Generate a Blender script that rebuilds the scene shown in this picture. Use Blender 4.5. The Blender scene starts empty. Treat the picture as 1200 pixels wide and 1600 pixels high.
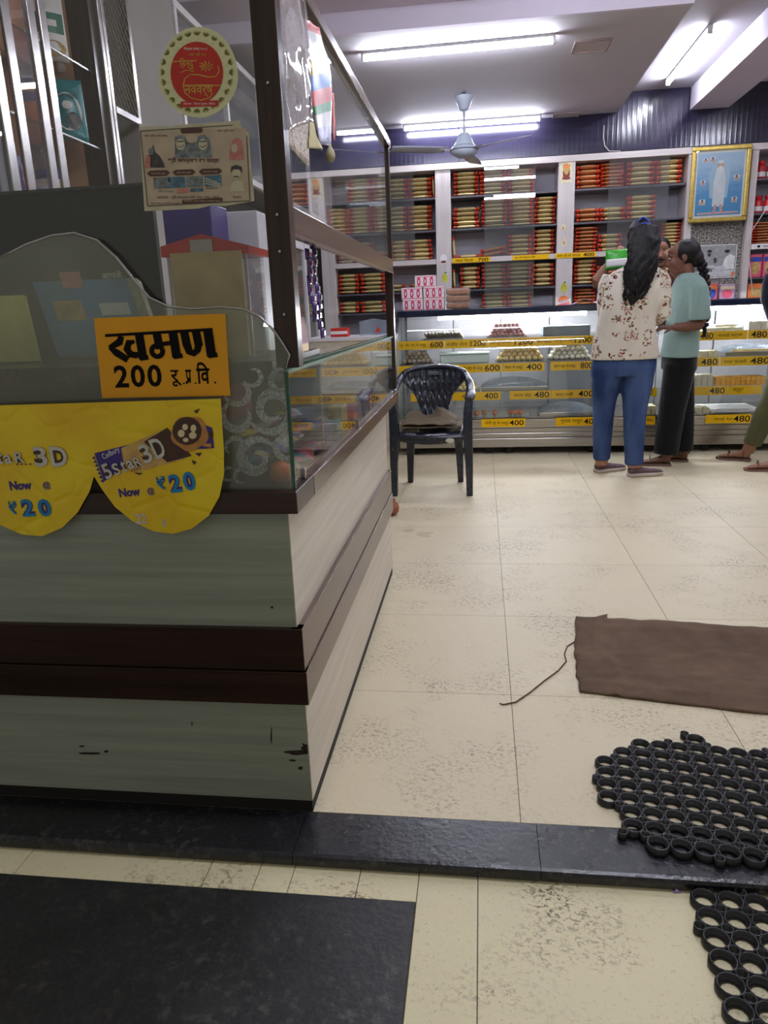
import bpy, bmesh, math, random
from mathutils import Vector, Matrix, noise
V = Vector
S = bpy.context.scene
COL = S.collection
random.seed(7)
# ---------------------------------------------------------------- camera
FPX, PITCH, YAW, ROLL, CAMH = 1142.0, 0.2686, -0.1377, -0.03866, 1.12
_r = V((math.cos(YAW), -math.sin(YAW), 0)); _f = V((math.sin(YAW), math.cos(YAW), 0)); _u = V((0, 0, 1))
_fw = _f * math.cos(PITCH) - _u * math.sin(PITCH); _u = _u * math.cos(PITCH) + _f * math.sin(PITCH)
_rt = _r * math.cos(ROLL) + _u * math.sin(ROLL); _up = _u * math.cos(ROLL) - _r * math.sin(ROLL)
CAM = V((0, 0, CAMH))
cd = bpy.data.cameras.new('camera'); cam = bpy.data.objects.new('camera', cd); COL.objects.link(cam)
cd.sensor_fit = 'HORIZONTAL'; cd.sensor_width = 36; cd.lens = FPX / 1200 * 36; cd.clip_start = .02
m_ = Matrix.Identity(4)
for i in range(3):
    m_[i][0] = _rt[i]; m_[i][1] = _up[i]; m_[i][2] = -_fw[i]; m_[i][3] = CAM[i]
cam.matrix_world = m_
S.camera = cam
def _ray(x, y): return _rt * ((x - 600) / FPX) + _up * ((800 - y) / FPX) + _fw
# surveyed points: where a sight line meets a wall / floor plane of the place
def aty(x, y, Y): d = _ray(x, y); return CAM + d * (Y / d.y)
def atx(x, y, X): d = _ray(x, y); return CAM + d * (X / d.x)
def atz(x, y, Z=0.): d = _ray(x, y); return CAM + d * ((Z - CAMH) / d.z)
# ---------------------------------------------------------------- world, exposure
S.view_settings.view_transform = 'Standard'; S.view_settings.look = 'None'
S.view_settings.gamma = 1; S.view_settings.use_curve_mapping = False
S.view_settings.exposure = 0.04
wd = bpy.data.worlds.new('night_street'); S.world = wd; wd.use_nodes = True
wd.node_tree.nodes['Background'].inputs[0].default_value = (.98, .96, .87, 1)
wd.node_tree.nodes['Background'].inputs[1].default_value = .28
TUBE_W = 100.0            # brightness of the shop's fluorescent tubes
LED_W = 48.0             # brightness of the tubes inside the sweet counters
S.cycles.max_bounces = 8; S.cycles.transparent_max_bounces = 24; S.cycles.glossy_bounces = 4
S.cycles.caustics_reflective = False; S.cycles.caustics_refractive = False
S.cycles.sample_clamp_indirect = 4
# ---------------------------------------------------------------- mesh helpers
class MB:
    def __init__(s): s.v = []; s.f = []; s.m = []; s.mi = 0
    def add(s, vs, fs):
        o = len(s.v); s.v += [tuple(p) for p in vs]
        for f in fs: s.f.append(tuple(i + o for i in f)); s.m.append(s.mi)
        return s
    def box(s, x0, x1, y0, y1, z0, z1):
        return s.add([(x0, y0, z0), (x1, y0, z0), (x1, y1, z0), (x0, y1, z0), (x0, y0, z1), (x1, y0, z1), (x1, y1, z1), (x0, y1, z1)],
                     [(0, 3, 2, 1), (4, 5, 6, 7), (0, 1, 5, 4), (1, 2, 6, 5), (2, 3, 7, 6), (3, 0, 4, 7)])
    def obox(s, c, size, rot=None):
        b = MB().box(-size[0] / 2, size[0] / 2, -size[1] / 2, size[1] / 2, -size[2] / 2, size[2] / 2)
        c = V(c); rot = rot or Matrix.Identity(3)
        return s.add([c + rot @ V(p) for p in b.v], b.f)
    def bar(s, a, b, w, h, up=(0, 0, 1)):
        a = V(a); b = V(b); d = (b - a); L = d.length; d.normalize(); up = V(up)
        sd = d.cross(up).normalized(); up = sd.cross(d)
        R = Matrix((sd, d, up)).transposed()
        return s.obox((a + b) / 2, (w, L, h), R)
    def loft(s, rings, cap=True, close=False):
        n = len(rings[0]); o = len(s.v)
        for r in rings: s.v += [tuple(p) for p in r]
        k = len(rings)
        for i in range(k if close else k - 1):
            j = (i + 1) % k
            for a in range(n):
                b = (a + 1) % n
                s.f.append((o + i * n + a, o + i * n + b, o + j * n + b, o + j * n + a)); s.m.append(s.mi)
        if cap and not close:
            s.f.append(tuple(o + a for a in reversed(range(n)))); s.m.append(s.mi)
            s.f.append(tuple(o + (k - 1) * n + a for a in range(n))); s.m.append(s.mi)
        return s
    def tube(s, pts, r, n=8, cap=True, flat=None, close=False, up=None):
        pts = [V(p) for p in pts]; rings = []; ref = V(up) if up else None
        for i, p in enumerate(pts):
            if close: d = pts[(i + 1) % len(pts)] - pts[i - 1]
            else: d = pts[min(i + 1, len(pts) - 1)] - pts[max(i - 1, 0)]
            d.normalize()
            if ref is None: ref = V((0, 0, 1)) if abs(d.z) < .9 else V((0, 1, 0))
            a = d.cross(ref)
            if a.length < 1e-4: a = d.cross(V((1, 0, 0)))
            a.normalize(); b = a.cross(d)
            if not up: ref = b
            rr = r[i] if isinstance(r, (list, tuple)) else r
            ra, rb = rr if isinstance(rr, (list, tuple)) else (rr, rr * (flat or 1))
            rings.append([p + a * (ra * math.cos(t)) + b * (rb * math.sin(t)) for t in [2 * math.pi * q / n for q in range(n)]])
        return s.loft(rings, cap, close)
    def lathe(s, prof, c=(0, 0, 0), n=20, cap=True):
        c = V(c)
        return s.loft([[c + V((r * math.cos(t), r * math.sin(t), z)) for t in [2 * math.pi * q / n for q in range(n)]] for r, z in prof], cap)
    def ell(s, c, r, nu=12, nv=8, R=None):
        c = V(c); rings = []; r = (r, r, r) if isinstance(r, (int, float)) else r
        for j in range(nv + 1):
            t = math.pi * (j + (.02 if j == 0 else -.02 if j == nv else 0)) / nv
            ring = []
            for i in range(nu):
                a = 2 * math.pi * i / nu
                p = V((r[0] * math.sin(t) * math.cos(a), r[1] * math.sin(t) * math.sin(a), -r[2] * math.cos(t)))
                ring.append(c + (R @ p if R else p))
            rings.append(ring)
        return s.loft(rings)
    def prism(s, pts, off):
        off = V(off); n = len(pts); a = [V(p) for p in pts]
        return s.add(a + [p + off for p in a], [tuple(reversed(range(n))), tuple(range(n, 2 * n))] + [(i, (i + 1) % n, n + (i + 1) % n, n + i) for i in range(n)])
    def grid(s, fn, nu, nv):
        return s.add([fn(i / nu, j / nv) for j in range(nv + 1) for i in range(nu + 1)],
                     [(j * (nu + 1) + i, j * (nu + 1) + i + 1, (j + 1) * (nu + 1) + i + 1, (j + 1) * (nu + 1) + i) for j in range(nv) for i in range(nu)])
    def slab(s, fn, nu, nv, th):           # a closed sheet of real thickness; fn gives the surface, th the offset vector
        th = V(th); o = len(s.v); N = (nu + 1) * (nv + 1)
        top = [V(fn(i / nu, j / nv)) for j in range(nv + 1) for i in range(nu + 1)]
        s.v += [tuple(p) for p in top] + [tuple(p - th) for p in top]
        def q(*f): s.f.append(tuple(o + k for k in f)); s.m.append(s.mi)
        W = nu + 1
        for j in range(nv):
            for i in range(nu):
                a = j * W + i; q(a, a + 1, a + 1 + W, a + W); q(N + a, N + a + W, N + a + 1 + W, N + a + 1)
        for i in range(nu): q(i + 1, i, N + i, N + i + 1); a = nv * W + i; q(a, a + 1, N + a + 1, N + a)
        for j in range(nv): a = j * W; q(a, a + W, N + a + W, N + a); a += nu; q(a + W, a, N + a, N + a + W)
        return s
    def xf(s, M):
        s.v = [tuple(M @ V(p)) for p in s.v]; return s
def basis(r, u, n): return Matrix((V(r), V(u), V(n))).transposed()
def mesh(name, mb, mats, smooth=False):
    me = bpy.data.meshes.new(name); me.from_pydata(mb.v, [], mb.f)
    for m in (mats if isinstance(mats, (list, tuple)) else [mats]): me.materials.append(m)
    if any(mb.m): me.polygons.foreach_set('material_index', mb.m)
    if smooth: me.polygons.foreach_set('use_smooth', [True] * len(me.polygons))
    me.validate(); me.update()
    return me
WL = {}
def obj(name, mb, mats, parent=None, smooth=False, bevel=0, label=None):
    me = mb if isinstance(mb, bpy.types.Mesh) else mesh(name, mb, mats, smooth)
    o = bpy.data.objects.new(name, me); COL.objects.link(o)
    if parent: put(o, parent)
    if bevel:
        b = o.modifiers.new('bevel', 'BEVEL'); b.width = bevel; b.segments = 2; b.limit_method = 'ANGLE'; b.angle_limit = .7
    if label: o['label'] = label
    return o
def put(o, parent):
    o.parent = parent
    o.matrix_parent_inverse = Matrix.Translation(-WL.get(parent.name, V((0, 0, 0))))
def tag(o, label, cat, group=None):
    o['label'] = label; o['category'] = cat
    if group: o['group'] = group
    return o
def thing(name, label, cat, loc=(0, 0, 0), group=None):
    o = bpy.data.objects.new(name, None); COL.objects.link(o); o.location = loc; o.empty_display_size = .05
    WL[o.name] = V(loc); return tag(o, label, cat, group)
def struct(o): o['kind'] = 'structure'; return o
def inst(name, me, loc, rz=0, parent=None, rot=None, scale=None):
    o = bpy.data.objects.new(name, me); COL.objects.link(o); o.location = loc
    o.rotation_euler = rot or (0, 0, rz)
    if scale: o.scale = scale
    if parent: put(o, parent)
    return o
def fuse(name, mb, mat, parent=None, voxel=.008, it=3, adapt=0):    # one continuous skin over overlapping volumes
    o = obj('tmp', mb, mat); r = o.modifiers.new('r', 'REMESH'); r.mode = 'VOXEL'; r.voxel_size = voxel; r.use_smooth_shade = True
    sm = o.modifiers.new('s', 'SMOOTH'); sm.iterations = it; sm.factor = .5
    dg = bpy.context.evaluated_depsgraph_get(); me = bpy.data.meshes.new_from_object(o.evaluated_get(dg)); me.name = name
    bpy.data.objects.remove(o)
    me.materials.clear(); me.materials.append(mat)
    me.polygons.foreach_set('material_index', [0] * len(me.polygons))
    me.polygons.foreach_set('use_smooth', [True] * len(me.polygons))
    return obj(name, me, None, parent)
# ---------------------------------------------------------------- lettering
_T = {}
def text_mesh(s, off=0):
    k = (s, off)
    if k in _T: return _T[k]
    c = bpy.data.curves.new('t', 'FONT'); c.body = s; c.size = 1; c.offset = off; c.resolution_u = 3
    o = bpy.data.objects.new('t', c)
    me = o.to_mesh()
    v = [V(p.co) for p in me.vertices]; f = [tuple(p.vertices) for p in me.polygons]
    o.to_mesh_clear(); bpy.data.objects.remove(o); bpy.data.curves.remove(c)
    if v:
        x0 = min(p.x for p in v); x1 = max(p.x for p in v); y0 = min(p.y for p in v); y1 = max(p.y for p in v)
        v = [((p.x - x0) / max(x1 - x0, 1e-6), (p.y - y0) / max(y1 - y0, 1e-6)) for p in v]
        _T[k] = (v, f, (x1 - x0) / max(y1 - y0, 1e-6))
    else: _T[k] = ([], [], 1)
    return _T[k]
def text(s, p, r, u, w, h, mat, parent, off=.0, name='lettering', lift=.0006, shear=0):
    """p: lower corner, r/u: unit right and up of the sheet, w x h: size of the line of writing"""
    v, f, a = text_mesh(s, off); p = V(p); r = V(r).normalized(); u = V(u).normalized(); n = r.cross(u)
    if w is None: w = h * a
    mb = MB().add([p + r * (x * w + shear * y * h) + u * (y * h) + n * lift for x, y in v], f)
    return obj(name, mb, mat, parent)
# ---------------------------------------------------------------- materials
def lin(c):
    if isinstance(c, str): c = [int(c[i:i + 2], 16) for i in (0, 2, 4)]
    return tuple((x / 255 / 12.92 if x / 255 <= .04045 else ((x / 255 + .055) / 1.055) ** 2.4) for x in c) + (1,)
class NT:
    def __init__(s, name):
        s.m = bpy.data.materials.new(name); s.m.use_nodes = True; s.t = s.m.node_tree; s.t.nodes.clear()
        s.out = s.n('ShaderNodeOutputMaterial')
    def n(s, typ, **kw):
        nd = s.t.nodes.new(typ)
        for k, v in kw.items():
            if k.startswith('i_'):
                key = k[2:].replace('_', ' ')
                s.set(nd.inputs[int(key) if key.isdigit() else key], v)
            else: setattr(nd, k, v)
        return nd
    def set(s, sock, v):
        if isinstance(v, bpy.types.NodeSocket): s.t.links.new(v, sock)
        else: sock.default_value = v
    def coord(s, which='Object', scale=(1, 1, 1), rot=(0, 0, 0)):
        src = s.n('ShaderNodeNewGeometry').outputs['Position'] if which == 'World' else s.n('ShaderNodeTexCoord').outputs[which]
        return s.n('ShaderNodeMapping', i_Vector=src, i_Scale=scale, i_Rotation=rot).outputs[0]
    def noise(s, co, scale=5, detail=3, rough=.5, dist=0):
        return s.n('ShaderNodeTexNoise', i_Vector=co, i_Scale=scale, i_Detail=detail, i_Roughness=rough, i_Distortion=dist).outputs[0]
    def ramp(s, fac, stops):
        r = s.n('ShaderNodeValToRGB', i_Fac=fac); e = r.color_ramp.elements
        while len(e) < len(stops): e.new(.5)
        for k, (p, c) in enumerate(stops):
            e[k].position = p; e[k].color = c if len(c) == 4 else tuple(c) + (1,)
        return r.outputs[0]
    def mix(s, fac, a, b, mode='MIX'):
        m = s.n('ShaderNodeMix', data_type='RGBA', blend_type=mode); s.set(m.inputs[0], fac); s.set(m.inputs[6], a); s.set(m.inputs[7], b)
        return m.outputs[2]
    def math(s, op, a, b=0.): m = s.n('ShaderNodeMath', operation=op); s.set(m.inputs[0], a); s.set(m.inputs[1], b); return m.outputs[0]
    def bsdf(s, col, rough=.5, metal=0, bump=None, bstr=.3, coat=0, spec=.5, trans=0, alpha=1, emit=None, estr=0, sheen=0, bd=.01):
        b = s.n('ShaderNodeBsdfPrincipled')
        for k, v in (('Base Color', col), ('Roughness', rough), ('Metallic', metal), ('Coat Weight', coat), ('Specular IOR Level', spec), ('Transmission Weight', trans), ('Alpha', alpha), ('Sheen Weight', sheen)): s.set(b.inputs[k], v)
        if bump is not None: s.t.links.new(s.n('ShaderNodeBump', i_Height=bump, i_Strength=bstr, i_Distance=bd).outputs[0], b.inputs['Normal'])
        if emit is not None: s.set(b.inputs['Emission Color'], emit); b.inputs['Emission Strength'].default_value = estr
        return b.outputs[0]
    def done(s, sh): s.t.links.new(sh, s.out.inputs[0]); return s.m
_M = {}
def M(name, c, rough=.5, metal=0, var=.1, scale=9, bump=0, bscale=60, coat=0, stretch=(1, 1, 1), spec=.5, sheen=0):
    if name in _M: return _M[name]
    t = NT(name); c = lin(c); co = t.coord('Object', stretch)
    nz = t.noise(co, scale, 4)
    col = t.ramp(nz, [(.3, tuple(x * (1 - var) for x in c[:3])), (.7, tuple(min(1, x * (1 + var)) for x in c[:3]))])
    bm = t.noise(co, bscale, 2) if bump else None
    _M[name] = t.done(t.bsdf(col, rough, metal, bm, bump, coat, spec, sheen=sheen)); return _M[name]
def emissive(name, c, s):
    t = NT(name); e = t.n('ShaderNodeEmission', i_Color=lin(c), i_Strength=s); return t.done(e.outputs[0])
def glass(name, tint=(248, 249, 247), haze=0., hcol=(150, 160, 145), hscale=3, rough=.0, spots=.0):
    """thin clear pane: mirror reflection by angle, the rest passes; haze = share of dust / etching / painted sheen"""
    t = NT(name); g = t.n('ShaderNodeNewGeometry')
    ior = t.math('ADD', t.math('MULTIPLY', g.outputs['Backfacing'], 1 / 1.5 - 1.5), 1.5)
    fr = t.n('ShaderNodeFresnel', i_IOR=ior).outputs[0]
    tr = t.n('ShaderNodeBsdfTransparent', i_Color=lin(tint)).outputs[0]
    gl = t.n('ShaderNodeBsdfGlossy', i_Color=(1, 1, 1, 1), i_Roughness=rough).outputs[0]
    sh = t.n('ShaderNodeMixShader', i_0=fr, i_1=tr, i_2=gl).outputs[0]
    if haze or spots:
        co = t.coord('World'); nz = t.noise(co, hscale, 5, .6)
        f = t.math('MULTIPLY', t.ramp(nz, [(.3, (.55,) * 3), (.75, (1.3,) * 3)]), haze)
        if spots:
            sp = t.n('ShaderNodeTexVoronoi', i_Vector=co, i_Scale=95, i_Randomness=1).outputs['Distance']
            f = t.math('ADD', f, t.math('MULTIPLY', t.math('LESS_THAN', sp, .13), spots))
        df = t.n('ShaderNodeBsdfDiffuse', i_Color=lin(hcol)).outputs[0]
        tl = t.n('ShaderNodeBsdfTranslucent', i_Color=lin(hcol)).outputs[0]
        hz = t.n('ShaderNodeMixShader', i_0=.5, i_1=df, i_2=tl).outputs[0]
        sh = t.n('ShaderNodeMixShader', i_0=f, i_1=sh, i_2=hz).outputs[0]
    return t.done(sh)
# ================================================================ shared materials
def tile_mat(name, base, dirt, amt):
    t = NT(name); w = t.coord('World')
    a = t.ramp(t.noise(w, 2.2, 5, .6), [(.3, lin(base)), (.75, tuple(x * .93 for x in lin(base)[:3]))])
    rnd = t.n('ShaderNodeObjectInfo').outputs['Random']
    a = t.mix(t.math('MULTIPLY', rnd, .10), a, (.35, .28, .17, 1))
    big = t.ramp(t.noise(w, 2.3, 5, .7), [(.47, (0,) * 3), (.68, (1,) * 3)])           # trodden patches
    sm = t.ramp(t.noise(t.coord('World', (1, 1.35, 1), (0, 0, .6)), 75, 5, .75, .6), [(.52, (0,) * 3), (.58, (1,) * 3)])  # scuff marks
    f = t.math('MULTIPLY', t.math('MULTIPLY', big, sm), amt)
    sp = t.ramp(t.noise(t.coord('World', (1, 1.2, 1)), 150, 3, .6), [(.63, (0,) * 3), (.68, (1,) * 3)])
    f = t.math('MAXIMUM', f, t.math('MULTIPLY', sp, .22 * amt))
    col = t.mix(t.math('MINIMUM', f, .9), a, lin(dirt))
    wet = t.ramp(t.noise(t.coord('World', (1, 1, 1), (0, 0, 1)), 2.6, 3), [(.66, (0,) * 3), (.74, (1,) * 3)])
    ro = t.math('SUBTRACT', t.math('ADD', t.math('MULTIPLY', t.noise(w, 14, 4), .15), .42), t.math('MULTIPLY', wet, .25))
    return t.done(t.bsdf(col, ro, bump=t.noise(w, 60, 4, .7), bstr=.25, spec=.35, bd=.004))
m_tile = tile_mat('cream_floor_tile', (226, 212, 180), (84, 62, 38), .85)
m_tile_out = tile_mat('cream_step_tile', (238, 226, 186), (84, 62, 36), 1.15)
m_grout = M('dark_grout', (104, 92, 72), .9)
def granite(name, c, c2, rough=.2):
    t = NT(name); w = t.coord('World')
    col = t.ramp(t.noise(w, 160, 3, .7), [(.42, lin(c)), (.75, lin(c2))])
    d = t.ramp(t.noise(w, 4, 5, .7), [(.42, (0,) * 3), (.8, (1,) * 3)])
    sc = t.ramp(t.noise(w, 45, 4, .7), [(.52, (0,) * 3), (.66, (1,) * 3)])
    col = t.mix(t.math('MULTIPLY', t.math('MULTIPLY', d, sc), .9), col, (.15, .135, .105, 1))
    ro = t.math('ADD', t.math('MULTIPLY', t.noise(w, 9, 4), .35), rough)
    return t.done(t.bsdf(col, ro, bump=t.noise(w, 70, 3), bstr=.12))
m_granite = granite('black_granite', (20, 20, 25), (42, 42, 50), .12)
m_granite2 = granite('worn_black_stone', (24, 24, 26), (44, 43, 42), .3)
def laminate(name, c, c2, ax, rough=.35, sc=1.0):
    """streaked wood-print laminate, streaks along axis ax (0 x, 1 y, 2 z)"""
    st = [26 * sc] * 3; st[ax] = .9 * sc
    t = NT(name); co = t.coord('World', tuple(st))
    n1 = t.noise(co, 1.6, 5, .65, .4)
    col = t.ramp(n1, [(.28, lin(c)), (.5, tuple((a + b) / 2 for a, b in zip(lin(c)[:3], lin(c2)[:3]))), (.72, lin(c2))])
    wear = t.ramp(t.noise(t.coord('World'), 46, 4, .8), [(.70, (0,) * 3), (.76, (1,) * 3)])
    col = t.mix(t.math('MULTIPLY', wear, .45), col, (.03, .022, .015, 1))
    return t.done(t.bsdf(col, rough, bump=n1, bstr=.04, spec=.4))
m_lam_x = laminate('pale_streaked_laminate', (140, 145, 132), (168, 172, 157), 0)
m_lam_y = laminate('cream_streaked_laminate', (196, 186, 170), (222, 213, 198), 1)
m_wal_x = laminate('dark_walnut_laminate', (34, 21, 15), (62, 41, 30), 0, .3)
m_wal_y = laminate('walnut_side_laminate', (78, 60, 50), (112, 90, 78), 1, .22)
m_wal_z = laminate('walnut_post_laminate', (40, 27, 21), (66, 47, 38), 2, .25)
m_shelf_w = laminate('greyed_white_laminate', (196, 186, 182), (222, 212, 208), 2, .35)
m_shelf_x = laminate('greyed_white_laminate_rail', (196, 186, 182), (222, 212, 208), 0, .35)
m_white = M('white_paint', (214, 208, 212), .7, var=.03, scale=2)
m_ceil = M('ceiling_paint', (200, 194, 202), .75, var=.04, scale=1.5)
m_beam = M('beam_paint', (216, 206, 222), .7, var=.03, scale=2)
m_wallg = M('grey_wall_paint', (150, 142, 138), .8, var=.08, scale=3)
m_chrome = M('scuffed_aluminium', (190, 184, 184), .22, 1, var=.12, scale=30)
m_steel = M('brushed_steel', (176, 172, 166), .28, 1, var=.12, scale=5, stretch=(1, 1, 30))
m_dark = M('dark_void', (22, 18, 17), .7)
m_navy = M('blue_black_top', (26, 32, 52), .18, var=.15)
def ridged():
    t = NT('purple_ridged_panel'); w = t.coord('World')
    wv = t.n('ShaderNodeTexWave', i_Vector=w, i_Scale=7.5, i_Distortion=0., wave_type='BANDS', bands_direction='X').outputs[1]
    col = t.ramp(t.noise(t.coord('World', (1, 1, 8)), 3, 4), [(.3, lin((32, 30, 48))), (.7, lin((46, 42, 66)))])
    return t.done(t.bsdf(col, .16, bump=t.math('POWER', wv, 4.), bstr=.05, spec=.6))
m_purple = ridged()
m_yellow = M('yellow_price_card', (244, 192, 30), .8, var=.06, scale=14, spec=.1)
m_ink = M('black_print', (14, 11, 11), .8, var=.05, spec=.2)
m_glass = glass('clear_shop_glass', spots=.0, haze=.015)
m_edge = M('green_glass_edge', (38, 82, 66), .15, var=.2)
# ================================================================ structure
T = .583
fl = struct(obj('floor', MB().box(-1.75, 3.6, 1.42, 7.65, -.05, -.003), m_grout))
tile = mesh('floor_tile', MB().box(.0009, T - .0009, .0009, T - .0009, -.012, 0), m_tile)
for i in range(-4, 7):
    for j in range(-1, 11):
        x = .086 + i * T; y = 1.987 + j * T
        if x < -1.75 or y + T > 7.9: continue
        y0 = max(y, 1.42)
        if y0 > y: o = obj('floor_tile', MB().box(x + .0009, x + T - .0009, 1.421, y + T - .0009, -.012, 0), m_tile, fl)
        else: o = inst('floor_tile', tile, (x, y, 0), parent=fl)
# stone threshold
th = struct(obj('trim_1', MB().box(-2.2, 3.6, 1.29, 1.42, -.06, -.012), m_dark))
xs = [-2.2, -1.35, -.405, .12, 1.0, 2.1, 3.6]
for a, b in zip(xs, xs[1:]):
    pr = [(1.4195, -.014), (1.282, -.03), (1.276, -.022), (1.276, -.010), (1.279, -.003), (1.286, 0), (1.4195, 0)]
    mb = MB().prism([(a + .0008, y, z) for y, z in pr], (b - a - .0016, 0, 0))
    obj('threshold_slab', mb, m_granite, th)
# pavement outside the shop
ZO = -.030
po = struct(obj('floor_outside', MB().box(-2.4, 3.6, -.6, 1.30, -.12, ZO - .004), m_grout))
def otile(x0, x1, y0, y1, m=m_tile_out): return obj('floor_tile', MB().box(x0 + .001, x1 - .001, y0 + .001, y1 - .001, ZO - .02, ZO), m, po)
cuts = [-2.4, -1.75, -1.05, -.905, -.52, -.335, -.30, -.132]
for a, b in zip([-2.4, -1.7, -1.01, -.585, -.475, -.40, -.257], [-1.7, -1.01, -.585, -.475, -.40, -.257, -.132]): otile(a, b, 1.203, 1.293)
otile(-.132, -.009, .60, 1.293); otile(-.132, -.009, -.6, .60)
for i in range(6):
    otile(-.009 + i * .6, -.009 + (i + 1) * .6, .70, 1.293); otile(-.009 + i * .6, -.009 + (i + 1) * .6, .10, .70); otile(-.009 + i * .6, -.009 + (i + 1) * .6, -.6, .10)
obj('stone_slab', MB().box(-2.4, -.134, -.6, 1.201, ZO - .02, ZO + .002), m_granite2, po, label='worn black stone slab in the pavement')
# walls
struct(obj('wall_left', MB().box(-1.86, -1.75, 1.42, 7.75, 0, 2.88), m_wallg))
struct(obj('wall_right', MB().box(3.6, 3.7, 1.42, 7.75, 0, 2.88), m_white))
wb = struct(obj('wall_back', MB().box(-1.86, 3.7, 7.65, 7.75, 0, 2.88), m_wallg))
for x0, x1, y, zt in ((-1.75, -.2, 7.34, 2.72), (-.2, 1.19, 7.335, 2.72), (1.19, 1.79, 7.335, 2.88), (1.79, 3.6, 7.335, 2.88)):
    obj('wall_panel', MB().box(x0 + .002, x1 - .002, y, 7.65, 2.41, zt), m_purple, wb, label='dark purple ridged wall panel under the ceiling')
# ceiling: high part, dropped panel, cross beam
ce = struct(obj('ceiling', MB().box(-1.86, 3.7, 1.3, 7.75, 2.88, 2.98), m_ceil))
obj('dropped_panel', MB().box(-1.75, 1.19, 4.93, 7.65, 2.722, 2.879), m_ceil, ce, label='lowered ceiling panel over the sweet counters')
obj('panel_fascia', MB().box(-1.75, 1.19, 4.90, 4.93, 2.718, 2.879), m_beam, ce)
obj('ceiling_beam', MB().box(1.80, 2.12, 1.42, 7.65, 2.70, 2.879), m_beam, ce, label='pale painted beam running into the shop')
obj('cornice', MB().box(-1.75, 1.19, 4.55, 4.90, 2.835, 2.879), m_beam, ce)
for (x, y, r) in ((924, 70, .13), (884, 180, .12), (1188, 243, .12)):
    p = atz(x, y, 2.722)
    if x > 1100: continue
    f = tag(obj('ceiling_hatch', MB().box(p.x - .10, p.x + .10, p.y - .10, p.y + .10, 2.712, 2.722), M('hatch_white', (190, 178, 176), .6)), 'small square hatch in the lowered ceiling ' + ('beside the front tube' if y < 100 else 'close to the purple wall'), 'hatch')
    obj('hatch_rim', MB().box(p.x - .115, p.x + .115, p.y - .115, p.y - .10, 2.708, 2.722).box(p.x - .115, p.x + .115, p.y + .10, p.y + .115, 2.708, 2.722).box(p.x - .115, p.x - .1, p.y - .1, p.y + .1, 2.708, 2.722).box(p.x + .1, p.x + .115, p.y - .1, p.y + .1, 2.708, 2.722), M('hatch_rim', (160, 140, 140), .6), f)
# ---------------------------------------------------------------- fluorescent tubes
m_tube = emissive('tube_light', (236, 240, 255), TUBE_W)
m_cap = M('lamp_cap', (225, 225, 228), .4)
def tube_lamp(name, a, b, zc, label, L=1.2, tl=True):
    a = V(a); b = V(b); d = (b - a).normalized(); c = (a + b) / 2; a = c - d * L / 2; b = c + d * L / 2
    t = thing(name, label, 'lamp', (c.x, c.y, zc), 'shop tube lights')
    obj('batten', MB().bar((a.x, a.y, zc - .011), (b.x, b.y, zc - .011), .034, .021), m_cap, t, bevel=.004)
    obj('tube', MB().tube([(a.x, a.y, zc - .039), (b.x, b.y, zc - .039)], .016, 10), m_tube, t, True)
    for e, s in ((a, 1), (b, -1)):
        obj('end_cap', MB().bar((e.x - d.x * .012, e.y - d.y * .012, zc - .030), (e.x + d.x * .004, e.y + d.y * .004, zc - .030), .032, .052), m_cap, t)
    return t
tube_lamp('tube_light', (-.75, 5.24, 0), (.456, 5.21, 0), 2.722, 'glowing tube light across the lowered ceiling, nearest of its pair')
tube_lamp('tube_light', (-.68, 7.20, 0), (.52, 7.19, 0), 2.722, 'glowing tube light close to the purple wall behind the fan')
tube_lamp('tube_light', (1.53, 7.0, 0), (1.52, 5.8, 0), 2.88, 'glowing tube light in the bay beside the pale beam')
tube_lamp('tube_light', (.0, 3.4, 0), (1.2, 3.4, 0), 2.88, 'tube light on the high ceiling above the burlap sack mat')
tube_lamp('tube_light', (.2, 1.75, 0), (1.4, 1.75, 0), 2.88, 'tube light on the high ceiling over the stone threshold')
tube_lamp('tube_light', (-.1, 1.5, 0), (1.1, 1.5, 0), 2.88, 'added tube light brightening the near floor, high at the very edge of the doorway')  # second doorway tube, out of view, added to brighten the near floor
tube_lamp('tube_light', (2.6, 4.4, 0), (2.6, 5.6, 0), 2.88, 'tube light on the high ceiling beyond the beam')
# ================================================================ cash counter
cc = thing('cash_counter', 'pale laminate cash counter with dark walnut bands beside the doorway', 'counter', (-1.2, 2.2, 0))
CX, CY, CF, CL = -.39, 1.42, 3.03, -1.745
obj('carcass', MB().box(CL, CX - .03, CY + .03, CF - .02, .0, .72), m_dark, cc)
obj('plinth', MB().box(CL, CX - .001, CY, CF - .01, 0.0002, .0295), m_dark, cc)
obj('front_panel', MB().box(CL, CX - .002, CY, CY + .02, .03, .285), m_lam_x, cc, label='lower pale panel')
obj('front_panel', MB().box(CL, CX - .010, CY + .004, CY + .02, .465, .726), m_lam_x, cc, label='upper pale panel')
obj('front_band', MB().box(CL, CX + .010, CY - .012, CY + .02, .285, .364), m_wal_x, cc, bevel=.001)
obj('front_band', MB().box(CL, CX + .006, CY - .008, CY + .02, .3665, .465), m_wal_x, cc, bevel=.001)
obj('side_panel', MB().box(CX - .02, CX, CY + .001, CF, .030, .285), m_lam_y, cc, label='cream lower side panel')
obj('side_panel', MB().box(CX - .02, CX - .008, CY + .005, CF, .465, .726), m_lam_y, cc, label='cream upper side panel')
obj('side_band', MB().box(CX - .02, CX + .0105, CY - .011, CF, .285, .364), m_wal_y, cc, bevel=.001)
obj('side_band', MB().box(CX - .02, CX + .0065, CY - .007, CF, .3665, .465), m_wal_y, cc, bevel=.001)
LF = 3.30
obj('front_ledge', MB().box(CL, CX + .018, CY - .018, CY + .14, .726, .772), m_wal_x, cc, bevel=.002)
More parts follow.
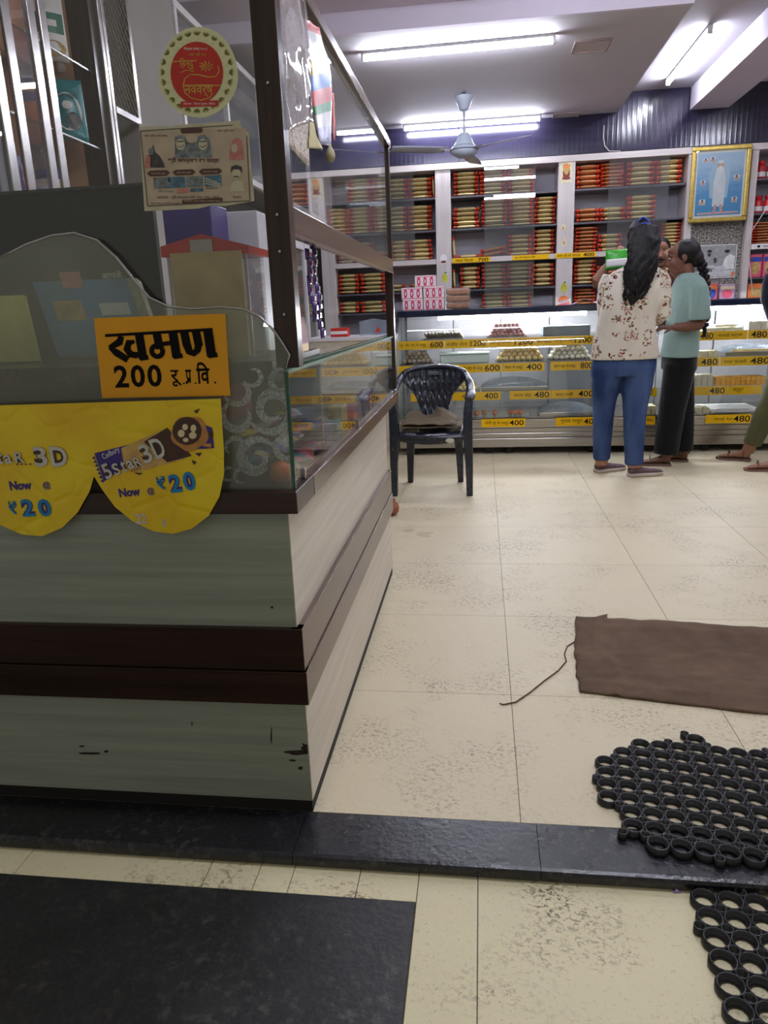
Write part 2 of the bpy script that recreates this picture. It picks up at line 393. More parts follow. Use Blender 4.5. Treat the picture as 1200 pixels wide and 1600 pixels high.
obj('side_ledge', MB().box(CX - .12, CX + .0185, CY + .141, LF, .7265, .7715), m_wal_y, cc, bevel=.002)
obj('top_board', MB().box(CL, CX - .121, CY + .141, LF - .02, .727, .765), m_wal_x, cc)
obj('end_panel', MB().box(CL, CX - .02, CF, CF + .018, .0, .726), m_lam_x, cc)
# chipped laminate
m_chip = M('chipped_edge', (46, 36, 26), .9, var=.4, scale=60)
for x, y, w_, h_, sd in ((140, 1177, 26, 2.2, 1), (128, 1166, 6, 1.5, 2), (468, 1176, 26, 5, 3), (478, 1168, 8, 8, 4), (424, 1150, 1.2, 16, 5), (470, 1200, 5, 3, 6), (300, 1130, 1.0, 5, 7), (425, 949, 3, 2.5, 8), (166, 1174, 5, 2, 9), (457, 1188, 8, 2, 10)):
    Yp = CY - .0002 if y > 1000 else CY + .0038
    pts = []
    for i in range(14):
        t_ = 2 * math.pi * i / 14; k = .6 + .8 * abs(noise.noise(V((math.cos(t_) * 2, math.sin(t_) * 2, sd * 3.1)))); p = aty(x + w_ * k * math.cos(t_), y + h_ * k * math.sin(t_), Yp); pts.append((min(p.x, CX - .003 if y > 1000 else CX - .011), Yp, p.z))
    obj('chip', MB().prism(list(reversed(pts)), (0, -.0006, 0)), m_chip, cc)
# ---------------------------------------------------------------- glass showcase on the counter
gc = thing('glass_showcase', 'glass showcase on the counter with scroll-cut etched front', 'showcase', (-1.2, 2.2, .772))
def etched():
    """dusty pane with frosted scrolls near its free corner"""
    t = NT('etched_front_glass'); w = t.coord('World')
    g = t.n('ShaderNodeNewGeometry')
    ior = t.math('ADD', t.math('MULTIPLY', g.outputs['Backfacing'], 1 / 1.5 - 1.5), 1.5)
    fr = t.n('ShaderNodeFresnel', i_IOR=ior).outputs[0]
    base = t.n('ShaderNodeMixShader', i_0=fr, i_1=t.n('ShaderNodeBsdfTransparent', i_Color=lin((243, 246, 242))).outputs[0], i_2=t.n('ShaderNodeBsdfGlossy', i_Color=(1, 1, 1, 1), i_Roughness=.03).outputs[0]).outputs[0]
    dust = t.math('ADD', t.math('MULTIPLY', t.noise(w, 9, 5, .7), .26), .10)
    sp = t.math('LESS_THAN', t.n('ShaderNodeTexVoronoi', i_Vector=w, i_Scale=110).outputs['Distance'], .12)
    f = t.math('ADD', dust, t.math('MULTIPLY', sp, .12))
    c = lin((186, 186, 168))
    hz = t.n('ShaderNodeMixShader', i_0=.35, i_1=t.n('ShaderNodeBsdfDiffuse', i_Color=c).outputs[0], i_2=t.n('ShaderNodeBsdfTranslucent', i_Color=c).outputs[0]).outputs[0]
    return t.done(t.n('ShaderNodeMixShader', i_0=f, i_1=base, i_2=hz).outputs[0])
m_etch = etched()
GY = CY + .004
prof = [(0, 403), (40, 383), (80, 369), (115, 365), (150, 376), (180, 403), (205, 434), (232, 466), (262, 480), (300, 484), (345, 481), (380, 484), (405, 496), (425, 515), (440, 536), (452, 556), (462, 578)]
top = [aty(x, y, GY) for x, y in prof]
top = [V((p.x, GY, p.z)) for p in top]; top[-1].x = CX + .006
outl = [V((CL, GY, .772)), V((CX + .006, GY, .772))] + list(reversed(top)) + [V((top[0].x - .25, GY, 1.19)), V((top[0].x - .5, GY, 1.13)), V((CL, GY, 1.13))]
obj('front_pane', MB().prism(outl, (0, .006, 0)), m_etch, gc, label='dusty front pane with a scroll-cut top')
obj('front_pane_edge', MB().tube([p + V((0, .003, .0015)) for p in top], .0026, 6), m_chrome, gc, True)
obj('corner_edge', MB().box(CX + .0035, CX + .0115, GY + .001, GY + .0075, .7725, 1.012), m_edge, gc)
SPZ = 1.005
obj('side_pane', MB().box(CX - .002, CX + .004, GY + .008, LF - .02, .772, SPZ), m_glass, gc)
obj('side_pane_edge', MB().box(CX - .003, CX + .005, GY + .008, LF - .02, SPZ, SPZ + .006), M('pale_glass_edge', (150, 176, 160), .15), gc)
obj('top_pane_edge', MB().box(CX - .024, CX - .012, GY + .008, LF - .02, SPZ + .003, SPZ + .012), m_edge, gc)
obj('deck_board', MB().box(CL, CX - .035, GY + .06, GY + .52, .985, 1.03), m_wal_x, gc, label='dark wooden board inside the showcase')
obj('showcase_back', MB().box(CL, CX - .035, GY + .50, GY + .52, .772, .985), m_lam_x, gc)
for y in (CY + .10, 2.25): obj('glass_clip', MB().box(CX - .006, CX + .010, y, y + .012, .7725, .796), m_chrome, gc, bevel=.002)
# frosted scroll work on the front pane: crescents of pebbled etching
def frostm():
    t = NT('frosted_scroll'); w = t.coord('World'); n = t.noise(w, 170, 3, .7); c = lin((222, 228, 222))
    df = t.n('ShaderNodeMixShader', i_0=.6, i_1=t.n('ShaderNodeBsdfDiffuse', i_Color=c).outputs[0], i_2=t.n('ShaderNodeBsdfTranslucent', i_Color=c).outputs[0]).outputs[0]
    return t.done(t.n('ShaderNodeMixShader', i_0=t.ramp(n, [(.32, (.25,) * 3), (.65, (.95,) * 3)]), i_1=t.n('ShaderNodeBsdfTransparent').outputs[0], i_2=df).outputs[0])
m_frost = frostm()
def crescent(cx, cy, r, a0, a1, w):
    mb = MB(); n = 22; L = []
    for i in range(n + 1):
        q = i / n; a = math.radians(a0 + (a1 - a0) * q); ww = w * math.sin(math.pi * q) ** .7; rr = r * (1 - .35 * q)
        for k in (rr + ww, rr - ww):
            p = aty(cx + k * math.cos(a), cy - k * math.sin(a), GY - .0008); L.append((min(p.x, CX + .005), GY - .0008, max(p.z, .775)))
    mb.add(L, [(2 * i, 2 * i + 1, 2 * i + 3, 2 * i + 2) for i in range(n)])
    return obj('etched_scroll', mb, m_frost, gc)
for a in ((424, 640, 38, 200, 520, 8), (424, 640, 22, 30, 330, 6), (402, 716, 32, 20, 330, 7), (402, 716, 17, 160, 470, 4), (372, 650, 26, 100, 400, 6), (372, 612, 22, 180, 430, 5), (440, 596, 20, 60, 320, 5), (366, 700, 18, -30, 230, 4), (450, 700, 22, 100, 330, 5), (378, 745, 14, 0, 300, 3), (436, 668, 26, 240, 420, 5), (395, 588, 16, 200, 470, 4), (345 + 12, 742, 12, 40, 330, 3)):
    crescent(*a)
# ================================================================ upper glazed frame above the counter
uf = thing('glazed_frame', 'brown-framed glass screen standing on the counter', 'screen', (CX, 2.4, 1.01))
obj('post', MB().box(CX - .012, CX + .034, CY + .0115, CY + .052, 1.018, 2.10), m_wal_z, uf, bevel=.002, label='near corner post')
obj('post', MB().box(CX - .022, CX + .012, 3.281, 3.315, .78, 1.77), m_wal_z, uf, bevel=.002, label='far post')
obj('mid_rail', MB().box(CX - .012, CX + .014, CY + .053, 3.28, 1.275, 1.33), m_wal_y, uf, bevel=.002)
obj('top_rail', MB().box(CX - .014, CX + .018, CY + .053, 3.315, 1.771, 1.80), m_wal_y, uf, bevel=.002)
obj('rail_bead', MB().box(CX + .015, CX + .019, CY + .053, 3.28, 1.270, 1.277), m_chrome, uf)
obj('side_glass', MB().box(CX - .002, CX + .003, CY + .053, 3.28, 1.331, 1.77), glass('upper_side_glass', haze=.03, hcol=(190, 195, 200)), uf)
obj('front_glass', MB().box(CL, CX - .013, CY + .020, CY + .025, 1.031, 2.06), glass('upper_front_glass', haze=.008, spots=.06), uf)
obj('front_top_rail', MB().box(CL, CX - .013, CY + .01, CY + .05, 2.061, 2.10), m_wal_x, uf)
for z in (1.12, 1.235, 1.30, 1.52): obj('screw', MB().ell((CX + .012, CY + .0075, z), (.003, .0015, .003), 8, 5), m_chrome, uf, True)
# ================================================================ shelving along the back wall
SF = 7.32
su = thing('shelf_unit', 'built-in back wall shelving of greyed white laminate filled with snack packets', 'shelf', (.4, 7.48, 0))
m_sback = M('shelf_back_grey', (172, 170, 182), .6, var=.05)
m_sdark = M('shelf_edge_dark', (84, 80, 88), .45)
obj('back_panel', MB().box(-1.55, 3.4, 7.63, 7.649, .1, 2.40), m_sback, su)
PIL = [(-1.53, -1.40), (-.42, -.279), (.694, .842), (1.815, 1.875), (2.345, 2.40), (3.2, 3.4)]
for a, b in PIL: obj('pillar', MB().box(a, b, SF, 7.628, .1, 2.345), m_shelf_w, su, bevel=.002)
obj('top_rail', MB().box(-1.55, 3.4, SF - .01, 7.628, 2.346, 2.40), m_shelf_x, su, bevel=.002)
SZ = [aty(706, 307, 7.34).z, aty(706, 358, 7.34).z, aty(706, 404, 7.34).z, aty(714, 453, 7.34).z, aty(714, 484, 7.34).z]
BAY = {'A': (-1.40, -.42), 'B': (-.279, .694), 'C': (.842, 1.815), 'D': (2.40, 3.2)}
for k, (a, b) in BAY.items():
    for i, z in enumerate(SZ):
        if i == 2: obj('price_rail', MB().box(a + .001, b - .001, SF - .004, 7.628, z - .045, z), m_shelf_x, su)
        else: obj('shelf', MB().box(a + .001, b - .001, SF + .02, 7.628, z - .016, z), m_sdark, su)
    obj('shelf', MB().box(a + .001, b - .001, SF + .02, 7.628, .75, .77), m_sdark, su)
m_door = glass('sliding_door_glass', (246, 248, 248), haze=.10, hcol=(190, 192, 200))
for x0, x1, z0, z1 in ((.03, .49, SZ[2] + .004, 2.344), (.03, .49, 1.02, SZ[2] - .05), (1.14, 1.66, SZ[2] + .004, 2.344), (-1.38, -.62, SZ[2] + .004, 2.344)):
    obj('sliding_pane', MB().box(x0, x1, SF + .006, SF + .011, z0, z1), m_door, su)
obj('speckled_panel', MB().box(1.876, 2.344, 7.40, 7.42, .78, 2.345), None or (lambda t: t.done(t.bsdf(t.ramp(t.noise(t.coord('World'), 70, 3, .7), [(.42, lin((58, 54, 50))), (.5, lin((140, 134, 126))), (.62, lin((196, 190, 180)))]), .4)))(NT('speckled_stone_sheet')), su, label='speckled grey panel behind the pictures')
# ---------------------------------------------------------------- snack packets
def foil(name, c, rough=.32):
    t = NT(name); co = t.coord('Object'); rnd = t.n('ShaderNodeObjectInfo').outputs['Random']
    c0 = lin(c); n = t.noise(co, 9, 4, .6)
    col = t.ramp(n, [(.3, tuple(x * .62 for x in c0[:3])), (.5, c0), (.75, tuple(min(1, x * 1.35) for x in c0[:3]))])
    col = t.mix(t.math('MULTIPLY', rnd, .35), col, (c0[0] * .55, c0[1] * .45, c0[2] * .4, 1))
    return t.done(t.bsdf(col, rough, bump=t.noise(co, 26, 3), bstr=.35, spec=.6))
m_gold = foil('gold_snack_bag', (246, 222, 160)); m_redend = foil('red_bag_end', (248, 92, 58)); m_brownbag = foil('brown_snack_bag', (222, 152, 98)); m_olive = foil('olive_snack_bag', (226, 210, 148))
def packet_mesh(name, mats):
    mb = MB(); st = [(-.5, .55, 1), (-.47, .95, 1), (-.41, .9, 1), (-.345, .62, 1), (-.34, .62, 0), (-.25, .92, 0), (-.1, 1, 0), (.1, 1, 0), (.25, .92, 0), (.34, .62, 0), (.345, .62, 1), (.41, .9, 1), (.47, .95, 1), (.5, .55, 1)]
    rings = []
    for x, h, k in st:
        w = .5 if k == 0 else .5 * (.9 if abs(x) > .4 else .8)
        rings.append([(x, w * math.cos(t) * (1 if abs(math.cos(t)) < .9 else .96), .5 * h * math.sin(t)) for t in [2 * math.pi * (q + .5) / 8 for q in range(8)]])
    for i in range(len(rings) - 1):
        mb.mi = 1 if st[i][2] and st[i + 1][2] else 0
        mb.loft([rings[i], rings[i + 1]], cap=False)
    mb.mi = 1; n = len(mb.v)
    mb.add(rings[0], [tuple(reversed(range(8)))]); mb.add(rings[-1], [tuple(range(8))])
    return mesh(name, mb, mats, True)
PK = {'g': packet_mesh('snack_packet', [m_gold, m_redend]), 'b': packet_mesh('snack_packet', [m_brownbag, m_redend]), 'o': packet_mesh('snack_packet', [m_olive, m_redend])}
WHAT = {'g': 'gold', 'b': 'brown', 'o': 'olive'}
ORD = ['first', 'second', 'third', 'fourth', 'fifth', 'sixth']
SHELF = ['top', 'second', 'third', 'fourth', 'lowest']
BN = {'A': 'bay beside the glazed frame', 'B': 'middle bay', 'C': 'bay behind the women'}
def stack(bay, sh, k, x0, x1, n, kind='g', dz=.039, tilt=0):
    z = SZ[sh]; a = aty(x0, 400, 7.44).x if x0 > 5 else x0; b = aty(x1, 400, 7.44).x if x1 > 5 else x1
    # sight-line x depends slightly on height: use the shelf's own height
    yp = {0: 300, 1: 350, 2: 395, 3: 445, 4: 475}[sh]
    if x0 > 5: a = aty(x0, yp, 7.44).x; b = aty(x1, yp, 7.44).x
    a = max(a, BAY[bay][0] + .012); b = min(b, BAY[bay][1] - .012)
    dz = min(dz, (.215, .250, .228, .228, .150)[sh] / n)
    for i in range(n):
        L = (b - a) * random.uniform(.96, 1.0)
        o = inst('snack_packet', PK[kind], ((a + b) / 2 + random.uniform(-.006, .006), 7.465 + random.uniform(-.01, .01), z + dz * (i + .5) + .001), random.uniform(-.04, .04), scale=(L - .004, .19, dz * .99))
        if tilt: o.rotation_euler[1] = -tilt; o.location.z += abs(math.sin(tilt)) * L / 2 * .9
        lv = 'lowest' if i == 0 and n > 1 else 'only one' if n == 1 else 'topmost' if i == n - 1 else ORD[i] + ' up' if i < 6 else 'seventh up'
        tag(o, f'{WHAT[kind]} red-ended snack packet, {lv} of {ORD[k]} stack, {SHELF[sh]} shelf, {BN[bay]}', 'snack packet', f'{SHELF[sh]} shelf packets, {BN[bay]}, {ORD[k]} stack')
for k, (x0, x1, n) in enumerate(((522, 549, 6), (550, 577, 6), (578, 605, 6), (606, 637, 5), (638, 675, 5))): stack('A', 0, k, x0, x1, n, 'o' if k == 3 else 'g')
for k, (x0, x1, n) in enumerate(((526, 552, 6), (553, 579, 6), (580, 607, 6), (608, 636, 6), (638, 675, 6))): stack('A', 1, k, x0, x1, n, 'o' if k == 3 else 'g')
for k, (x0, x1, n) in enumerate(((528, 556, 4), (557, 584, 4), (585, 610, 4), (611, 638, 5), (639, 676, 5))): stack('A', 2, k, x0, x1, n, 'g')
for k, (x0, x1, n) in enumerate(((530, 561, 5), (563, 603, 5), (606, 634, 2), (640, 676, 2))): stack('A', 3, k, x0, x1, n, 'o')
for k, (x0, x1, n) in enumerate(((532, 562, 3), (564, 604, 3))): stack('A', 4, k, x0, x1, n, 'o')
for k, (x0, x1, n) in enumerate(((708, 748, 6), (749, 791, 6), (792, 834, 6))): stack('B', 0, k, x0, x1, n)
for k, (x0, x1, n) in enumerate(((708, 749, 5), (752, 793, 7), (794, 833, 7), (834, 869, 7))): stack('B', 1, k, x0, x1, n, 'g')
for k, (x0, x1, n) in enumerate(((713, 749, 1), (750, 790, 2), (793, 831, 5), (832, 868, 6))): stack('B', 2, k, x0, x1, n, 'g' if k != 1 else 'b', tilt=.12 if k == 1 else 0)
for k, (x0, x1, n) in enumerate(((719, 750, 5), (752, 790, 6), (791, 830, 6), (831, 867, 5))): stack('B', 3, k, x0, x1, n, 'g' if k in (0, 3) else 'o', dz=.043)
for k, (x0, x1, n) in enumerate(((752, 791, 4), (792, 831, 4))): stack('B', 4, k, x0, x1, n, 'o')
for k, (x0, x1, n) in enumerate(((899, 936, 5), (937, 972, 7), (976, 1020, 5), (1022, 1062, 5))): stack('C', 0, k, x0, x1, n, 'b' if k < 2 else 'g', dz=.043)
for k, (x0, x1, n) in enumerate(((898, 934, 3), (935, 975, 3), (977, 1022, 5))): stack('C', 1, k, x0, x1, n, 'b' if k < 1 else 'g', dz=.043)
for k, (x0, x1, n) in enumerate(((897, 931, 7), (932, 969, 4), (980, 1018, 6), (1030, 1066, 8))): stack('C', 2, k, x0, x1, n, 'b' if k < 1 else 'g', dz=.04)
for k, (x0, x1, n) in enumerate(((896, 929, 6), (931, 968, 4), (975, 1012, 5), (1020, 1056, 5))): stack('C', 3, k, x0, x1, n, 'b' if k == 1 else 'g', dz=.042)
for k, (x0, x1, n) in enumerate(((896, 929, 5), (931, 966, 3))): stack('C', 4, k, x0, x1, n, 'b', dz=.036)
for bay, sh, x, pl in (('A', 0, 677, 'beside the top stack near the pillar'), ('B', 2, 709, 'against the pillar on the third shelf'), ('B', 3, 710, 'against the pillar on the fourth shelf')):
    p = V(({0: BAY['A'][1] - .022, 2: BAY['B'][0] + .022, 3: BAY['B'][0] + .022}[sh], 0, 0))
    o = inst('snack_packet', PK['g'], (p.x, 7.47, SZ[sh] + .100), rot=(0, math.pi / 2 - .05, 0), scale=(.19, .16, .03)); tag(o, 'gold snack packet standing on end ' + pl, 'snack packet')
# price cards on the rail
def card(parent, x0, x1, y, z0, z1, words, mat=None, ink=None, name='price_card'):
    c = obj(name, MB().box(x0, x1, y - .0012, y, z0, z1), mat or m_yellow, parent); h = z1 - z0
    for s, a, b, hh, off in words:
        text(s, (x0 + a * (x1 - x0), y - .0012, z0 + h * (.5 - hh / 2)), (1, 0, 0), (0, 0, 1), (b - a) * (x1 - x0), h * hh, ink or m_ink, c, off)
    return c
rz0, rz1 = SZ[2] - .044, SZ[2] - .001
def rx(px, y=404): return aty(px, y, SF - .004).x
card(su, rx(707), rx(766), SF - .0045, rz0, rz1, [('चेवर िफके', .08, .55, .62, .0), ('700', .68, .95, .72, .02)])
card(su, rx(801), rx(858), SF - .0045, rz0, rz1, [('गुड की स्पेशल शेव', .06, .62, .55, 0)])
card(su, rx(868, 398), rx(931, 396), SF - .0055, rz0, rz1, [('देशी घी के मोदक', .04, .62, .62, 0), ('400', .69, .96, .74, .02)])
card(su, rx(962, 394), rx(1000, 392), SF - .0045, rz0, rz1, [('मोदक', .1, .5, .6, 0)])
# ---------------------------------------------------------------- stickers on the pillars
def blob(name, pts, y, mat, label, cat, th=.001):
    o = obj(name, MB().prism([(x, y, z) for x, z in pts], (0, -th, 0)), mat); return tag(o, label, cat) if cat else o
def circ(cx, cz, rx_, rz_, n=20, a0=0): return [(cx + rx_ * math.cos(2 * math.pi * i / n + a0), cz + rz_ * math.sin(2 * math.pi * i / n + a0)) for i in range(n)]
m_stk = M('sticker_gold', (196, 160, 96), .5, var=.35, scale=60); m_cream = M('sticker_cream', (226, 214, 180), .5, var=.2, scale=50)
m_pear = M('pear_yellow_green', (196, 198, 52), .5, var=.15, scale=30); m_pink = M('sweet_pink', (226, 92, 120), .5, var=.2); m_orange = M('sticker_orange', (236, 128, 62), .5, var=.15)
m_maroon = M('dark_red_print', (120, 30, 30), .5); m_whitep = M('white_print', (236, 234, 232), .5, var=.04); m_blue = M('blue_print', (40, 70, 160), .5); m_leaf = M('leaf_green', (70, 120, 46), .5)
def deity(x, z, w, h, label):
    y = SF - .0005
    o = blob('picture_sticker', [(x - w / 2, z - h / 2), (x + w / 2, z - h / 2), (x + w / 2, z + h / 2), (x - w / 2, z + h / 2)], y, m_cream, label, 'sticker')
    for i, (pts, m) in enumerate(((circ(x, z, w * .42, h * .44, 4, math.pi / 4), m_stk), (circ(x, z - h * .1, w * .3, h * .22), m_maroon), (circ(x, z + h * .06, w * .2, h * .2), m_stk), (circ(x, z + h * .23, w * .17, h * .12), m_orange), (circ(x, z - h * .3, w * .38, h * .06), m_maroon))):
        obj('print', MB().prism([(a, y - .0011 - .0002 * i, b) for a, b in pts], (0, -.0002, 0)), m, o)
p = aty(885, 268, SF); deity(p.x, p.z, .105, .19, 'gilded deity picture sticker on the pillar left of the women')
p = aty(499, 297, SF); deity(p.x, p.z, .10, .17, 'gilded deity picture sticker on the pillar seen through the glazed frame')
def pear(px, py, where):
    p = aty(px, py, SF); y = SF - .0005
    pts = [(p.x + .03 * math.cos(a) * (1 - .35 * max(0, math.sin(a))), p.z + .042 * math.sin(a)) for a in [2 * math.pi * i / 22 for i in range(22)]]
    o = blob('pear_sticker', pts, y, m_pear, 'yellow green pear sticker on the ' + where, 'sticker')
    obj('leaf', MB().prism([(a, y - .0012, b) for a, b in circ(p.x + .008, p.z + .046, .012, .006)], (0, -.0003, 0)), m_leaf, o)
pear(695, 434, 'pillar by the pink boxes'); pear(881, 449, 'pillar left of the women')
p = aty(881, 473, SF)
o = blob('sweets_sticker', circ(p.x - .004, p.z, .055, .065, 18), SF - .0005, m_orange, 'orange and pink fruit sweets sticker low on a pillar', 'sticker')
obj('print', MB().prism([(a, SF - .0017, b) for a, b in circ(p.x + .012, p.z - .03, .05, .028)], (0, -.0002, 0)), m_pink, o)
obj('print', MB().prism([(p.x - .055, SF - .0021, p.z - .012), (p.x + .06, SF - .0021, p.z + .012), (p.x + .06, SF - .0021, p.z + .032), (p.x - .055, SF - .0021, p.z + .008)], (0, -.0002, 0)), m_whitep, o)
text('mentos', (p.x - .045, SF - .0024, p.z - .006), (1, 0, .2), (-.2, 0, 1), .09, .015, m_blue, o, .02)
for px, py, lab in ((880, 355, 'small cream figure sticker above another on a pillar'), (881, 378, 'small cream figure sticker below another on a pillar')):
    p = aty(px, py, SF); o = blob('figure_sticker', circ(p.x, p.z, .024, .03 if py < 360 else .045, 12), SF - .0005, m_cream, lab, 'sticker')
    obj('print', MB().prism([(a, SF - .0017, b) for a, b in circ(p.x, p.z - .008, .010, .014, 8)], (0, -.0002, 0)), m_stk, o)
p = aty(693, 405, SF); o = blob('santa_sticker', circ(p.x, p.z, .035, .045, 16), SF - .0005, m_whitep, 'red and white round sticker on the pillar above the pink boxes', 'sticker')
obj('print', MB().prism([(a, SF - .0017, b) for a, b in circ(p.x, p.z - .024, .026, .012)], (0, -.0002, 0)), m_maroon, o)
# ---------------------------------------------------------------- framed blue picture
fp = thing('framed_picture', 'gold framed blue devotional picture hanging above the black and white photo', 'picture', (2.08, 7.28, 1.77))
x0, x1, z0, z1, yb = 1.832, 2.325, 1.772, 2.392, 7.30
m_gframe = M('gold_frame', (196, 168, 84), .3, .6, var=.2, scale=30)
w = .036
mb = MB()
for a, b, c, d in ((x0, x1, z0, z0 + w), (x0, x1, z1 - w, z1), (x0, x0 + w, z0 + w, z1 - w), (x1 - w, x1, z0 + w, z1 - w)):
    obj('frame_bar', MB().box(a, b, yb - .03, yb, c, d), m_gframe, fp, bevel=.008)
obj('mount', MB().box(x0 + w, x1 - w, yb - .012, yb, z0 + w, z1 - w), m_whitep, fp)
def bluewash():
    t = NT('blue_print_ground'); g = t.n('ShaderNodeTexCoord').outputs['Generated']; sx = t.n('ShaderNodeSeparateXYZ', i_0=g).outputs[2]
    n = t.noise(t.coord('World', (3, 1, 14)), 2, 5, .6)
    f = t.math('ADD', t.math('MULTIPLY', sx, .75), t.math('MULTIPLY', n, .45))
    return t.done(t.bsdf(t.ramp(f, [(.15, lin((36, 140, 196))), (.5, lin((84, 150, 208))), (.85, lin((176, 200, 230)))]), .4))
pr = obj('print_sheet', MB().box(x0 + w + .018, x1 - w - .018, yb - .014, yb - .0121, z0 + w + .02, z1 - w - .02), bluewash(), fp)
yp_ = yb - .0142; cx = (x0 + x1) / 2
m_skin_p = M('print_skin', (206, 160, 140), .5); m_robe = M('print_robe', (220, 226, 236), .5, var=.08, scale=30); m_robe2 = M('print_robe_blue', (176, 200, 226), .5, var=.08)
def pp(pts, m, k, par=pr): return obj('print', MB().prism([(a, yp_ - .0003 * k, b) for a, b in pts], (0, -.0002, 0)), m, par)
pp([(cx - .075, 1.97), (cx + .07, 1.97), (cx + .085, 2.18), (cx + .055, 2.27), (cx, 2.295), (cx - .055, 2.27), (cx - .095, 2.16)], m_robe2, 1)
pp([(cx - .05, 1.90), (cx + .045, 1.90), (cx + .05, 2.1), (cx + .03, 2.22), (cx - .03, 2.22), (cx - .05, 2.1)], m_robe, 2)
pp(circ(cx, 2.235, .026, .034, 14), m_skin_p, 3); pp(circ(cx, 2.21, .02, .022, 12), m_whitep, 4); pp(circ(cx, 2.262, .028, .015, 12), m_robe, 5)
for s in (-1, 1):
    pp([(cx + s * .012, 1.915), (cx + s * .034, 1.915), (cx + s * .04, 1.86), (cx + s * .06, 1.85), (cx + s * .02, 1.85)], m_skin_p, 3)
for (px, pz, ww) in ((cx - .14, 2.10, .03), (cx + .14, 2.13, .032), (cx - .135, 1.94, .036), (cx + .135, 1.95, .034), (cx - .13, 2.28, .026), (cx - .07, 2.285, .03)):
    pp(circ(px, pz, ww, ww * .9, 4, math.pi / 4), m_robe, 1); pp(circ(px, pz - ww * .25, ww * .7, ww * .35, 10), m_skin_p, 2); pp(circ(px, pz + ww * .3, ww * .28, ww * .3, 8), m_maroon, 3)
pp([(x0 + .075, 1.836), (x1 - .075, 1.842), (x1 - .075, 1.856), (x0 + .075, 1.850)], m_whitep, 2); pp([(x0 + .08, 1.8395), (x1 - .08, 1.8455), (x1 - .08, 1.8525), (x0 + .08, 1.8465)], m_pink, 3)
obj('picture_glass', MB().box(x0 + w - .004, x1 - w + .004, yb - .022, yb - .020, z0 + w - .004, z1 - w + .004), glass('picture_glass', haze=.0), fp)
# black and white photograph
bw = thing('photo_print', 'black and white photo of two seated men below the blue picture', 'photo', (2.12, 7.38, 1.30))
g = [M(f'photo_grey_{i}', (v, v, v), .45, var=.18, scale=40) for i, v in enumerate((30, 70, 110, 160, 205, 232))]
obj('sheet', MB().box(1.93, 2.305, 7.385, 7.395, 1.295, 1.585), g[5], bw); obj('print', MB().box(1.935, 2.298, 7.3835, 7.3849, 1.303, 1.578), g[3], bw)
def bp(pts, m, k): return obj('print', MB().prism([(a, 7.3833 - .0003 * k, b) for a, b in pts], (0, -.0002, 0)), g[m], bw)
bp([(1.94, 1.31), (2.29, 1.31), (2.29, 1.36), (1.94, 1.38)], 4, 0); bp([(1.94, 1.36), (2.1, 1.35), (2.1, 1.39), (1.94, 1.40)], 2, 1)
bp([(2.0, 1.385), (2.13, 1.385), (2.115, 1.42), (2.1, 1.47), (2.075, 1.49), (2.055, 1.49), (2.035, 1.47), (2.02, 1.42)], 3, 2); bp(circ(2.066, 1.515, .018, .024), 2, 3); bp(circ(2.066, 1.532, .02, .012), 0, 4); bp(circ(2.066, 1.497, .012, .014), 0, 4); bp(circ(2.066, 1.395, .06, .014), 4, 5)
bp([(2.17, 1.37), (2.29, 1.37), (2.29, 1.48), (2.25, 1.50), (2.21, 1.48), (2.19, 1.42)], 5, 2); bp(circ(2.215, 1.505, .02, .024), 3, 3); bp(circ(2.22, 1.525, .024, .014), 0, 4); bp(circ(2.17, 1.385, .05, .016), 4, 3); bp(circ(1.97, 1.46, .02, .035), 1, 2); bp(circ(2.12, 1.45, .016, .025), 1, 1)
obj('corner_tab', MB().box(2.27, 2.295, 7.3815, 7.3828, 1.305, 1.345), m_orange, bw)
# small goods under the photo and in the bay beyond
m_purp = M('purple_wrapper', (86, 56, 150), .35, var=.3, scale=20); m_lilac = M('lilac_wrapper', (190, 160, 190), .4, var=.2)
def carton(name, x, z, w, h, d, y, m, label, disc=None, band=None, grp=None, words=None):
    o = tag(obj(name, MB().box(x - w / 2, x + w / 2, y, y + d, z + .0012, z + h), m, bevel=.004), label, 'carton', grp)
    if disc: obj('print', MB().prism([(a, y - .0003, b) for a, b in circ(x, z + h * .42, w * .36, h * .3)], (0, -.0004, 0)), disc, o)
    if band: obj('print', MB().box(x - w / 2 + .004, x + w / 2 - .004, y - .0008, y - .0001, z + h * .68, z + h * .88), band, o)
    if words: text(words, (x - w * .38, y - .0009, z + h * .71), (1, 0, 0), (0, 0, 1), w * .76, h * .13, m_ink, o)
    return o
obj('goods_ledge', MB().box(1.88, 2.34, 7.30, 7.40, 1.085, 1.095), m_sdark, su)
carton('sweet_carton', 1.99, 1.096, .09, .15, .05, 7.32, m_lilac, 'lilac sweet carton with blue disc under the photo, beside the braid', m_blue, m_orange)
carton('sweet_carton', 2.10, 1.096, .09, .15, .05, 7.32, m_pink, 'pink sweet carton with blue disc under the photo', m_blue, m_orange)
carton('sweet_carton', 2.23, 1.096, .13, .14, .05, 7.32, m_lilac, 'lilac sweet carton beside the pillar under the photo', m_pink, m_cream)
m_jar = M('red_jar', (196, 40, 48), .25, var=.25, scale=14); m_lid = M('jar_lid', (226, 222, 220), .3)
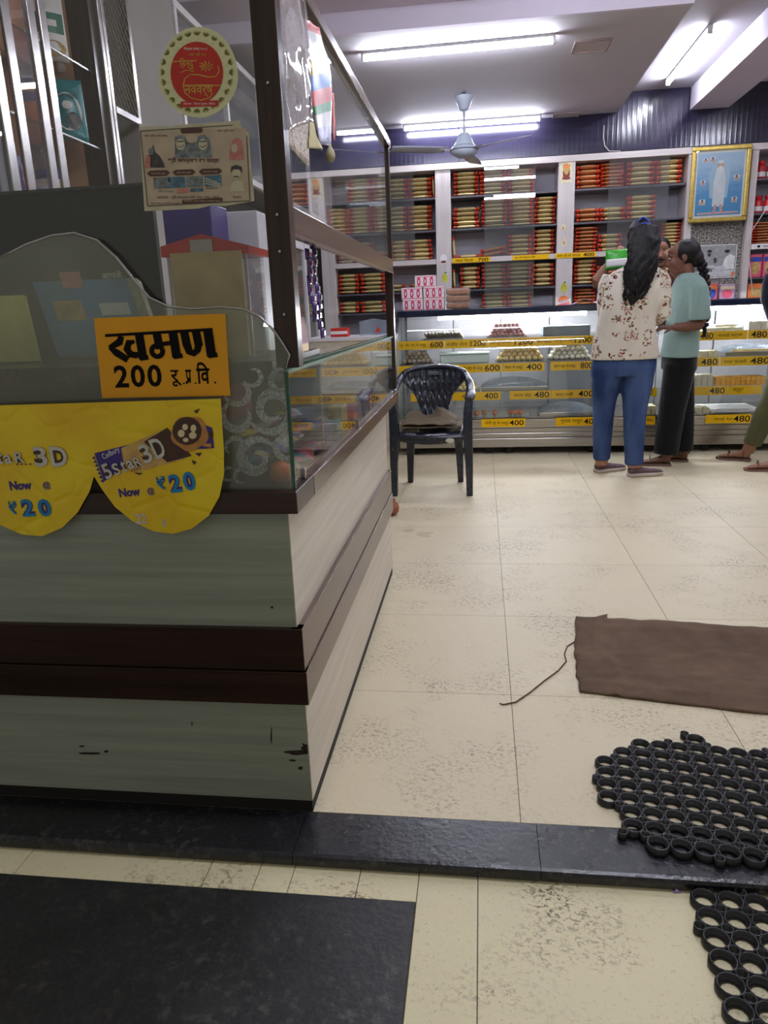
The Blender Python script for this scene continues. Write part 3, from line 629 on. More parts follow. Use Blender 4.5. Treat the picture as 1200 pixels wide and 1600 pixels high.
for sh, zz, grp in ((0, SZ[0], 'red jars on the top shelf beyond the gold frame'), (1, SZ[1], 'red jars on the second shelf beyond the gold frame')):
    for i in range(4):
        x = 2.46 + i * .088
        j = thing('snack_jar', f'red snack jar with white label, {ORD[i]} on the ' + ('top' if sh == 0 else 'second') + ' shelf beyond the gold frame', 'jar', (x, 7.42, zz), grp)
        obj('jar_body', MB().lathe([(.036, zz + .001), (.039, zz + .01), (.039, zz + .10), (.030, zz + .125)], (x, 7.42, 0), 14), m_jar, j, True)
        obj('jar_label', MB().lathe([(.0395, zz + .02), (.0395, zz + .06)], (x, 7.42, 0), 14, False), m_lid, j, True)
        obj('lid', MB().lathe([(.033, zz + .1251), (.034, zz + .145), (.030, zz + .15)], (x, 7.42, 0), 14), m_jar, j, True)
for k in range(2):
    stack_x = 2.42 + k * .27
    for i in range(8):
        o = inst('snack_packet', PK['b'], (stack_x + .13, 7.45, SZ[2] + .024 * (i + .5) + .001), scale=(.25, .16, .0238)); tag(o, f'thin brown packet, {(["lowest"] + [w_ + " up" for w_ in ORD[1:]] + ["seventh up", "topmost"])[i]} of {ORD[k]} stack beyond the gold frame', 'snack packet', f'thin packets beyond the gold frame, {ORD[k]} stack')
card(su, 2.405, 2.62, SF - .0045, SZ[2] - .044, SZ[2] - .001, [('●', .22, .34, .5, 0), ('=', .45, .8, .3, 0)], m_whitep)
for i, (m, n) in enumerate(((m_pink, 'first'), (m_pink, 'second'), (m_pink, 'third'))): carton('snack_carton', 2.47 + i * .115, SZ[3], .105, .20, .05, 7.36, m, f'pink snack pouch with gold disc, {n} below the white card', m_stk, m_blue)
for i, n in enumerate(('first', 'second')): carton('snack_carton', 2.50 + i * .17, SZ[4], .16, .13, .05, 7.36, m_orange, f'orange snack pouch on the lowest shelf, {n} from the pillar', m_stk, None)
# loose cables
m_cable = M('white_cable', (214, 208, 204), .5)
tag(obj('cable', MB().tube([aty(x, y, 7.30) for x, y in ((1200, 322), (1185, 345), (1172, 365), (1168, 380), (1171, 410), (1174, 440), (1176, 460))], .004, 6), m_cable, None, True), 'white cable hanging beside the pillar of pink pouches', 'cable')
tag(obj('cable', MB().tube([aty(x, y, 7.33) for x, y in ((944, 196), (943, 215), (945, 228), (952, 236), (970, 236))], .004, 6), m_cable, None, True), 'white cable coming down the purple wall panel', 'cable')
# ---------------------------------------------------------------- ceiling fan
fx, fy = -.13, 6.36
m_fan = M('fan_enamel', (176, 184, 198), .3, var=.05)
fn = thing('ceiling_fan', 'pale grey ceiling fan hanging in front of the back tube light', 'fan', (fx, fy, 2.72))
obj('canopy', MB().lathe([(.030, 2.60), (.036, 2.605), (.076, 2.69), (.074, 2.70)], (fx, fy, 0), 22), m_fan, fn, True)
obj('hook_shackle', MB().tube([(fx, fy, 2.70), (fx, fy, 2.722)], .012, 8), m_dark, fn)
obj('downrod', MB().tube([(fx, fy, 2.43), (fx, fy, 2.605)], .010, 10), m_fan, fn, True)
obj('motor_canopy', MB().lathe([(.082, 2.35), (.08, 2.355), (.036, 2.435), (.03, 2.44)], (fx, fy, 0), 22), m_fan, fn, True)
obj('motor', MB().lathe([(.02, 2.262), (.06, 2.268), (.098, 2.288), (.112, 2.31), (.112, 2.322), (.09, 2.345), (.07, 2.35)], (fx, fy, 0), 28), m_fan, fn, True)
obj('motor_ring', MB().lathe([(.1125, 2.312), (.1145, 2.314), (.1145, 2.319), (.1125, 2.321)], (fx, fy, 0), 28), M('fan_dark_ring', (70, 74, 86), .4), fn, True)
for i in range(3):
    a = math.radians(82 + 120 * i); d = V((math.cos(a), math.sin(a), 0)); s = V((-d.y, d.x, 0))
    def bl(u, v, d=d, s=s): return V((fx, fy, 2.318)) + d * (.16 + .44 * u) + s * ((v - .5) * (.10 + .03 * math.sin(u * 3))) + V((0, 0, (v - .5) * .022))
    b = obj('blade', MB().slab(bl, 8, 3, (0, 0, .003)), m_fan, fn, True)
    obj('blade_bracket', MB().bar(V((fx, fy, 2.318)) + d * .10, V((fx, fy, 2.318)) + d * .21, .05, .006), m_chrome, b)
# ================================================================ sweet counters
m_cglass = glass('display_glass', (252, 253, 252), haze=.0)
m_led = emissive('display_tube', (240, 244, 255), LED_W * 4)
m_backp = M('display_back_panel', (120, 118, 120), .5, var=.2, scale=3)
m_grey = M('grey_plastic', (110, 122, 130), .4)
PROF = [(5.70, .27), (5.70, .70), (5.712, .80), (5.742, .89), (5.79, .97), (5.855, 1.035), (5.92, 1.072)]
SH = [(.885, 5.80), (.700, 5.745), (.490, 5.73), (.287, 5.72)]
def display(X0, X1, label, led, cards):
    d = thing('sweet_counter', label, 'display counter', ((X0 + X1) / 2, 6.05, 0))
    obj('base', MB().box(X0, X1, 5.73, 6.40, .06, .25), m_steel, d)
    for z0, z1, y in ((.056, .125, 5.712), (.130, .165, 5.722), (.170, .205, 5.716), (.208, .262, 5.700)): obj('base_rail', MB().box(X0 - .001, X1 + .001, y, y + .03, z0, z1), m_steel, d, bevel=.004)
    for x in (X0 + .12, X0 + .70, X1 - .75, X1 - .12):
        w = obj('caster', MB().tube([(x - .022, 5.77, .031), (x + .022, 5.77, .031)], .030, 14), m_dark, d, True)
        obj('caster_fork', MB().box(x - .03, x + .03, 5.755, 5.79, .045, .061), m_chrome, w)
        obj('caster', MB().tube([(x - .022, 6.33, .031), (x + .022, 6.33, .031)], .030, 14), m_dark, d, True)
    mb = MB(); th = .005
    n = len(PROF); vs = [(x, y, z) for x in (X0 + .012, X1 - .012) for y, z in PROF]
    o2 = [(x, y + th, z - th * .3) for x in (X0 + .012, X1 - .012) for y, z in PROF]
    mb.add(vs, [(i, n + i, n + i + 1, i + 1) for i in range(n - 1)]); mb.add(o2, [(i + 1, n + i + 1, n + i, i) for i in range(n - 1)])
    obj('curved_glass', mb, m_cglass, d, True)
    for x in (X0, X1 - .008):
        pts = [(x, y, z) for y, z in PROF] + [(x, 6.40, 1.072), (x, 6.40, .262), (x, 5.70, .262)]
        obj('end_glass', MB().prism(pts, (.008, 0, 0)), m_cglass, d)
        obj('end_post', MB().box(x - .002, x + .012, 6.02, 6.06, .262, 1.072), m_grey, d)
    obj('glass_edge_strip', MB().box(X0, X1, 5.694, 5.699, .262, .276), m_chrome, d)
    obj('top_slab', MB().box(X0 - .008, X1 + .008, 5.905, 6.42, 1.080, 1.108), m_navy, d, bevel=.006)
    obj('top_nosing', MB().box(X0 - .008, X1 + .008, 5.88, 5.905, 1.062, 1.110), m_navy, d, bevel=.008)
    for z, y in SH: obj('display_shelf', MB().box(X0 + .012, X1 - .012, y + .01, 6.36, z - .008, z), m_chrome if z < .3 else m_cglass, d)
    nx = 4
    for i in range(nx):
        a = X0 + .012 + (X1 - X0 - .024) * i / nx; b = X0 + .012 + (X1 - X0 - .024) * (i + 1) / nx
        obj('back_slider', MB().box(a + .004, b - .004, 6.37 + .012 * (i % 2), 6.38 + .012 * (i % 2), .262, 1.07), m_backp, d)
    obj('light_tube', MB().tube([(led[0], 5.965, 1.045), (led[1], 5.965, 1.045)], .014, 10), m_led, d, True)
    obj('light_holder', MB().box(led[0] - .02, led[1] + .02, 5.95, 5.985, 1.061, 1.079), m_cap, d)
    for r, a, b, words in cards:
        z, y = SH[r]
        if r == 3: card(d, a, b, 5.6935, z - .068, z - .004, words)      # on the outer edge of the base
        else: card(d, a, b, y + .0085, z - .066, z - .002, words)
    return d
def cxy(px, r): return aty(px, 560, SH[r][1]).x
C1 = [(0, cxy(622, 0), cxy(694, 0), [('मुंग और गोंद के लड्डू', .05, .62, .5, 0), ('600', .70, .98, .66, .015)]), (0, cxy(695, 0), cxy(762, 0), [('अंजीर रोल', .02, .52, .5, .0), ('1200', .60, .95, .66, .01)]),
      (0, cxy(763, 0), cxy(836, 0), [('काजू कतरा', .04, .5, .5, .0), ('1200', .56, .95, .66, .01)]), (0, cxy(837, 0), cxy(926, 0), [('चेरी बाइट', .02, .28, .45, 0), ('काजू कतली', .33, .64, .45, 0), ('1200', .68, .97, .66, .01)]),
      (1, cxy(622, 1), cxy(668, 1), [('बर्फी', .2, .5, .5, 0)]), (1, cxy(708, 1), cxy(783, 1), [('मेवे और गोंद के लड्डू', .08, .62, .5, 0), ('600', .66, .97, .7, .01)]), (1, cxy(784, 1), cxy(851, 1), [('बेसन के लड्डू', .08, .5, .5, 0), ('400', .58, .94, .7, .01)]), (1, cxy(861, 1), cxy(926, 1), [('ड्राय फ्रुट के लड्डू', .08, .6, .5, 0), ('800', .72, 1.0, .7, .01)]),
      (2, cxy(640, 2), cxy(704, 2), [('400', .7, .98, .7, .01)]), (2, cxy(706, 2), cxy(783, 2), [('पेढा', .2, .45, .45, 0), ('400', .66, .94, .7, .01)]), (2, cxy(797, 2), cxy(862, 2), [('काला कंद', .1, .52, .45, 0), ('480', .6, .96, .7, .01)]), (2, cxy(863, 2), cxy(932, 2), [('बाटा दाडी', .1, .5, .45, 0), ('400', .62, .96, .7, .01)]),
      (3, cxy(752, 3), cxy(822, 3), [('मोती चूर के लड्डू', .08, .62, .5, .0), ('400', .64, .96, .66, .01)]), (3, cxy(870, 3), cxy(938, 3), [('गुलाब जामुन', .12, .62, .5, .0), ('400', .66, 1.0, .66, .01)])]
UX0, UX1, VX0, VX1 = -.64, .965, .985, 2.75
d1 = display(UX0, UX1, 'long curved-glass sweet counter behind the plastic chair', (-.335, .80), C1)
C2 = [(0, cxy(1060, 0), cxy(1113, 0), [('480', .6, .98, .7, .01)]), (0, cxy(1114, 0), cxy(1165, 0), [('मलाई बर्फी', .1, .85, .45, 0)]), (0, cxy(1166, 0), cxy(1225, 0), [('480', .08, .5, .72, .01)]),
      (1, cxy(1050, 1), cxy(1125, 1), [('480', .62, .96, .72, .01)]), (1, cxy(1126, 1), cxy(1225, 1), [('मावा कतली', .06, .42, .45, 0), ('480', .48, .78, .72, .01)]),
      (2, cxy(1008, 2), cxy(1030, 2), [('400', .1, .7, .6, 0)]), (2, cxy(1078, 2), cxy(1142, 2), [('480', .55, .92, .72, .01)]), (2, cxy(1143, 2), cxy(1196, 2), [('फ्रुट', .12, .45, .5, 0)]),
      (3, cxy(1000, 3), cxy(1028, 3), [('चुरा पेढा', .1, .9, .5, 0)]), (3, cxy(1108, 3), cxy(1180, 3), [('मलाई पेढा', .2, .6, .45, 0), ('480', .62, .98, .72, .01)])]
d2 = display(VX0, VX1, 'brightly lit curved-glass sweet counter behind the girl', (1.12, 2.45), C2)
# ---------------------------------------------------------------- sweets, each one a thing
def sweet(name, c, c2, sc=40, bump=.8):
    t = NT(name); co = t.coord('Object'); n = t.noise(co, sc, 3, .7); rnd = t.n('ShaderNodeObjectInfo').outputs['Random']
    col = t.ramp(t.math('ADD', n, t.math('MULTIPLY', rnd, .12)), [(.36, lin(c2)), (.62, lin(c))])
    return t.done(t.bsdf(col, .55, bump=n, bstr=bump, bd=.004))
m_besan = sweet('besan_sweet', (255, 232, 160), (232, 186, 92)); m_whiteb = sweet('white_sweet', (252, 248, 228), (222, 210, 170)); m_mixb = sweet('nutty_sweet', (196, 180, 150), (66, 48, 34), 70)
m_orng = sweet('orange_sweet', (244, 120, 40), (206, 80, 24)); m_pnk = sweet('rose_sweet', (222, 168, 160), (140, 74, 70), 50); m_barfi = sweet('cream_barfi', (246, 238, 204), (224, 206, 150), 30, .3); m_roll = sweet('pale_roll', (226, 220, 196), (120, 104, 70), 60)
m_obarfi = sweet('orange_barfi', (250, 190, 70), (240, 140, 40), 30, .3)
def ball(m):
    mb = MB().ell((0, 0, 0), .5, 12, 8); return mesh('sweet_ball', mb, m, True)
def piece(m): return mesh('sweet_piece', MB().box(-.5, .5, -.5, .5, 0, 1), m)
def heap(name, me, x0, x1, y0, z, r, nx, ny, layers, label, grp, jit=.0):
    dx = (x1 - x0) / nx
    for k in range(layers):
        for j in range(ny - (k + 1) // 2 if ny > 1 else 1):
            for i in range(nx - k):
                x = x0 + dx * (i + .5 + k * .5) + random.uniform(-jit, jit); y = y0 + j * 2 * r + (k % 2) * r * .5 + random.uniform(-jit, jit); zz = z + r + k * r * 1.55 + random.uniform(0, jit)
                o = inst(name, me, (x, y, zz), rot=(random.random() * 3, random.random() * 3, 0), scale=(2 * r * .97,) * 3); tag(o, label + ', ' + ('bottom', 'second', 'third', 'top')[k] + ' layer', 'sweet', grp)
def zx(px, y, Y): return aty(px, y, Y).x
b_b = ball(m_besan); b_w = ball(m_whiteb); b_m = ball(m_mixb); b_o = ball(m_orng); b_p = ball(m_pnk)
def tray(x0, x1, y0, y1, z, label, m=None, h=.022):
    t = MB(); t.box(x0, x1, y0, y1, z + .0005, z + .004); e = .004
    t.box(x0, x0 + e, y0, y1, z + .004, z + h).box(x1 - e, x1, y0, y1, z + .004, z + h).box(x0 + e, x1 - e, y0, y0 + e, z + .004, z + h).box(x0 + e, x1 - e, y1 - e, y1, z + .004, z + h)
    return tag(obj('tray', t, m or m_steel), label, 'tray')
z = SH[1][0] + .004
tray(zx(774, 566, 5.80), zx(853, 566, 5.80), 5.765, 5.96, SH[1][0], 'steel tray under the yellow sweet balls', h=.008)
heap('sweet_ball', b_b, zx(775, 566, 5.80) + .008, zx(851, 566, 5.80) - .006, 5.838, z, .0215, 8, 4, 4, 'round yellow sweet ball in the pyramid above the 400 card', 'yellow sweet balls in the pyramid', .001)
tray(zx(855, 566, 5.80), zx(926, 566, 5.80), 5.765, 5.96, SH[1][0], 'steel tray under the white sweet balls', h=.008)
heap('sweet_ball', b_w, zx(856, 566, 5.80) + .008, zx(925, 566, 5.80) - .006, 5.838, z, .020, 8, 4, 4, 'round white sweet ball in the heap above the 800 card', 'white sweet balls in the heap', .004)
tray(UX0 + .016, zx(676, 572, 5.80), 5.765, 5.96, SH[1][0], 'steel tray under the nutty sweet balls', h=.008)
heap('sweet_ball', b_m, UX0 + .024, zx(674, 572, 5.80) - .006, 5.838, z, .020, 6, 4, 3, 'dark nutty sweet ball in the heap above the chair back', 'nutty sweet balls in the heap', .004)
z = SH[2][0]
tray(zx(690, 612, 5.8), zx(750, 612, 5.8), 5.75, 5.95, z, 'steel tray of small yellow sweets', h=.01)
heap('sweet_ball', b_b, zx(691, 612, 5.8) + .006, zx(749, 612, 5.8) - .006, 5.78, z + .004, .019, 7, 3, 2, 'small yellow sweet ball in the low tray beside the chair', 'small yellow sweets in the low tray', .003)
z = SH[3][0]
tray(zx(735, 648, 5.8), zx(828, 648, 5.8), 5.74, 5.98, z, 'shallow clear tray of orange sweet balls', m_cglass, .045)
for i, px in enumerate((745, 756, 773, 797, 805, 813)):
    o = inst('sweet_ball', b_o, (zx(px, 644, 5.80), 5.80 + .015 * (i % 2), z + .026), scale=(.042,) * 3); tag(o, 'orange sweet ball, ' + ORD[i] + ' along the shallow clear tray', 'sweet', 'orange sweet balls in the clear tray')
z = SH[0][0]
tray(zx(662, 527, 5.87), zx(724, 527, 5.87), 5.83, 5.98, z, 'steel tray of pale rolled sweets', h=.012)
rollm = mesh('sweet_roll', MB().tube([(-.5, 0, 0), (.5, 0, 0)], .5, 10), m_roll, True)
x0 = zx(664, 525, 5.87); x1 = zx(722, 525, 5.87)
for i in range(10):
    o = inst('sweet_roll', rollm, (x0 + (x1 - x0) * (i + .5) / 10, 5.90, z + .0325 + .001), rot=(0, .35, 1.35), scale=(.10, .026, .026)); tag(o, 'pale sliced roll sweet on the top tray above the 600 card', 'sweet', 'pale roll sweets on the top tray')
tray(zx(760, 527, 5.87), zx(824, 527, 5.87), 5.83, 6.0, z, 'steel tray of rosy sweets', h=.010)
heap('sweet_ball', b_p, zx(762, 527, 5.87) + .006, zx(822, 527, 5.87) - .006, 5.855, z + .004, .016, 9, 4, 4, 'rosy sweet ball heaped on the top shelf of the sweet counter', 'rosy sweets on the top shelf', .002)
tag(obj('grey_tub', MB().box(zx(848, 520, 5.9), zx(922, 520, 5.9), 5.88, 6.12, SH[0][0] + .001, SH[0][0] + .075), m_grey, bevel=.006), 'grey plastic tub on the top shelf by the standing woman', 'tub')
# covered trays
m_film = glass('plastic_film', (232, 238, 242), haze=.30, hcol=(214, 222, 232), rough=.12)
m_foam = M('white_tub_plastic', (206, 222, 216), .4, var=.04)
def cover(x0, x1, y0, y1, z, h, label, m=None):
    c = thing('covered_tray', label, 'covered tray', ((x0 + x1) / 2, (y0 + y1) / 2, z))
    obj('tray_base', MB().box(x0, x1, y0, y1, z + .001, z + .03), m_steel, c, bevel=.003)
    def f(u, v):
        return (x0 + (x1 - x0) * u, y0 + (y1 - y0) * v, z + .0315 + h * (math.sin(math.pi * u) ** .55) * (math.sin(math.pi * v) ** .4) * (1 - .25 * u) + .004 * noise.noise(V((u * 7, v * 7, z * 9))))
    obj('film_cover', MB().grid(f, 18, 10), m or m_film, c, True)
cover(zx(752, 605, 5.8), zx(855, 605, 5.8), 5.75, 6.0, SH[2][0], .075, 'steel tray domed with clear film on the third shelf')
cover(zx(842, 648, 5.8), zx(932, 648, 5.8), 5.74, 6.0, SH[3][0], .075, 'steel tray domed with clear film on the bottom shelf', glass('bright_film', (225, 232, 238), haze=.5, hcol=(224, 230, 238), rough=.1))
tb = thing('white_tub', 'pale green plastic tub with lid on the second shelf', 'tub', (zx(726, 570, 5.82), 5.86, SH[1][0]))
obj('tub_body', MB().box(zx(688, 570, 5.82), zx(764, 570, 5.82), 5.78, 5.98, SH[1][0] + .001, SH[1][0] + .07), m_foam, tb, bevel=.012)
obj('tub_rim', MB().box(zx(687, 570, 5.82), zx(765, 570, 5.82), 5.775, 5.985, SH[1][0] + .071, SH[1][0] + .083), m_foam, tb, bevel=.005)
# second counter: slabs and squares
p_c = piece(m_barfi); p_o = piece(m_obarfi); p_w = piece(m_whiteb)
def blocks(me, x0, x1, y0, z, s, h, nx, ny, layers, label, grp):
    for k in range(layers):
        for j in range(ny):
            for i in range(nx):
                o = inst('sweet_square', me, (x0 + (x1 - x0) * (i + .5) / nx + random.uniform(-.001, .001), y0 + j * s * 1.03, z + .0006 + k * (h + .0008)), random.uniform(-.03, .03), scale=((x1 - x0) / nx * .88, s * .93, h * .97)); tag(o, label + (', ' + ('bottom', 'middle' if layers == 3 else 'upper', 'top')[k] + ' layer' if layers > 1 else ''), 'sweet', grp)
a = lambda px: aty(px, 560, 5.82).x
blocks(p_c, a(1098), a(1158), 5.86, SH[0][0], .09, .022, 2, 2, 1, 'flat cream barfi slab on the top shelf of the bright counter', 'cream barfi slabs on the top shelf')
blocks(p_c, a(1113), a(1150), 5.88, SH[0][0] + .0245, .08, .020, 1, 1, 1, 'cream barfi slab stacked on the others on the top shelf', None)
blocks(p_w, a(1166), a(1196), 5.86, SH[0][0], .05, .03, 3, 2, 2, 'small white barfi block on the top shelf behind the sleeve', 'white barfi blocks on the top shelf')
blocks(p_c, a(1088), a(1119), 5.80, SH[1][0], .04, .022, 4, 3, 2, 'cream barfi square beside the girl, second shelf', 'cream barfi squares on the second shelf')
blocks(p_w, a(1078), a(1114), 5.79, SH[2][0], .04, .027, 4, 3, 3, 'white barfi square in the three-high stack beside the girl', 'white barfi squares in the three-high stack')
blocks(p_o, a(1118), a(1196), 5.79, SH[2][0], .045, .030, 10, 3, 2, 'orange barfi square in the long two-high row', 'orange barfi squares in the long row')
blocks(p_c, a(1004), a(1028), 5.79, SH[3][0], .05, .03, 3, 3, 2, 'cream peda square seen between the two women', 'cream squares between the two women')
blocks(p_c, a(1078), a(1112), 5.79, SH[3][0], .05, .02, 3, 3, 2, 'cream barfi square on the bottom shelf behind the black trousers', 'cream squares on the bottom shelf')
tag(obj('paper_lining', MB().box(a(1114), a(1200), 5.76, 6.2, SH[3][0] + .001, SH[3][0] + .012), m_whitep, bevel=.003), 'white paper-lined tray on the bottom shelf of the bright counter', 'tray')
cover(a(1130), a(1230), 5.78, 6.05, SH[1][0], .06, 'film covered tray of yellow sweets beside the orange row above')
tag(obj('yellow_slab', MB().box(a(1140), a(1220), 5.77, 5.779, SH[1][0] + .032, SH[1][0] + .05), m_besan, bevel=.003), 'thin yellow sweet slab at the front of a covered tray', 'sweet')
# ---------------------------------------------------------------- goods on the counter tops
m_box = M('white_carton_gloss', (236, 224, 230), .35, var=.04); m_mag = M('magenta_print', (198, 32, 92), .4)
def pink_box(px, bz, lab):
    x = aty(px, 470, 5.95).x; w, h, dp = .160, .086, .12
    b = tag(obj('sweet_box', MB().box(x - w / 2, x + w / 2, 5.935, 5.935 + dp, bz, bz + h), m_box, bevel=.003), lab, 'box', 'white boxes with magenta ovals')
    for i in range(3):
        cx_ = x - w * .31 + i * w * .31
        obj('print', MB().prism([(cx_ + q[0], 5.9344, bz + h * .5 + q[1]) for q in [(.013 * math.cos(t), .024 * math.sin(t) + (.008 if math.sin(t) > 0 else -.008)) for t in [2 * math.pi * k / 16 for k in range(16)]]], (0, -.0006, 0)), m_mag, b)
        obj('print', MB().prism([(cx_ + q[0], 5.9336, bz + h * .5 + q[1]) for q in [(.005 * math.cos(t), .017 * math.sin(t)) for t in [2 * math.pi * k / 10 for k in range(10)]]], (0, -.0005, 0)), m_box, b)
    for zz in (.006, .074): obj('print', MB().box(x - w / 2 + .006, x + w / 2 - .006, 5.9338, 5.9345, bz + zz, bz + zz + .005), m_pink, b)
zt = 1.1105
for px, k, lab in ((645, 0, 'bottom row, end away from the brown packs'), (678, 0, 'bottom row, beside the brown packs'), (644, 1, 'middle row, end away from the brown packs'), (678, 1, 'middle row, beside the brown packs'), (665, 2, 'alone on top of the pile')):
    pink_box(px, zt + k * .0868, 'white sweet box with magenta ovals, ' + lab)
m_brp = glass('pack_film_sheen', (246, 242, 240), haze=.30, hcol=(226, 206, 196), hscale=20); m_bisc = M('brown_rusk', (176, 124, 92), .5, var=.2, scale=30, bump=.3)  # pale haze in the film paints in the shine of the plastic
xb0 = aty(697, 465, 5.95).x; xb1 = aty(735, 465, 5.95).x
for i in range(3):
    p = thing('rusk_pack', 'clear pack of brown rusks, ' + ('lowest', 'middle', 'topmost')[i] + ' of the pile on the counter', 'food pack', ((xb0 + xb1) / 2, 6.0, zt + .0525 * i), 'rusk packs on the counter')
    obj('rusks', MB().box(xb0 + .008, xb1 - .012, 5.945, 6.08, zt + .0525 * i + .004, zt + .0525 * i + .046), m_bisc, p, bevel=.01)
    obj('wrapper', MB().box(xb0, xb1, 5.938, 6.088, zt + .0525 * i + .0005, zt + .0525 * i + .052), m_brp, p, bevel=.014)
def sheet(u, v):
    p = aty(893 + 50 * u, 474, 5.95)
    return (p.x, 5.92 + .2 * v, zt + .002 + .035 * max(0, math.sin(3.1 * (u * 1.5 - .1))) * (1 - v * .5) + .02 * v * u)
tag(obj('paper_sheet', MB().slab(sheet, 10, 6, (0, 0, .0008)), M('lilac_paper', (206, 196, 220), .6), None, True), 'crumpled lilac paper sheet on the counter beside the floral shirt', 'paper')
# ================================================================ plastic armchair
KX, KY = -.305, 4.575
m_plas = (lambda t: t.done(t.bsdf(t.ramp(t.noise(t.coord('Object'), 7, 5, .7), [(.45, lin((22, 26, 40))), (.72, lin((46, 52, 68))), (.85, lin((96, 100, 108)))]), t.math('ADD', t.math('MULTIPLY', t.noise(t.coord('Object'), 25, 4), .3), .14), spec=.6)))(NT('scuffed_navy_plastic'))
ch = thing('plastic_armchair', 'dark navy moulded plastic armchair with a brown cloth on its seat', 'chair', (KX, KY, 0))
def K(x, y, z): return V((KX + x, KY + y, z))
def rect_ring(c, w, d): return [c + V((-w, -d, 0)), c + V((w, -d, 0)), c + V((w, d, 0)), c + V((-w, d, 0))]
for s in (-1, 1):
    obj('leg', MB().loft([rect_ring(K(s * x, y, z), w, d) for x, y, z, w, d in ((.233, -.165, 0, .019, .022), (.231, -.166, .2, .023, .028), (.222, -.165, .40, .029, .034), (.226, -.16, .52, .026, .032), (.234, -.15, .605, .023, .034), (.236, -.145, .612, .02, .03))]), m_plas, ch, bevel=.006)
    obj('leg', MB().loft([rect_ring(K(s * x, y, z), w, d) for x, y, z, w, d in ((.168, .205, 0, .018, .018), (.162, .19, .2, .024, .024), (.150, .165, .385, .03, .03))]), m_plas, ch, bevel=.006)
    obj('armrest', MB().tube([K(s * x, y, z) for x, y, z in ((.234, -.185, .596), (.238, -.15, .613), (.242, -.06, .622), (.240, .04, .640), (.228, .12, .672), (.2, .19, .712))], [(.030, .008), (.031, .009), (.030, .010), (.028, .012), (.026, .014), (.024, .016)], 10, up=(0, 0, 1)), m_plas, ch, True)
arch = [(.2 * math.cos(a), .19 + .055 * math.sin(a), .712 + .048 * math.sin(a)) for a in [math.pi * i / 14 for i in range(15)]]
obj('back_rail', MB().tube([K(*p) for p in arch], [(.024, .016)] * 15, 10, up=(0, 0, 1)), m_plas, ch, True)
HW = [(.39, .085), (.45, .088), (.52, .100), (.57, .118), (.61, .142), (.64, .172), (.67, .197), (.715, .199), (.745, .15)]
def hw(z):
    for (a, wa), (b, wb) in zip(HW, HW[1:]):
        if z <= b: return wa + (wb - wa) * (z - a) / (b - a)
    return HW[-1][1]
def splat(u, v):
    z = .39 + .355 * v; w = hw(z); x = (2 * u - 1) * w
    # feathered relief: overlapping leaves rising to points
    f = abs(((x * 26 + 100.5) % 1) - .5) * 2; row = ((z - .06 * f) * 11) % 1
    rel = .008 * (row ** 1.5) * (1 if .44 < z < .71 else .2) - .006 * (f ** 3)
    y = .165 + .075 * (v ** .8) - .10 * (x * x) / .04 * .3 - rel
    return K(x, y, z)
obj('backrest', MB().slab(splat, 48, 44, (0, -.006, 0)), m_plas, ch, True)
obj('back_slot', MB().box(KX - .035, KX + .035, KY + .205, KY + .232, .722, .729).box(KX - .035, KX + .035, KY + .205, KY + .230, .711, .717), M('slot_shine', (120, 126, 140), .3), ch)
def seat(u, v):
    x = (2 * u - 1) * (.205 - .02 * v); y = -.21 + .385 * v; e = abs(2 * u - 1)
    z = .405 - .022 * math.sin(math.pi * u) * math.sin(math.pi * min(1, v * 1.2)) - (.03 * (1 - v / .08) if v < .08 else 0)
    y -= .022 * math.cos((2 * u - 1) * 1.4) * (1 - v)
    return K(x, y, z)
obj('seat', MB().slab(seat, 20, 24, (0, 0, .012)), m_plas, ch, True)
def apron(u, v):
    x = (2 * u - 1) * .2; y = -.208 - .022 * math.cos((2 * u - 1) * 1.4); return K(x, y, .385 - v * (.052 - .022 * (abs(2 * u - 1) ** 2)))
obj('front_apron', MB().slab(apron, 16, 3, (0, -.012, 0)), m_plas, ch, True)
for s in (-1, 1): obj('side_apron', MB().bar(K(s * .197, -.18, .375), K(s * .175, .16, .375), .012, .05), m_plas, ch)
obj('back_apron', MB().bar(K(-.16, .165, .375), K(.16, .165, .375), .012, .05), m_plas, ch)
obj('oval_badge', MB().prism([K(.118 + .026 * math.cos(t), -.2335 + .006 * abs(.118 + .026 * math.cos(t)) , .357 + .014 * math.sin(t)) for t in [2 * math.pi * i / 18 for i in range(18)]], (0, -.003, 0)), M('cream_badge', (206, 204, 184), .5), ch)
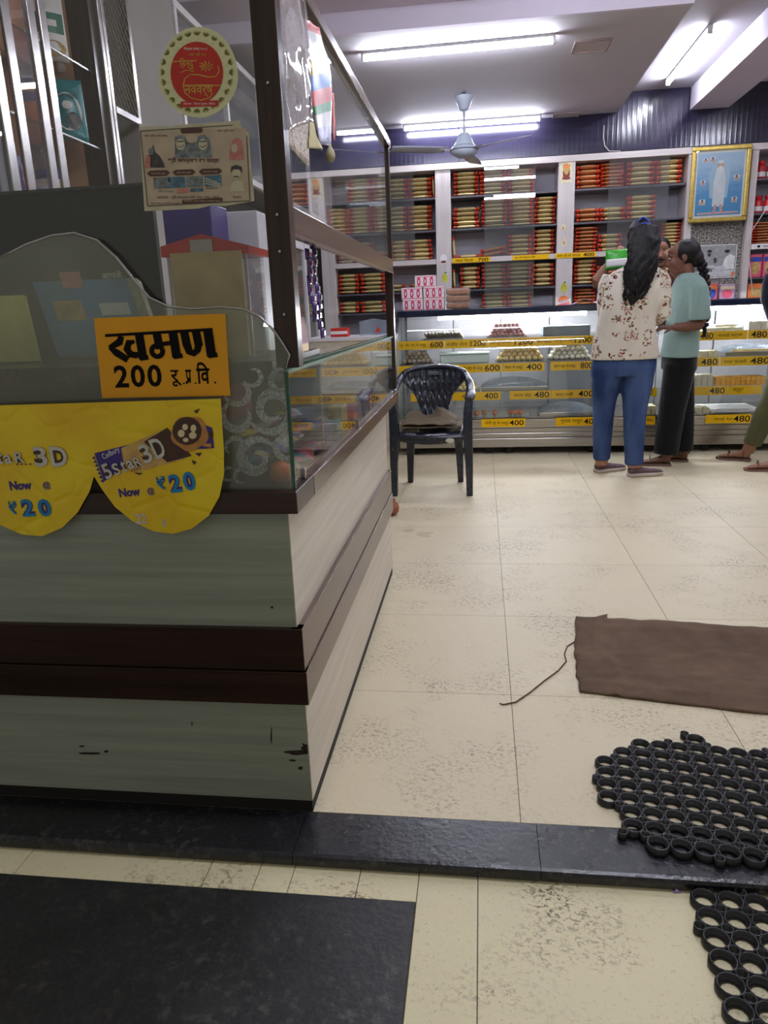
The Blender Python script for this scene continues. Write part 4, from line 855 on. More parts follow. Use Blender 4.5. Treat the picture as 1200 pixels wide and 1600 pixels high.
# folded cloth on the seat
m_sack = (lambda t: t.done(t.bsdf(t.mix(t.math('MULTIPLY', t.noise(t.coord('World'), 6, 5, .7), .8), lin((118, 102, 78)), lin((80, 66, 50))), .92, bump=t.n('ShaderNodeTexWave', i_Vector=t.coord('World', (1, 1, 1), (0, 0, .6)), i_Scale=150, i_Distortion=2.).outputs[1], bstr=.5, bd=.002)))(NT('brown_sackcloth'))
fc = thing('folded_cloth', 'crumpled brown sackcloth folded on the plastic chair seat', 'cloth', (KX - .02, KY - .03, .40))
for k, (x0, x1, y0, y1, zb, sd) in enumerate(((-.185, .185, -.19, .10, .4215, 1), (-.178, .150, -.178, .12, .4375, 5))):
    def cl(u, v, x0=x0, x1=x1, y0=y0, y1=y1, zb=zb, sd=sd, k=k):
        n = noise.noise(V((u * 3.2, v * 3, sd))); n2 = noise.noise(V((u * 9 + 2 * v, v * 8, sd + 3)))
        pk = k * (.075 * max(0, 1 - abs(u - .74 + .1 * v) * 3.2) * max(0, v - .25) + .03 * max(0, 1 - abs(u - .2) * 4) * v)
        fold = .014 * abs(math.sin(4.2 * u + 2.4 * v + sd)) * (k * v + .15)
        return K(x0 + (x1 - x0) * u + .02 * noise.noise(V((sd, v * 4, 0))), y0 + (y1 - y0) * v + .02 * noise.noise(V((u * 4, sd, 0))), zb + .010 + (.007 + .006 * k) * n + .006 * n2 * k + pk + fold)
    obj('cloth_fold', MB().slab(cl, 34, 26, (0, 0, .005)), m_sack, fc, True)
# ================================================================ burlap sack used as a mat
def burlap():
    t = NT('dirty_burlap'); w = t.coord('World', (1, 1, 1), (0, 0, -.03))
    a = t.n('ShaderNodeTexWave', i_Vector=w, i_Scale=110, i_Distortion=1.5, bands_direction='X').outputs[1]; b = t.n('ShaderNodeTexWave', i_Vector=w, i_Scale=110, i_Distortion=1.5, bands_direction='Y').outputs[1]
    wv = t.math('ADD', a, b); n = t.noise(w, 5, 5, .65)
    c = t.ramp(n, [(.3, lin((98, 80, 66))), (.55, lin((120, 98, 80))), (.8, lin((138, 112, 88)))])
    c = t.mix(t.math('MULTIPLY', wv, .16), c, lin((40, 30, 24)))
    return t.done(t.bsdf(c, .95, bump=wv, bstr=.5, bd=.002, spec=.2))
m_burlap = burlap()
bm = thing('sack_mat', 'flattened brown burlap sack lying on the tiles as a mat', 'mat', (.8, 2.25, 0))
Lp = [atz(x, y) for x, y in ((906, 1083), (902, 1060), (899, 1035), (897, 1010), (900, 966))]; Rp = [V((1.62, 1.81, 0)), V((1.62, 1.95, 0)), V((1.63, 2.09, 0)), V((1.63, 2.24, 0)), V((1.62, 2.385, 0))]
def along(P, v): i = min(int(v * (len(P) - 1)), len(P) - 2); f = v * (len(P) - 1) - i; return P[i].lerp(P[i + 1], f)
def sackf(u, v):
    p = along(Lp, v).lerp(along(Rp, v), u)
    p.y += .006 * noise.noise(V((u * 14, v * 2, 3))) + (-.02 * math.sin(u * 3.1) if v < .5 else .018 * math.sin(u * 3.1)) * abs(2 * v - 1)
    p.x += .010 * noise.noise(V((v * 9, 2, u * 30))) * (u < .02)
    h = .011 + .007 * noise.noise(V((u * 6, v * 5, 1))) + .006 * noise.noise(V((u * 20, v * 14, 7)))
    if v > .97 or v < .03 or u < .01: h *= .8
    p.z = max(.0062, h + .005 * math.exp(-((v - .12 - .03 * math.sin(u * 5)) / .03) ** 2) + .009 * math.exp(-((u - .075 - .02 * math.sin(v * 6)) / .010) ** 2) + .007 * math.exp(-((v - .9) / .02) ** 2)); return p
obj('sack_body', MB().slab(sackf, 90, 40, (0, 0, .0055)), m_burlap, bm, True)
fl_ = [atz(x, y) for x, y in ((936, 966), (949, 963), (948, 975), (930, 977), (926, 969))]
obj('torn_flap', MB().prism([p + V((0, 0, .004)) for p in fl_], (0, 0, .006)), m_burlap, bm)
obj('loose_thread', MB().tube([atz(x, y, .003) for x, y in ((897, 1003), (886, 1010), (882, 1022), (885, 1033), (872, 1048), (850, 1064), (828, 1082), (806, 1097), (786, 1101), (781, 1099))], .0022, 6), m_burlap, bm, True)
# ================================================================ rubber ring mats
m_rub = M('wet_black_rubber', (26, 25, 27), .38, var=.25, scale=30, bump=.15)
def inside(p, poly):
    c = False; n = len(poly)
    for i in range(n):
        a = poly[i]; b = poly[i - 1]
        if (a[1] > p[1]) != (b[1] > p[1]) and p[0] < (b[0] - a[0]) * (p[1] - a[1]) / (b[1] - a[1]) + a[0]: c = not c
    return c
def ring_mat(label, poly, z, org, ang, p=.0465, h=.016):
    mb = MB(); ca, sa = math.cos(ang), math.sin(ang); cells = set(); posts = set()
    for i in range(-40, 41):
        for j in range(-40, 41):
            x = org[0] + p * (i * ca - j * sa); y = org[1] + p * (i * sa + j * ca)
            if inside((x, y), poly): cells.add((i, j))
    for i, j in cells:
        x = org[0] + p * (i * ca - j * sa); y = org[1] + p * (i * sa + j * ca)
        for q in ((0, 0), (1, 0), (0, 1), (1, 1)): posts.add((i + q[0], j + q[1]))
        mb.lathe([(.545 * p, z), (.545 * p, z + h * .8), (.50 * p, z + h * .86), (.495 * p, z + h), (.445 * p, z + h), (.43 * p, z + h * .55), (.37 * p, z + h * .5), (.325 * p, z + h * .1), (.325 * p, z), (.545 * p, z)], (x, y, 0), 14, False)
    for i, j in posts:
        if sum((i - a, j - b) in cells for a in (0, 1) for b in (0, 1)) < 3 and (i * 7 + j * 3) % 5: continue
        i -= .5; j -= .5; x = org[0] + p * (i * ca - j * sa); y = org[1] + p * (i * sa + j * ca)
        mb.lathe([(.24 * p, z), (.24 * p, z + h * 1.02), (.20 * p, z + h * 1.02), (.17 * p, z + h * .3), (.01 * p, z + h * .25)], (x, y, 0), 10, False)
    return tag(obj('ring_mat', mb, m_rub, None, True), label, 'mat')
pa = [atz(x, y)[:2] for x, y in ((1008, 1166), (985, 1178), (955, 1190), (934, 1205), (928, 1222), (938, 1245), (955, 1262), (975, 1284), (992, 1305), (1010, 1325), (1060, 1336), (1110, 1353), (1150, 1352))] + [(.75, 1.315), (1.3, 1.33), (1.3, 1.72)] + [atz(x, y)[:2] for x, y in ((1180, 1178), (1140, 1172), (1090, 1162), (1050, 1163))]
ring_mat('black rubber ring mat lying partly over the stone threshold', pa, .0012, (.30, 1.60), math.radians(-6))
pb = [atz(x, y, ZO)[:2] for x, y in ((1092, 1400), (1075, 1420), (1090, 1465), (1108, 1520), (1135, 1600), (1150, 1660))] + [(.30, .55), (1.4, .55), (1.4, 1.25)]
pb = [(x, min(y, 1.262)) for x, y in pb]
ring_mat('black rubber ring mat on the pavement in front of the step', pb, ZO + .0012, (.43, 1.20), math.radians(-3), .0485)
# scrap of wrapper on the pavement
p = atz(1057, 1393, ZO)
o = tag(obj('wrapper_scrap', MB().prism([p + V((-.008, -.006, .002)), p + V((.009, -.004, .002)), p + V((-.003, .012, .007))], (0, 0, .0008)), M('violet_foil', (110, 60, 140), .3)), 'tiny violet foil scrap on the cream pavement tile', 'litter')
obj('white_print', MB().prism([p + V((-.003, -.003, .0032)), p + V((.004, -.002, .0032)), p + V((-.001, .006, .0055))], (0, 0, .0005)), m_whitep, o)
p = atz(621, 806); tag(obj('clay_pot', MB().lathe([(.03, .001), (.05, .02), (.055, .045), (.045, .07), (.03, .08), (.036, .09), (.03, .088)], (p.x - .045, p.y + .02, 0), 18), M('red_clay', (150, 86, 60), .7), None, True), 'small red clay pot on the floor behind the counter end', 'pot')
# ================================================================ people
def skin(name, c): 
    t = NT(name); co = t.coord('Object'); c = lin(c)
    col = t.ramp(t.noise(co, 14, 4), [(.3, tuple(x * .86 for x in c[:3])), (.7, tuple(x * 1.08 for x in c[:3]))])
    return t.done(t.bsdf(col, .5, bump=t.noise(co, 160, 2), bstr=.05, spec=.4))
def cloth(name, c, var=.12, sc=6, rough=.85, wr=.35):
    t = NT(name); co = t.coord('Object'); c = lin(c)
    col = t.ramp(t.noise(co, sc, 4), [(.3, tuple(x * (1 - var) for x in c[:3])), (.7, tuple(min(1, x * (1 + var)) for x in c[:3]))])
    h = t.math('ADD', t.noise(t.coord('Object', (1, 1, .45)), 13, 3, .6, 1.2), t.math('MULTIPLY', t.noise(co, 300, 1), .06))
    return t.done(t.bsdf(col, rough, bump=h, bstr=wr, bd=.02, spec=.2, sheen=.1))
def floral():
    t = NT('cream_floral_cloth'); co = t.coord('Object')
    wob = t.n('ShaderNodeMix', data_type='VECTOR'); t.set(wob.inputs[0], .05); t.set(wob.inputs[4], co)
    t.set(wob.inputs[5], t.n('ShaderNodeTexNoise', i_Vector=co, i_Scale=24, i_Detail=2).outputs[1])
    base = t.ramp(t.noise(co, 5, 3), [(.3, lin((206, 196, 180))), (.7, lin((228, 220, 206)))])
    big = t.n('ShaderNodeTexVoronoi', i_Vector=wob.outputs[1], i_Scale=10.5, i_Randomness=.55)              # sprays
    sm = t.n('ShaderNodeTexVoronoi', i_Vector=wob.outputs[1], i_Scale=60, i_Randomness=1)                  # leaves and petals in a spray
    msk = t.math('MULTIPLY', t.math('LESS_THAN', big.outputs['Distance'], .45), t.math('LESS_THAN', sm.outputs['Distance'], .46))
    pet = t.ramp(t.n('ShaderNodeSeparateColor', i_0=sm.outputs['Color']).outputs[0], [(.0, lin((112, 52, 48))), (.3, lin((176, 120, 110))), (.5, lin((92, 70, 40))), (.75, lin((150, 120, 70))), (1, lin((64, 48, 40)))])
    col = t.mix(msk, base, pet)
    h = t.noise(t.coord('Object', (1, 1, .5)), 10, 3, .6, 1.2)
    return t.done(t.bsdf(col, .85, bump=h, bstr=.4, bd=.02, spec=.2))
def denim():
    t = NT('blue_denim'); co = t.coord('Object')
    f = t.ramp(t.noise(t.coord('Object', (1, 1, .35)), 7, 4), [(.35, (0,) * 3), (.75, (1,) * 3)])
    col = t.mix(f, lin((38, 56, 96)), lin((82, 104, 146)))
    h = t.math('ADD', t.noise(t.coord('Object', (1, 1, 2.2)), 14, 3, .6, 1), t.math('MULTIPLY', t.noise(co, 400, 1), .08))
    return t.done(t.bsdf(col, .85, bump=h, bstr=.4, bd=.015, spec=.2))
def hairm(name, c=(14, 11, 12)):
    t = NT(name); co = t.coord('Object', (160, 160, 7))
    n = t.noise(co, 1, 3, .6, .4)
    return t.done(t.bsdf(t.ramp(n, [(.35, lin(tuple(x * .5 for x in c))), (.7, lin(tuple(x * 1.5 for x in c)))]), .45, bump=n, bstr=.5, bd=.006, spec=.3))
m_hair = hairm('black_hair'); m_skA = skin('skin_warm', (176, 124, 96)); m_skB = skin('skin_deep', (112, 74, 58)); m_skC = skin('skin_tan', (150, 104, 82)); m_eye = M('eye_white', (214, 206, 200), .25); m_iris = M('eye_dark', (24, 14, 12), .15); m_lip = skin('lips', (126, 66, 62))
Rz = lambda a: Matrix.Rotation(a, 3, 'Z')
def head(mb, c, yaw, s=1., pitch=0.):
    """volumes of a head; local +y is the facing direction"""
    R = Rz(yaw) @ Matrix.Rotation(pitch, 3, 'X'); c = V(c)
    def E_(p, r, n=14): mb.ell(c + R @ (V(p) * s), tuple(x * s for x in r), n, 10, R)
    E_((0, -.012, .028), (.074, .092, .082), 18); E_((0, .030, -.030), (.060, .060, .082), 16); E_((0, .052, -.092), (.030, .030, .024)); E_((0, .02, -.07), (.052, .055, .045))
    for sx in (-1, 1): E_((sx * .036, .058, -.03), (.024, .026, .026)); E_((sx * .073, -.008, -.012), (.009, .018, .030)); E_((sx * .028, .078, .014), (.024, .013, .008)); E_((sx * .011, .092, -.043), (.009, .011, .008))
    mb.tube([c + R @ (V(p) * s) for p in ((0, .082, .012), (0, .094, -.012), (0, .106, -.036), (0, .092, -.047))], [.006 * s, .009 * s, .013 * s, .008 * s], 8)
    E_((0, .086, -.066), (.022, .012, .006)); E_((0, .084, -.075), (.020, .012, .007)); E_((0, .065, .045), (.05, .03, .03))
    return R
def face(c, R, s, par, hair=m_hair, brow=True):
    c = V(c)
    for sx in (-1, 1):
        e = obj('eye', MB().ell(c + R @ (V((sx * .029, .0835, -.003)) * s), (.0125 * s, .006 * s, .0062 * s), 12, 8, R), m_eye, par, True)
        obj('iris', MB().ell(c + R @ (V((sx * .029, .0885, -.003)) * s), (.0055 * s, .003 * s, .0056 * s), 10, 6, R), m_iris, e, True)
        if brow: obj('eyebrow', MB().tube([c + R @ (V(p) * s) for p in ((sx * .012, .0935, .019), (sx * .03, .0935, .024), (sx * .046, .083, .018))], [.0028 * s, .0036 * s, .0018 * s], 6), hair, par, True)
    obj('lips', MB().ell(c + R @ (V((0, .0965, -.067)) * s), (.019 * s, .004 * s, .0035 * s), 12, 6, R).ell(c + R @ (V((0, .0945, -.0755)) * s), (.016 * s, .005 * s, .0045 * s), 12, 6, R), m_lip, par, True)
def hand(mb, w, fdir, up, s=1., curl=.5, side=1):
    """palm and five fingers growing from wrist w; fdir along the hand, up = back of the hand"""
    w = V(w); f = V(fdir).normalized(); u = V(up); u = (u - f * u.dot(f)).normalized(); r = f.cross(u) * side
    mb.tube([w - f * .01 * s, w + f * .03 * s, w + f * .075 * s], [(.024 * s, .017 * s), (.034 * s, .016 * s), (.038 * s, .013 * s)], 10, up=tuple(u))
    for k, (o, L) in enumerate(((-.029, .062), (-.010, .074), (.010, .070), (.029, .055))):
        p0 = w + f * .07 * s + r * o * s; pts = [p0]; a = 0; d = f
        for q in range(3):
            a += curl * (.5 + .25 * q); d = f * math.cos(a) - u * math.sin(a); pts.append(pts[-1] + d * L * s * (.45, .32, .25)[q] + r * o * .08 * s)
        mb.tube(pts, [.0088 * s, .0085 * s, .0078 * s, .006 * s], 8)
    t0 = w + f * .022 * s - r * .030 * s; mb.tube([t0, t0 + (f * .7 - r * .7 - u * .2) * .032 * s, t0 + (f * 1.0 - r * .55 - u * .5) * .055 * s], [.012 * s, .0105 * s, .008 * s], 8)
def limb(mb, pts, n=14, up=(0, 1, 0)): mb.tube([p[:3] for p in pts], [(p[3], p[4] if len(p) > 4 else p[3]) for p in pts], n, up=up); return mb
def rings(mb, rows, n=20):
    """torso from ellipses: (z, cx, cy, half x, half y)"""
    return mb.loft([[(cx + a * math.cos(t), cy + b * math.sin(t), z) for t in [2 * math.pi * q / n for q in range(n)]] for z, cx, cy, a, b in rows])
def shoe(par, heel, yaw, L, up_m, sole_m, name='shoe', ankle=True, w=.040):
    R = Rz(yaw); h = V(heel)
    def T_(x, y, z): return h + R @ V((x, y, z))
    prof = [(0, .030), (.12, .034), (.35, .032), (.6, .041), (.8, .042), (.93, .034), (1, .016)]
    def outline(k, z): return [T_(s * ww * k, q * L, z) for s, seq in ((1, prof), (-1, list(reversed(prof)))) for q, ww in seq]
    s_ = obj(name, MB().loft([outline(.96, .0015), outline(1.04, .010), outline(1.02, .024)]), sole_m, par, True)
    mb = MB(); tops = [(0.01, .028, .07), (.10, .031, .075), (.25, .031, .072), (.42, .033, .06), (.6, .038, .05), (.8, .038, .042), (.93, .030, .036), (.995, .012, .028)]
    mb.loft([[T_(ww * math.cos(t) * (1 if math.sin(t) < .3 else .86), q * L, .02 + (zt - .02) * (.5 + .5 * math.sin(t)) if True else 0) for t in [2 * math.pi * k / 14 for k in range(14)]] for q, ww, zt in tops])
    obj('upper', mb, up_m, s_, True)
    return s_
def sandal_foot(par, body_mb, heel, yaw, L, strap_m, sole_m):
    R = Rz(yaw); h = V(heel)
    def T_(x, y, z): return h + R @ V((x, y, z))
    body_mb.loft([[T_(ww * math.cos(t), q * L, .016 + (zt - .016) * (.5 + .5 * math.sin(t))) for t in [2 * math.pi * k / 12 for k in range(12)]] for q, ww, zt in ((.03, .022, .06), (.12, .027, .075), (.3, .027, .075), (.5, .032, .055), (.7, .037, .042), (.82, .036, .036), (.86, .034, .034))])
    for k, o in enumerate((-.026, -.011, .002, .014, .026)): body_mb.tube([T_(o, .80 * L, .026), T_(o * 1.05, (.97 - .03 * abs(k - 1)) * L, .023)], [.0095 - .001 * (k > 1), .0075], 8)
    prof = [(0, .030), (.2, .032), (.45, .031), (.7, .043), (.9, .042), (1.03, .022)]
    s_ = obj('sandal', MB().loft([[T_(s * ww, q * L, z) for s, seq in ((1, prof), (-1, list(reversed(prof)))) for q, ww in seq] for z in (.0015, .015)]), sole_m, par, False)
    for q, hh, ww in ((.66, .048, .040), (.22, .072, .031)):
        obj('strap', MB().tube([T_(ww * math.cos(a), q * L, .014 + hh * math.sin(a)) for a in [math.pi * i / 10 for i in range(11)]], [(.011, .002)] * 11, 8, up=tuple(R @ V((0, 1, 0)))), strap_m, s_, True)
# ---------------------------------------------------------------- woman in the floral shirt, seen from behind
wo = thing('person', 'person with long black hair in a cream floral shirt and blue jeans, back turned', 'person', (.93, 4.95, 0))
hc = V((.975, 4.965, 1.492)); by = MB(); R1 = head(by, hc, math.radians(-25), .95, .05)
limb(by, [(.978, 4.945, 1.24, .06), (.98, 4.95, 1.34, .05), (.977, 4.955, 1.42, .05)])
rings(by, [(1.30, .97, 4.955, .07, .06), (1.25, .955, 4.955, .15, .08), (1.1, .94, 4.95, .15, .09), (.95, .912, 4.95, .14, .085), (.80, .912, 4.95, .17, .10), (.70, .912, 4.95, .15, .09)])
for P in (((.815, 4.95, .74, .085), (.802, 4.965, .58, .08), (.80, 4.975, .44, .055), (.80, 4.985, .25, .052), (.805, 5.005, .06, .042)), ((1.0, 4.945, .74, .085), (.997, 4.945, .58, .08), (.99, 4.93, .44, .055), (.99, 4.91, .25, .052), (.997, 4.895, .06, .042))): limb(by, P)
limb(by, [(1.10, 4.955, 1.25, .045), (1.135, 4.945, 1.15, .04), (1.142, 4.97, 1.04, .038), (1.115, 5.08, .995, .030), (1.10, 5.15, .985, .024)], up=(0, 0, 1)); hand(by, (1.10, 5.15, .985), (-.05, 1, .0), (0, 0, 1), .9, .55, -1)
limb(by, [(.80, 4.955, 1.25, .045), (.79, 4.985, 1.15, .04), (.80, 5.06, 1.05, .038), (.88, 5.17, 1.06, .030), (.93, 5.23, 1.07, .024)], up=(0, 0, 1)); hand(by, (.93, 5.23, 1.07), (.5, 1, .1), (0, 0, 1), .9, .6, 1)
fuse('body', by, m_skA, wo, .007, 2); face(hc, R1, .95, wo)
sh_ = MB()
rings(sh_, [(1.350, .983, 4.955, .058, .052), (1.33, .978, 4.955, .095, .066), (1.30, .965, 4.955, .150, .082), (1.26, .952, 4.952, .178, .098), (1.18, .945, 4.945, .185, .112), (1.09, .932, 4.942, .180, .116), (1.0, .914, 4.942, .178, .112), (.92, .908, 4.942, .188, .115), (.85, .910, 4.942, .203, .124), (.80, .913, 4.942, .212, .128), (.765, .913, 4.942, .216, .129)], 28)
limb(sh_, [(1.09, 4.955, 1.275, .055), (1.115, 4.95, 1.22, .060), (1.130, 4.945, 1.13, .056), (1.138, 4.965, 1.05, .054), (1.12, 5.05, 1.005, .046), (1.105, 5.12, .99, .040)], up=(0, 0, 1)); limb(sh_, [(.81, 4.955, 1.275, .055), (.79, 4.965, 1.22, .060), (.785, 4.99, 1.13, .056), (.80, 5.05, 1.05, .052), (.86, 5.14, 1.055, .044), (.905, 5.20, 1.065, .038)], up=(0, 0, 1))
fuse('shirt', sh_, floral(), wo, .009, 4)
je = MB(); rings(je, [(.86, .912, 4.945, .165, .098), (.80, .91, 4.945, .192, .112), (.72, .908, 4.947, .205, .118), (.66, .905, 4.95, .20, .112)], 24)
limb(je, [(.818, 4.95, .72, .100, .108), (.805, 4.96, .60, .094, .098), (.801, 4.97, .50, .078, .080), (.80, 4.975, .42, .070, .072), (.80, 4.982, .28, .064, .066), (.802, 4.992, .16, .058, .060), (.805, 5.0, .10, .057, .058)], 18)
limb(je, [(1.002, 4.945, .72, .105, .110), (.996, 4.945, .60, .100, .100), (.992, 4.935, .50, .084, .082), (.99, 4.925, .42, .075, .074), (.99, 4.912, .28, .067, .068), (.994, 4.90, .16, .061, .062), (.997, 4.897, .08, .060, .060)], 18)
fuse('jeans', je, denim(), wo, .009, 3)
m_shoeu = cloth('mauve_shoe_mesh', (104, 82, 88), .2, 40, .8, .15); m_sole = M('cream_sole', (196, 180, 168), .6)
shoe(wo, (.775, 5.02, 0), math.radians(-62), .235, m_shoeu, m_sole); shoe(wo, (.965, 4.885, 0), math.radians(-72), .24, m_shoeu, m_sole)
hr = MB(); hr.ell(hc + V((0, -.016, .022)), (.080, .098, .094), 20, 12, R1)
hp = [(.975, 4.90, 1.55), (.972, 4.868, 1.47), (.965, 4.848, 1.38), (.957, 4.838, 1.30), (.945, 4.836, 1.22), (.928, 4.835, 1.15), (.915, 4.838, 1.09)]
hr.tube(hp, [(.060, .05), (.082, .055), (.086, .05), (.080, .042), (.066, .034), (.045, .026), (.012, .012)], 18, up=(0, 1, 0))
random.seed(11)
for k in range(46):
    u0 = random.uniform(-1, 1); ln = random.uniform(.55, 1.04); ph = random.uniform(0, 6); pts = []
    for i in range(12):
        q = i / 11 * ln * (len(hp) - 1); j = min(int(q), len(hp) - 2); p = V(hp[j]).lerp(V(hp[j + 1]), q - j)
        wdt = (.075, .085, .088, .084, .074, .056, .036)[min(6, int(q))]
        pts.append(p + V((u0 * wdt * (1 + .10 * math.sin(q * 2.6 + ph)) + .012 * math.sin(q * 3.2 + ph), -.036 * math.sqrt(max(0, 1 - u0 * u0)) - .004 + .006 * math.sin(q * 4 + ph), 0)))
    hr.tube(pts, [.011 - .0008 * i for i in range(12)], 6)
for k in range(7):      # curls on the far shoulder
    pts = [V((1.015 + .012 * k / 7, 4.90 - .004 * k, 1.44)) + V((.022 * math.sin(i * 1.1 + k) + .005 * i, -.012 * math.cos(i * 1.1 + k), -.024 * i)) for i in range(9)]
    hr.tube(pts, [.009 - .0007 * i for i in range(9)], 6)
fuse('hair', hr, m_hair, wo, .006, 1)
obj('hair_tie', MB().tube([hc + V((.035 * math.cos(a) + .0, -.075 + .02 * math.sin(a), .098 + .018 * math.sin(a * 1.0) - .02 * abs(math.cos(a)))) for a in [2 * math.pi * i / 18 for i in range(18)]], .006, 8, close=True), M('blue_hair_tie', (36, 60, 170), .5), wo, True)
# ---------------------------------------------------------------- girl in the teal t-shirt, in profile
gi = thing('person', 'person with a black braid in a teal t-shirt and black trousers, in profile', 'person', (1.34, 5.28, 0))
hc = V((1.315, 5.285, 1.388)); yw = math.radians(78); by = MB(); R2 = head(by, hc, yw, .97, -.10)
limb(by, [(1.365, 5.28, 1.19, .06), (1.35, 5.28, 1.26, .047), (1.335, 5.28, 1.34, .048)])
rings(by, [(1.25, 1.36, 5.28, .06, .07), (1.21, 1.36, 5.28, .075, .13), (1.05, 1.345, 5.28, .085, .13), (.9, 1.34, 5.28, .08, .12), (.76, 1.335, 5.28, .095, .14), (.68, 1.335, 5.28, .09, .13)])
for P in (((1.32, 5.21, .70, .075), (1.305, 5.22, .44, .055), (1.29, 5.235, .25, .05), (1.285, 5.24, .06, .038)), ((1.36, 5.35, .70, .075), (1.385, 5.35, .44, .055), (1.41, 5.35, .25, .05), (1.43, 5.35, .06, .038))): limb(by, P)
limb(by, [(1.375, 5.14, 1.21, .045), (1.39, 5.11, 1.1, .04), (1.405, 5.10, .985, .036), (1.395, 5.095, .955, .036), (1.31, 5.08, .945, .033), (1.235, 5.08, .948, .025)], up=(0, 1, 0)); hand(by, (1.235, 5.08, .948), (-1, .05, .0), (0, -.3, 1), .85, .45, 1)
limb(by, [(1.375, 5.42, 1.21, .045), (1.37, 5.45, 1.1, .04), (1.36, 5.45, .99, .036), (1.27, 5.42, .96, .032), (1.20, 5.38, .97, .025)], up=(0, 1, 0)); hand(by, (1.20, 5.38, .97), (-1, -.4, .1), (0, .3, 1), .85, .5, -1)
m_strap = M('brown_leather', (96, 62, 50), .6, var=.15); m_ssole = M('sandal_sole', (120, 92, 78), .7)
sandal_foot(gi, by, (1.315, 5.235, 0), math.radians(82), .215, m_strap, m_ssole); sandal_foot(gi, by, (1.462, 5.355, 0), math.radians(70), .215, m_strap, m_ssole)
fuse('body', by, m_skB, gi, .006, 2); face(hc, R2, .97, gi)
ts = MB(); rings(ts, [(1.285, 1.352, 5.28, .052, .056), (1.272, 1.355, 5.28, .066, .080), (1.25, 1.36, 5.28, .082, .125), (1.20, 1.355, 5.28, .095, .160), (1.12, 1.347, 5.28, .103, .168), (1.0, 1.343, 5.28, .104, .160), (.9, 1.338, 5.28, .108, .162), (.80, 1.334, 5.28, .117, .170), (.745, 1.332, 5.28, .122, .174)], 26)
limb(ts, [(1.37, 5.16, 1.225, .055), (1.382, 5.12, 1.17, .064), (1.392, 5.10, 1.08, .066), (1.398, 5.095, .985, .068)], up=(0, 1, 0)); limb(ts, [(1.37, 5.40, 1.225, .055), (1.372, 5.44, 1.17, .062), (1.37, 5.455, 1.08, .064), (1.365, 5.455, .99, .066)], up=(0, 1, 0))
fuse('t_shirt', ts, cloth('teal_cotton', (132, 156, 150), .06, 8), gi, .009, 4)
tr = MB(); rings(tr, [(.80, 1.334, 5.28, .10, .15), (.74, 1.334, 5.28, .112, .162), (.66, 1.335, 5.28, .112, .160)], 22)
limb(tr, [(1.325, 5.215, .70, .105, .088), (1.312, 5.22, .55, .098, .084), (1.298, 5.23, .40, .090, .080), (1.284, 5.235, .22, .086, .078), (1.278, 5.24, .085, .083, .076)], 18); limb(tr, [(1.355, 5.35, .70, .100, .088), (1.375, 5.35, .55, .088, .082), (1.395, 5.35, .40, .080, .076), (1.408, 5.35, .22, .076, .074), (1.414, 5.35, .085, .074, .072)], 18)
fuse('trousers', tr, cloth('black_cotton', (13, 13, 15), .2, 6, .85, .4), gi, .009, 3)
hr = MB(); hr.ell(hc + R2 @ V((0, -.022, .026)), (.078, .090, .084), 20, 12, R2); hr.ell(hc + R2 @ V((0, -.080, -.022)), (.055, .048, .058), 14, 10, R2)
fuse('hair', hr, m_hair, gi, .006, 2)
bp3 = [V((1.395, 5.275, 1.375)), V((1.432, 5.262, 1.325)), V((1.46, 5.25, 1.22)), V((1.47, 5.245, 1.12)), V((1.474, 5.24, 1.02)), V((1.474, 5.24, .93))]
br_ = MB()
for i in range(27):
    p = along(bp3, i / 26 * .999); s = 1 if i % 2 else -1; r = .027 * (1 - .4 * i / 26)
    br_.ell(p + V((s * r * .5, -.004 * s, 0)), (r * .85, r * .8, r * 1.05), 10, 7, Matrix.Rotation(s * .6, 3, 'Y'))
br_.ell(bp3[-1] + V((0, 0, -.02)), (.014, .014, .04), 10, 7)
obj('braid', br_, m_hair, gi, True)
# ---------------------------------------------------------------- shopkeeper behind the counter holding up a green packet
ma = thing('person', 'person behind the counter holding up a green packet, face half hidden', 'person', (1.45, 6.66, 0))
hc = V((1.462, 6.60, 1.495)); by = MB(); R3 = head(by, hc, math.radians(170), 1.02, 0)
limb(by, [(1.46, 6.63, 1.26, .065), (1.46, 6.63, 1.40, .056)]); rings(by, [(1.33, 1.46, 6.64, .08, .07), (1.27, 1.46, 6.65, .17, .09), (1.1, 1.46, 6.65, .17, .10), (.9, 1.46, 6.66, .16, .10), (.75, 1.46, 6.66, .16, .10)])
for sx in (-1, 1): limb(by, [(1.46 + sx * .09, 6.66, .80, .085), (1.46 + sx * .09, 6.66, .45, .06), (1.46 + sx * .09, 6.66, .06, .045)]); by.ell((1.46 + sx * .09, 6.62, .035), (.045, .11, .033), 12, 8)
limb(by, [(1.29, 6.63, 1.28, .05), (1.10, 6.53, 1.265, .046), (.925, 6.45, 1.275, .042), (.93, 6.44, 1.29, .042), (1.0, 6.43, 1.38, .036), (1.065, 6.42, 1.455, .027)], up=(0, 1, 0)); hand(by, (1.065, 6.42, 1.455), (.55, -.1, .75), (-.3, -1, .2), .95, .75, 1)
limb(by, [(1.63, 6.63, 1.28, .05), (1.68, 6.60, 1.12, .045), (1.66, 6.52, 1.17, .04), (1.55, 6.46, 1.34, .034), (1.52, 6.44, 1.40, .027)], up=(0, 1, 0)); hand(by, (1.52, 6.44, 1.40), (-.3, -.2, .9), (0, -1, .2), .95, .7, -1)
fuse('body', by, m_skC, ma, .007, 2); face(hc, R3, 1.02, ma)
hr = MB(); hr.ell(hc + R3 @ V((0, -.02, .035)), (.081, .096, .086), 20, 12, R3); fuse('hair', hr, m_hair, ma, .006, 1)
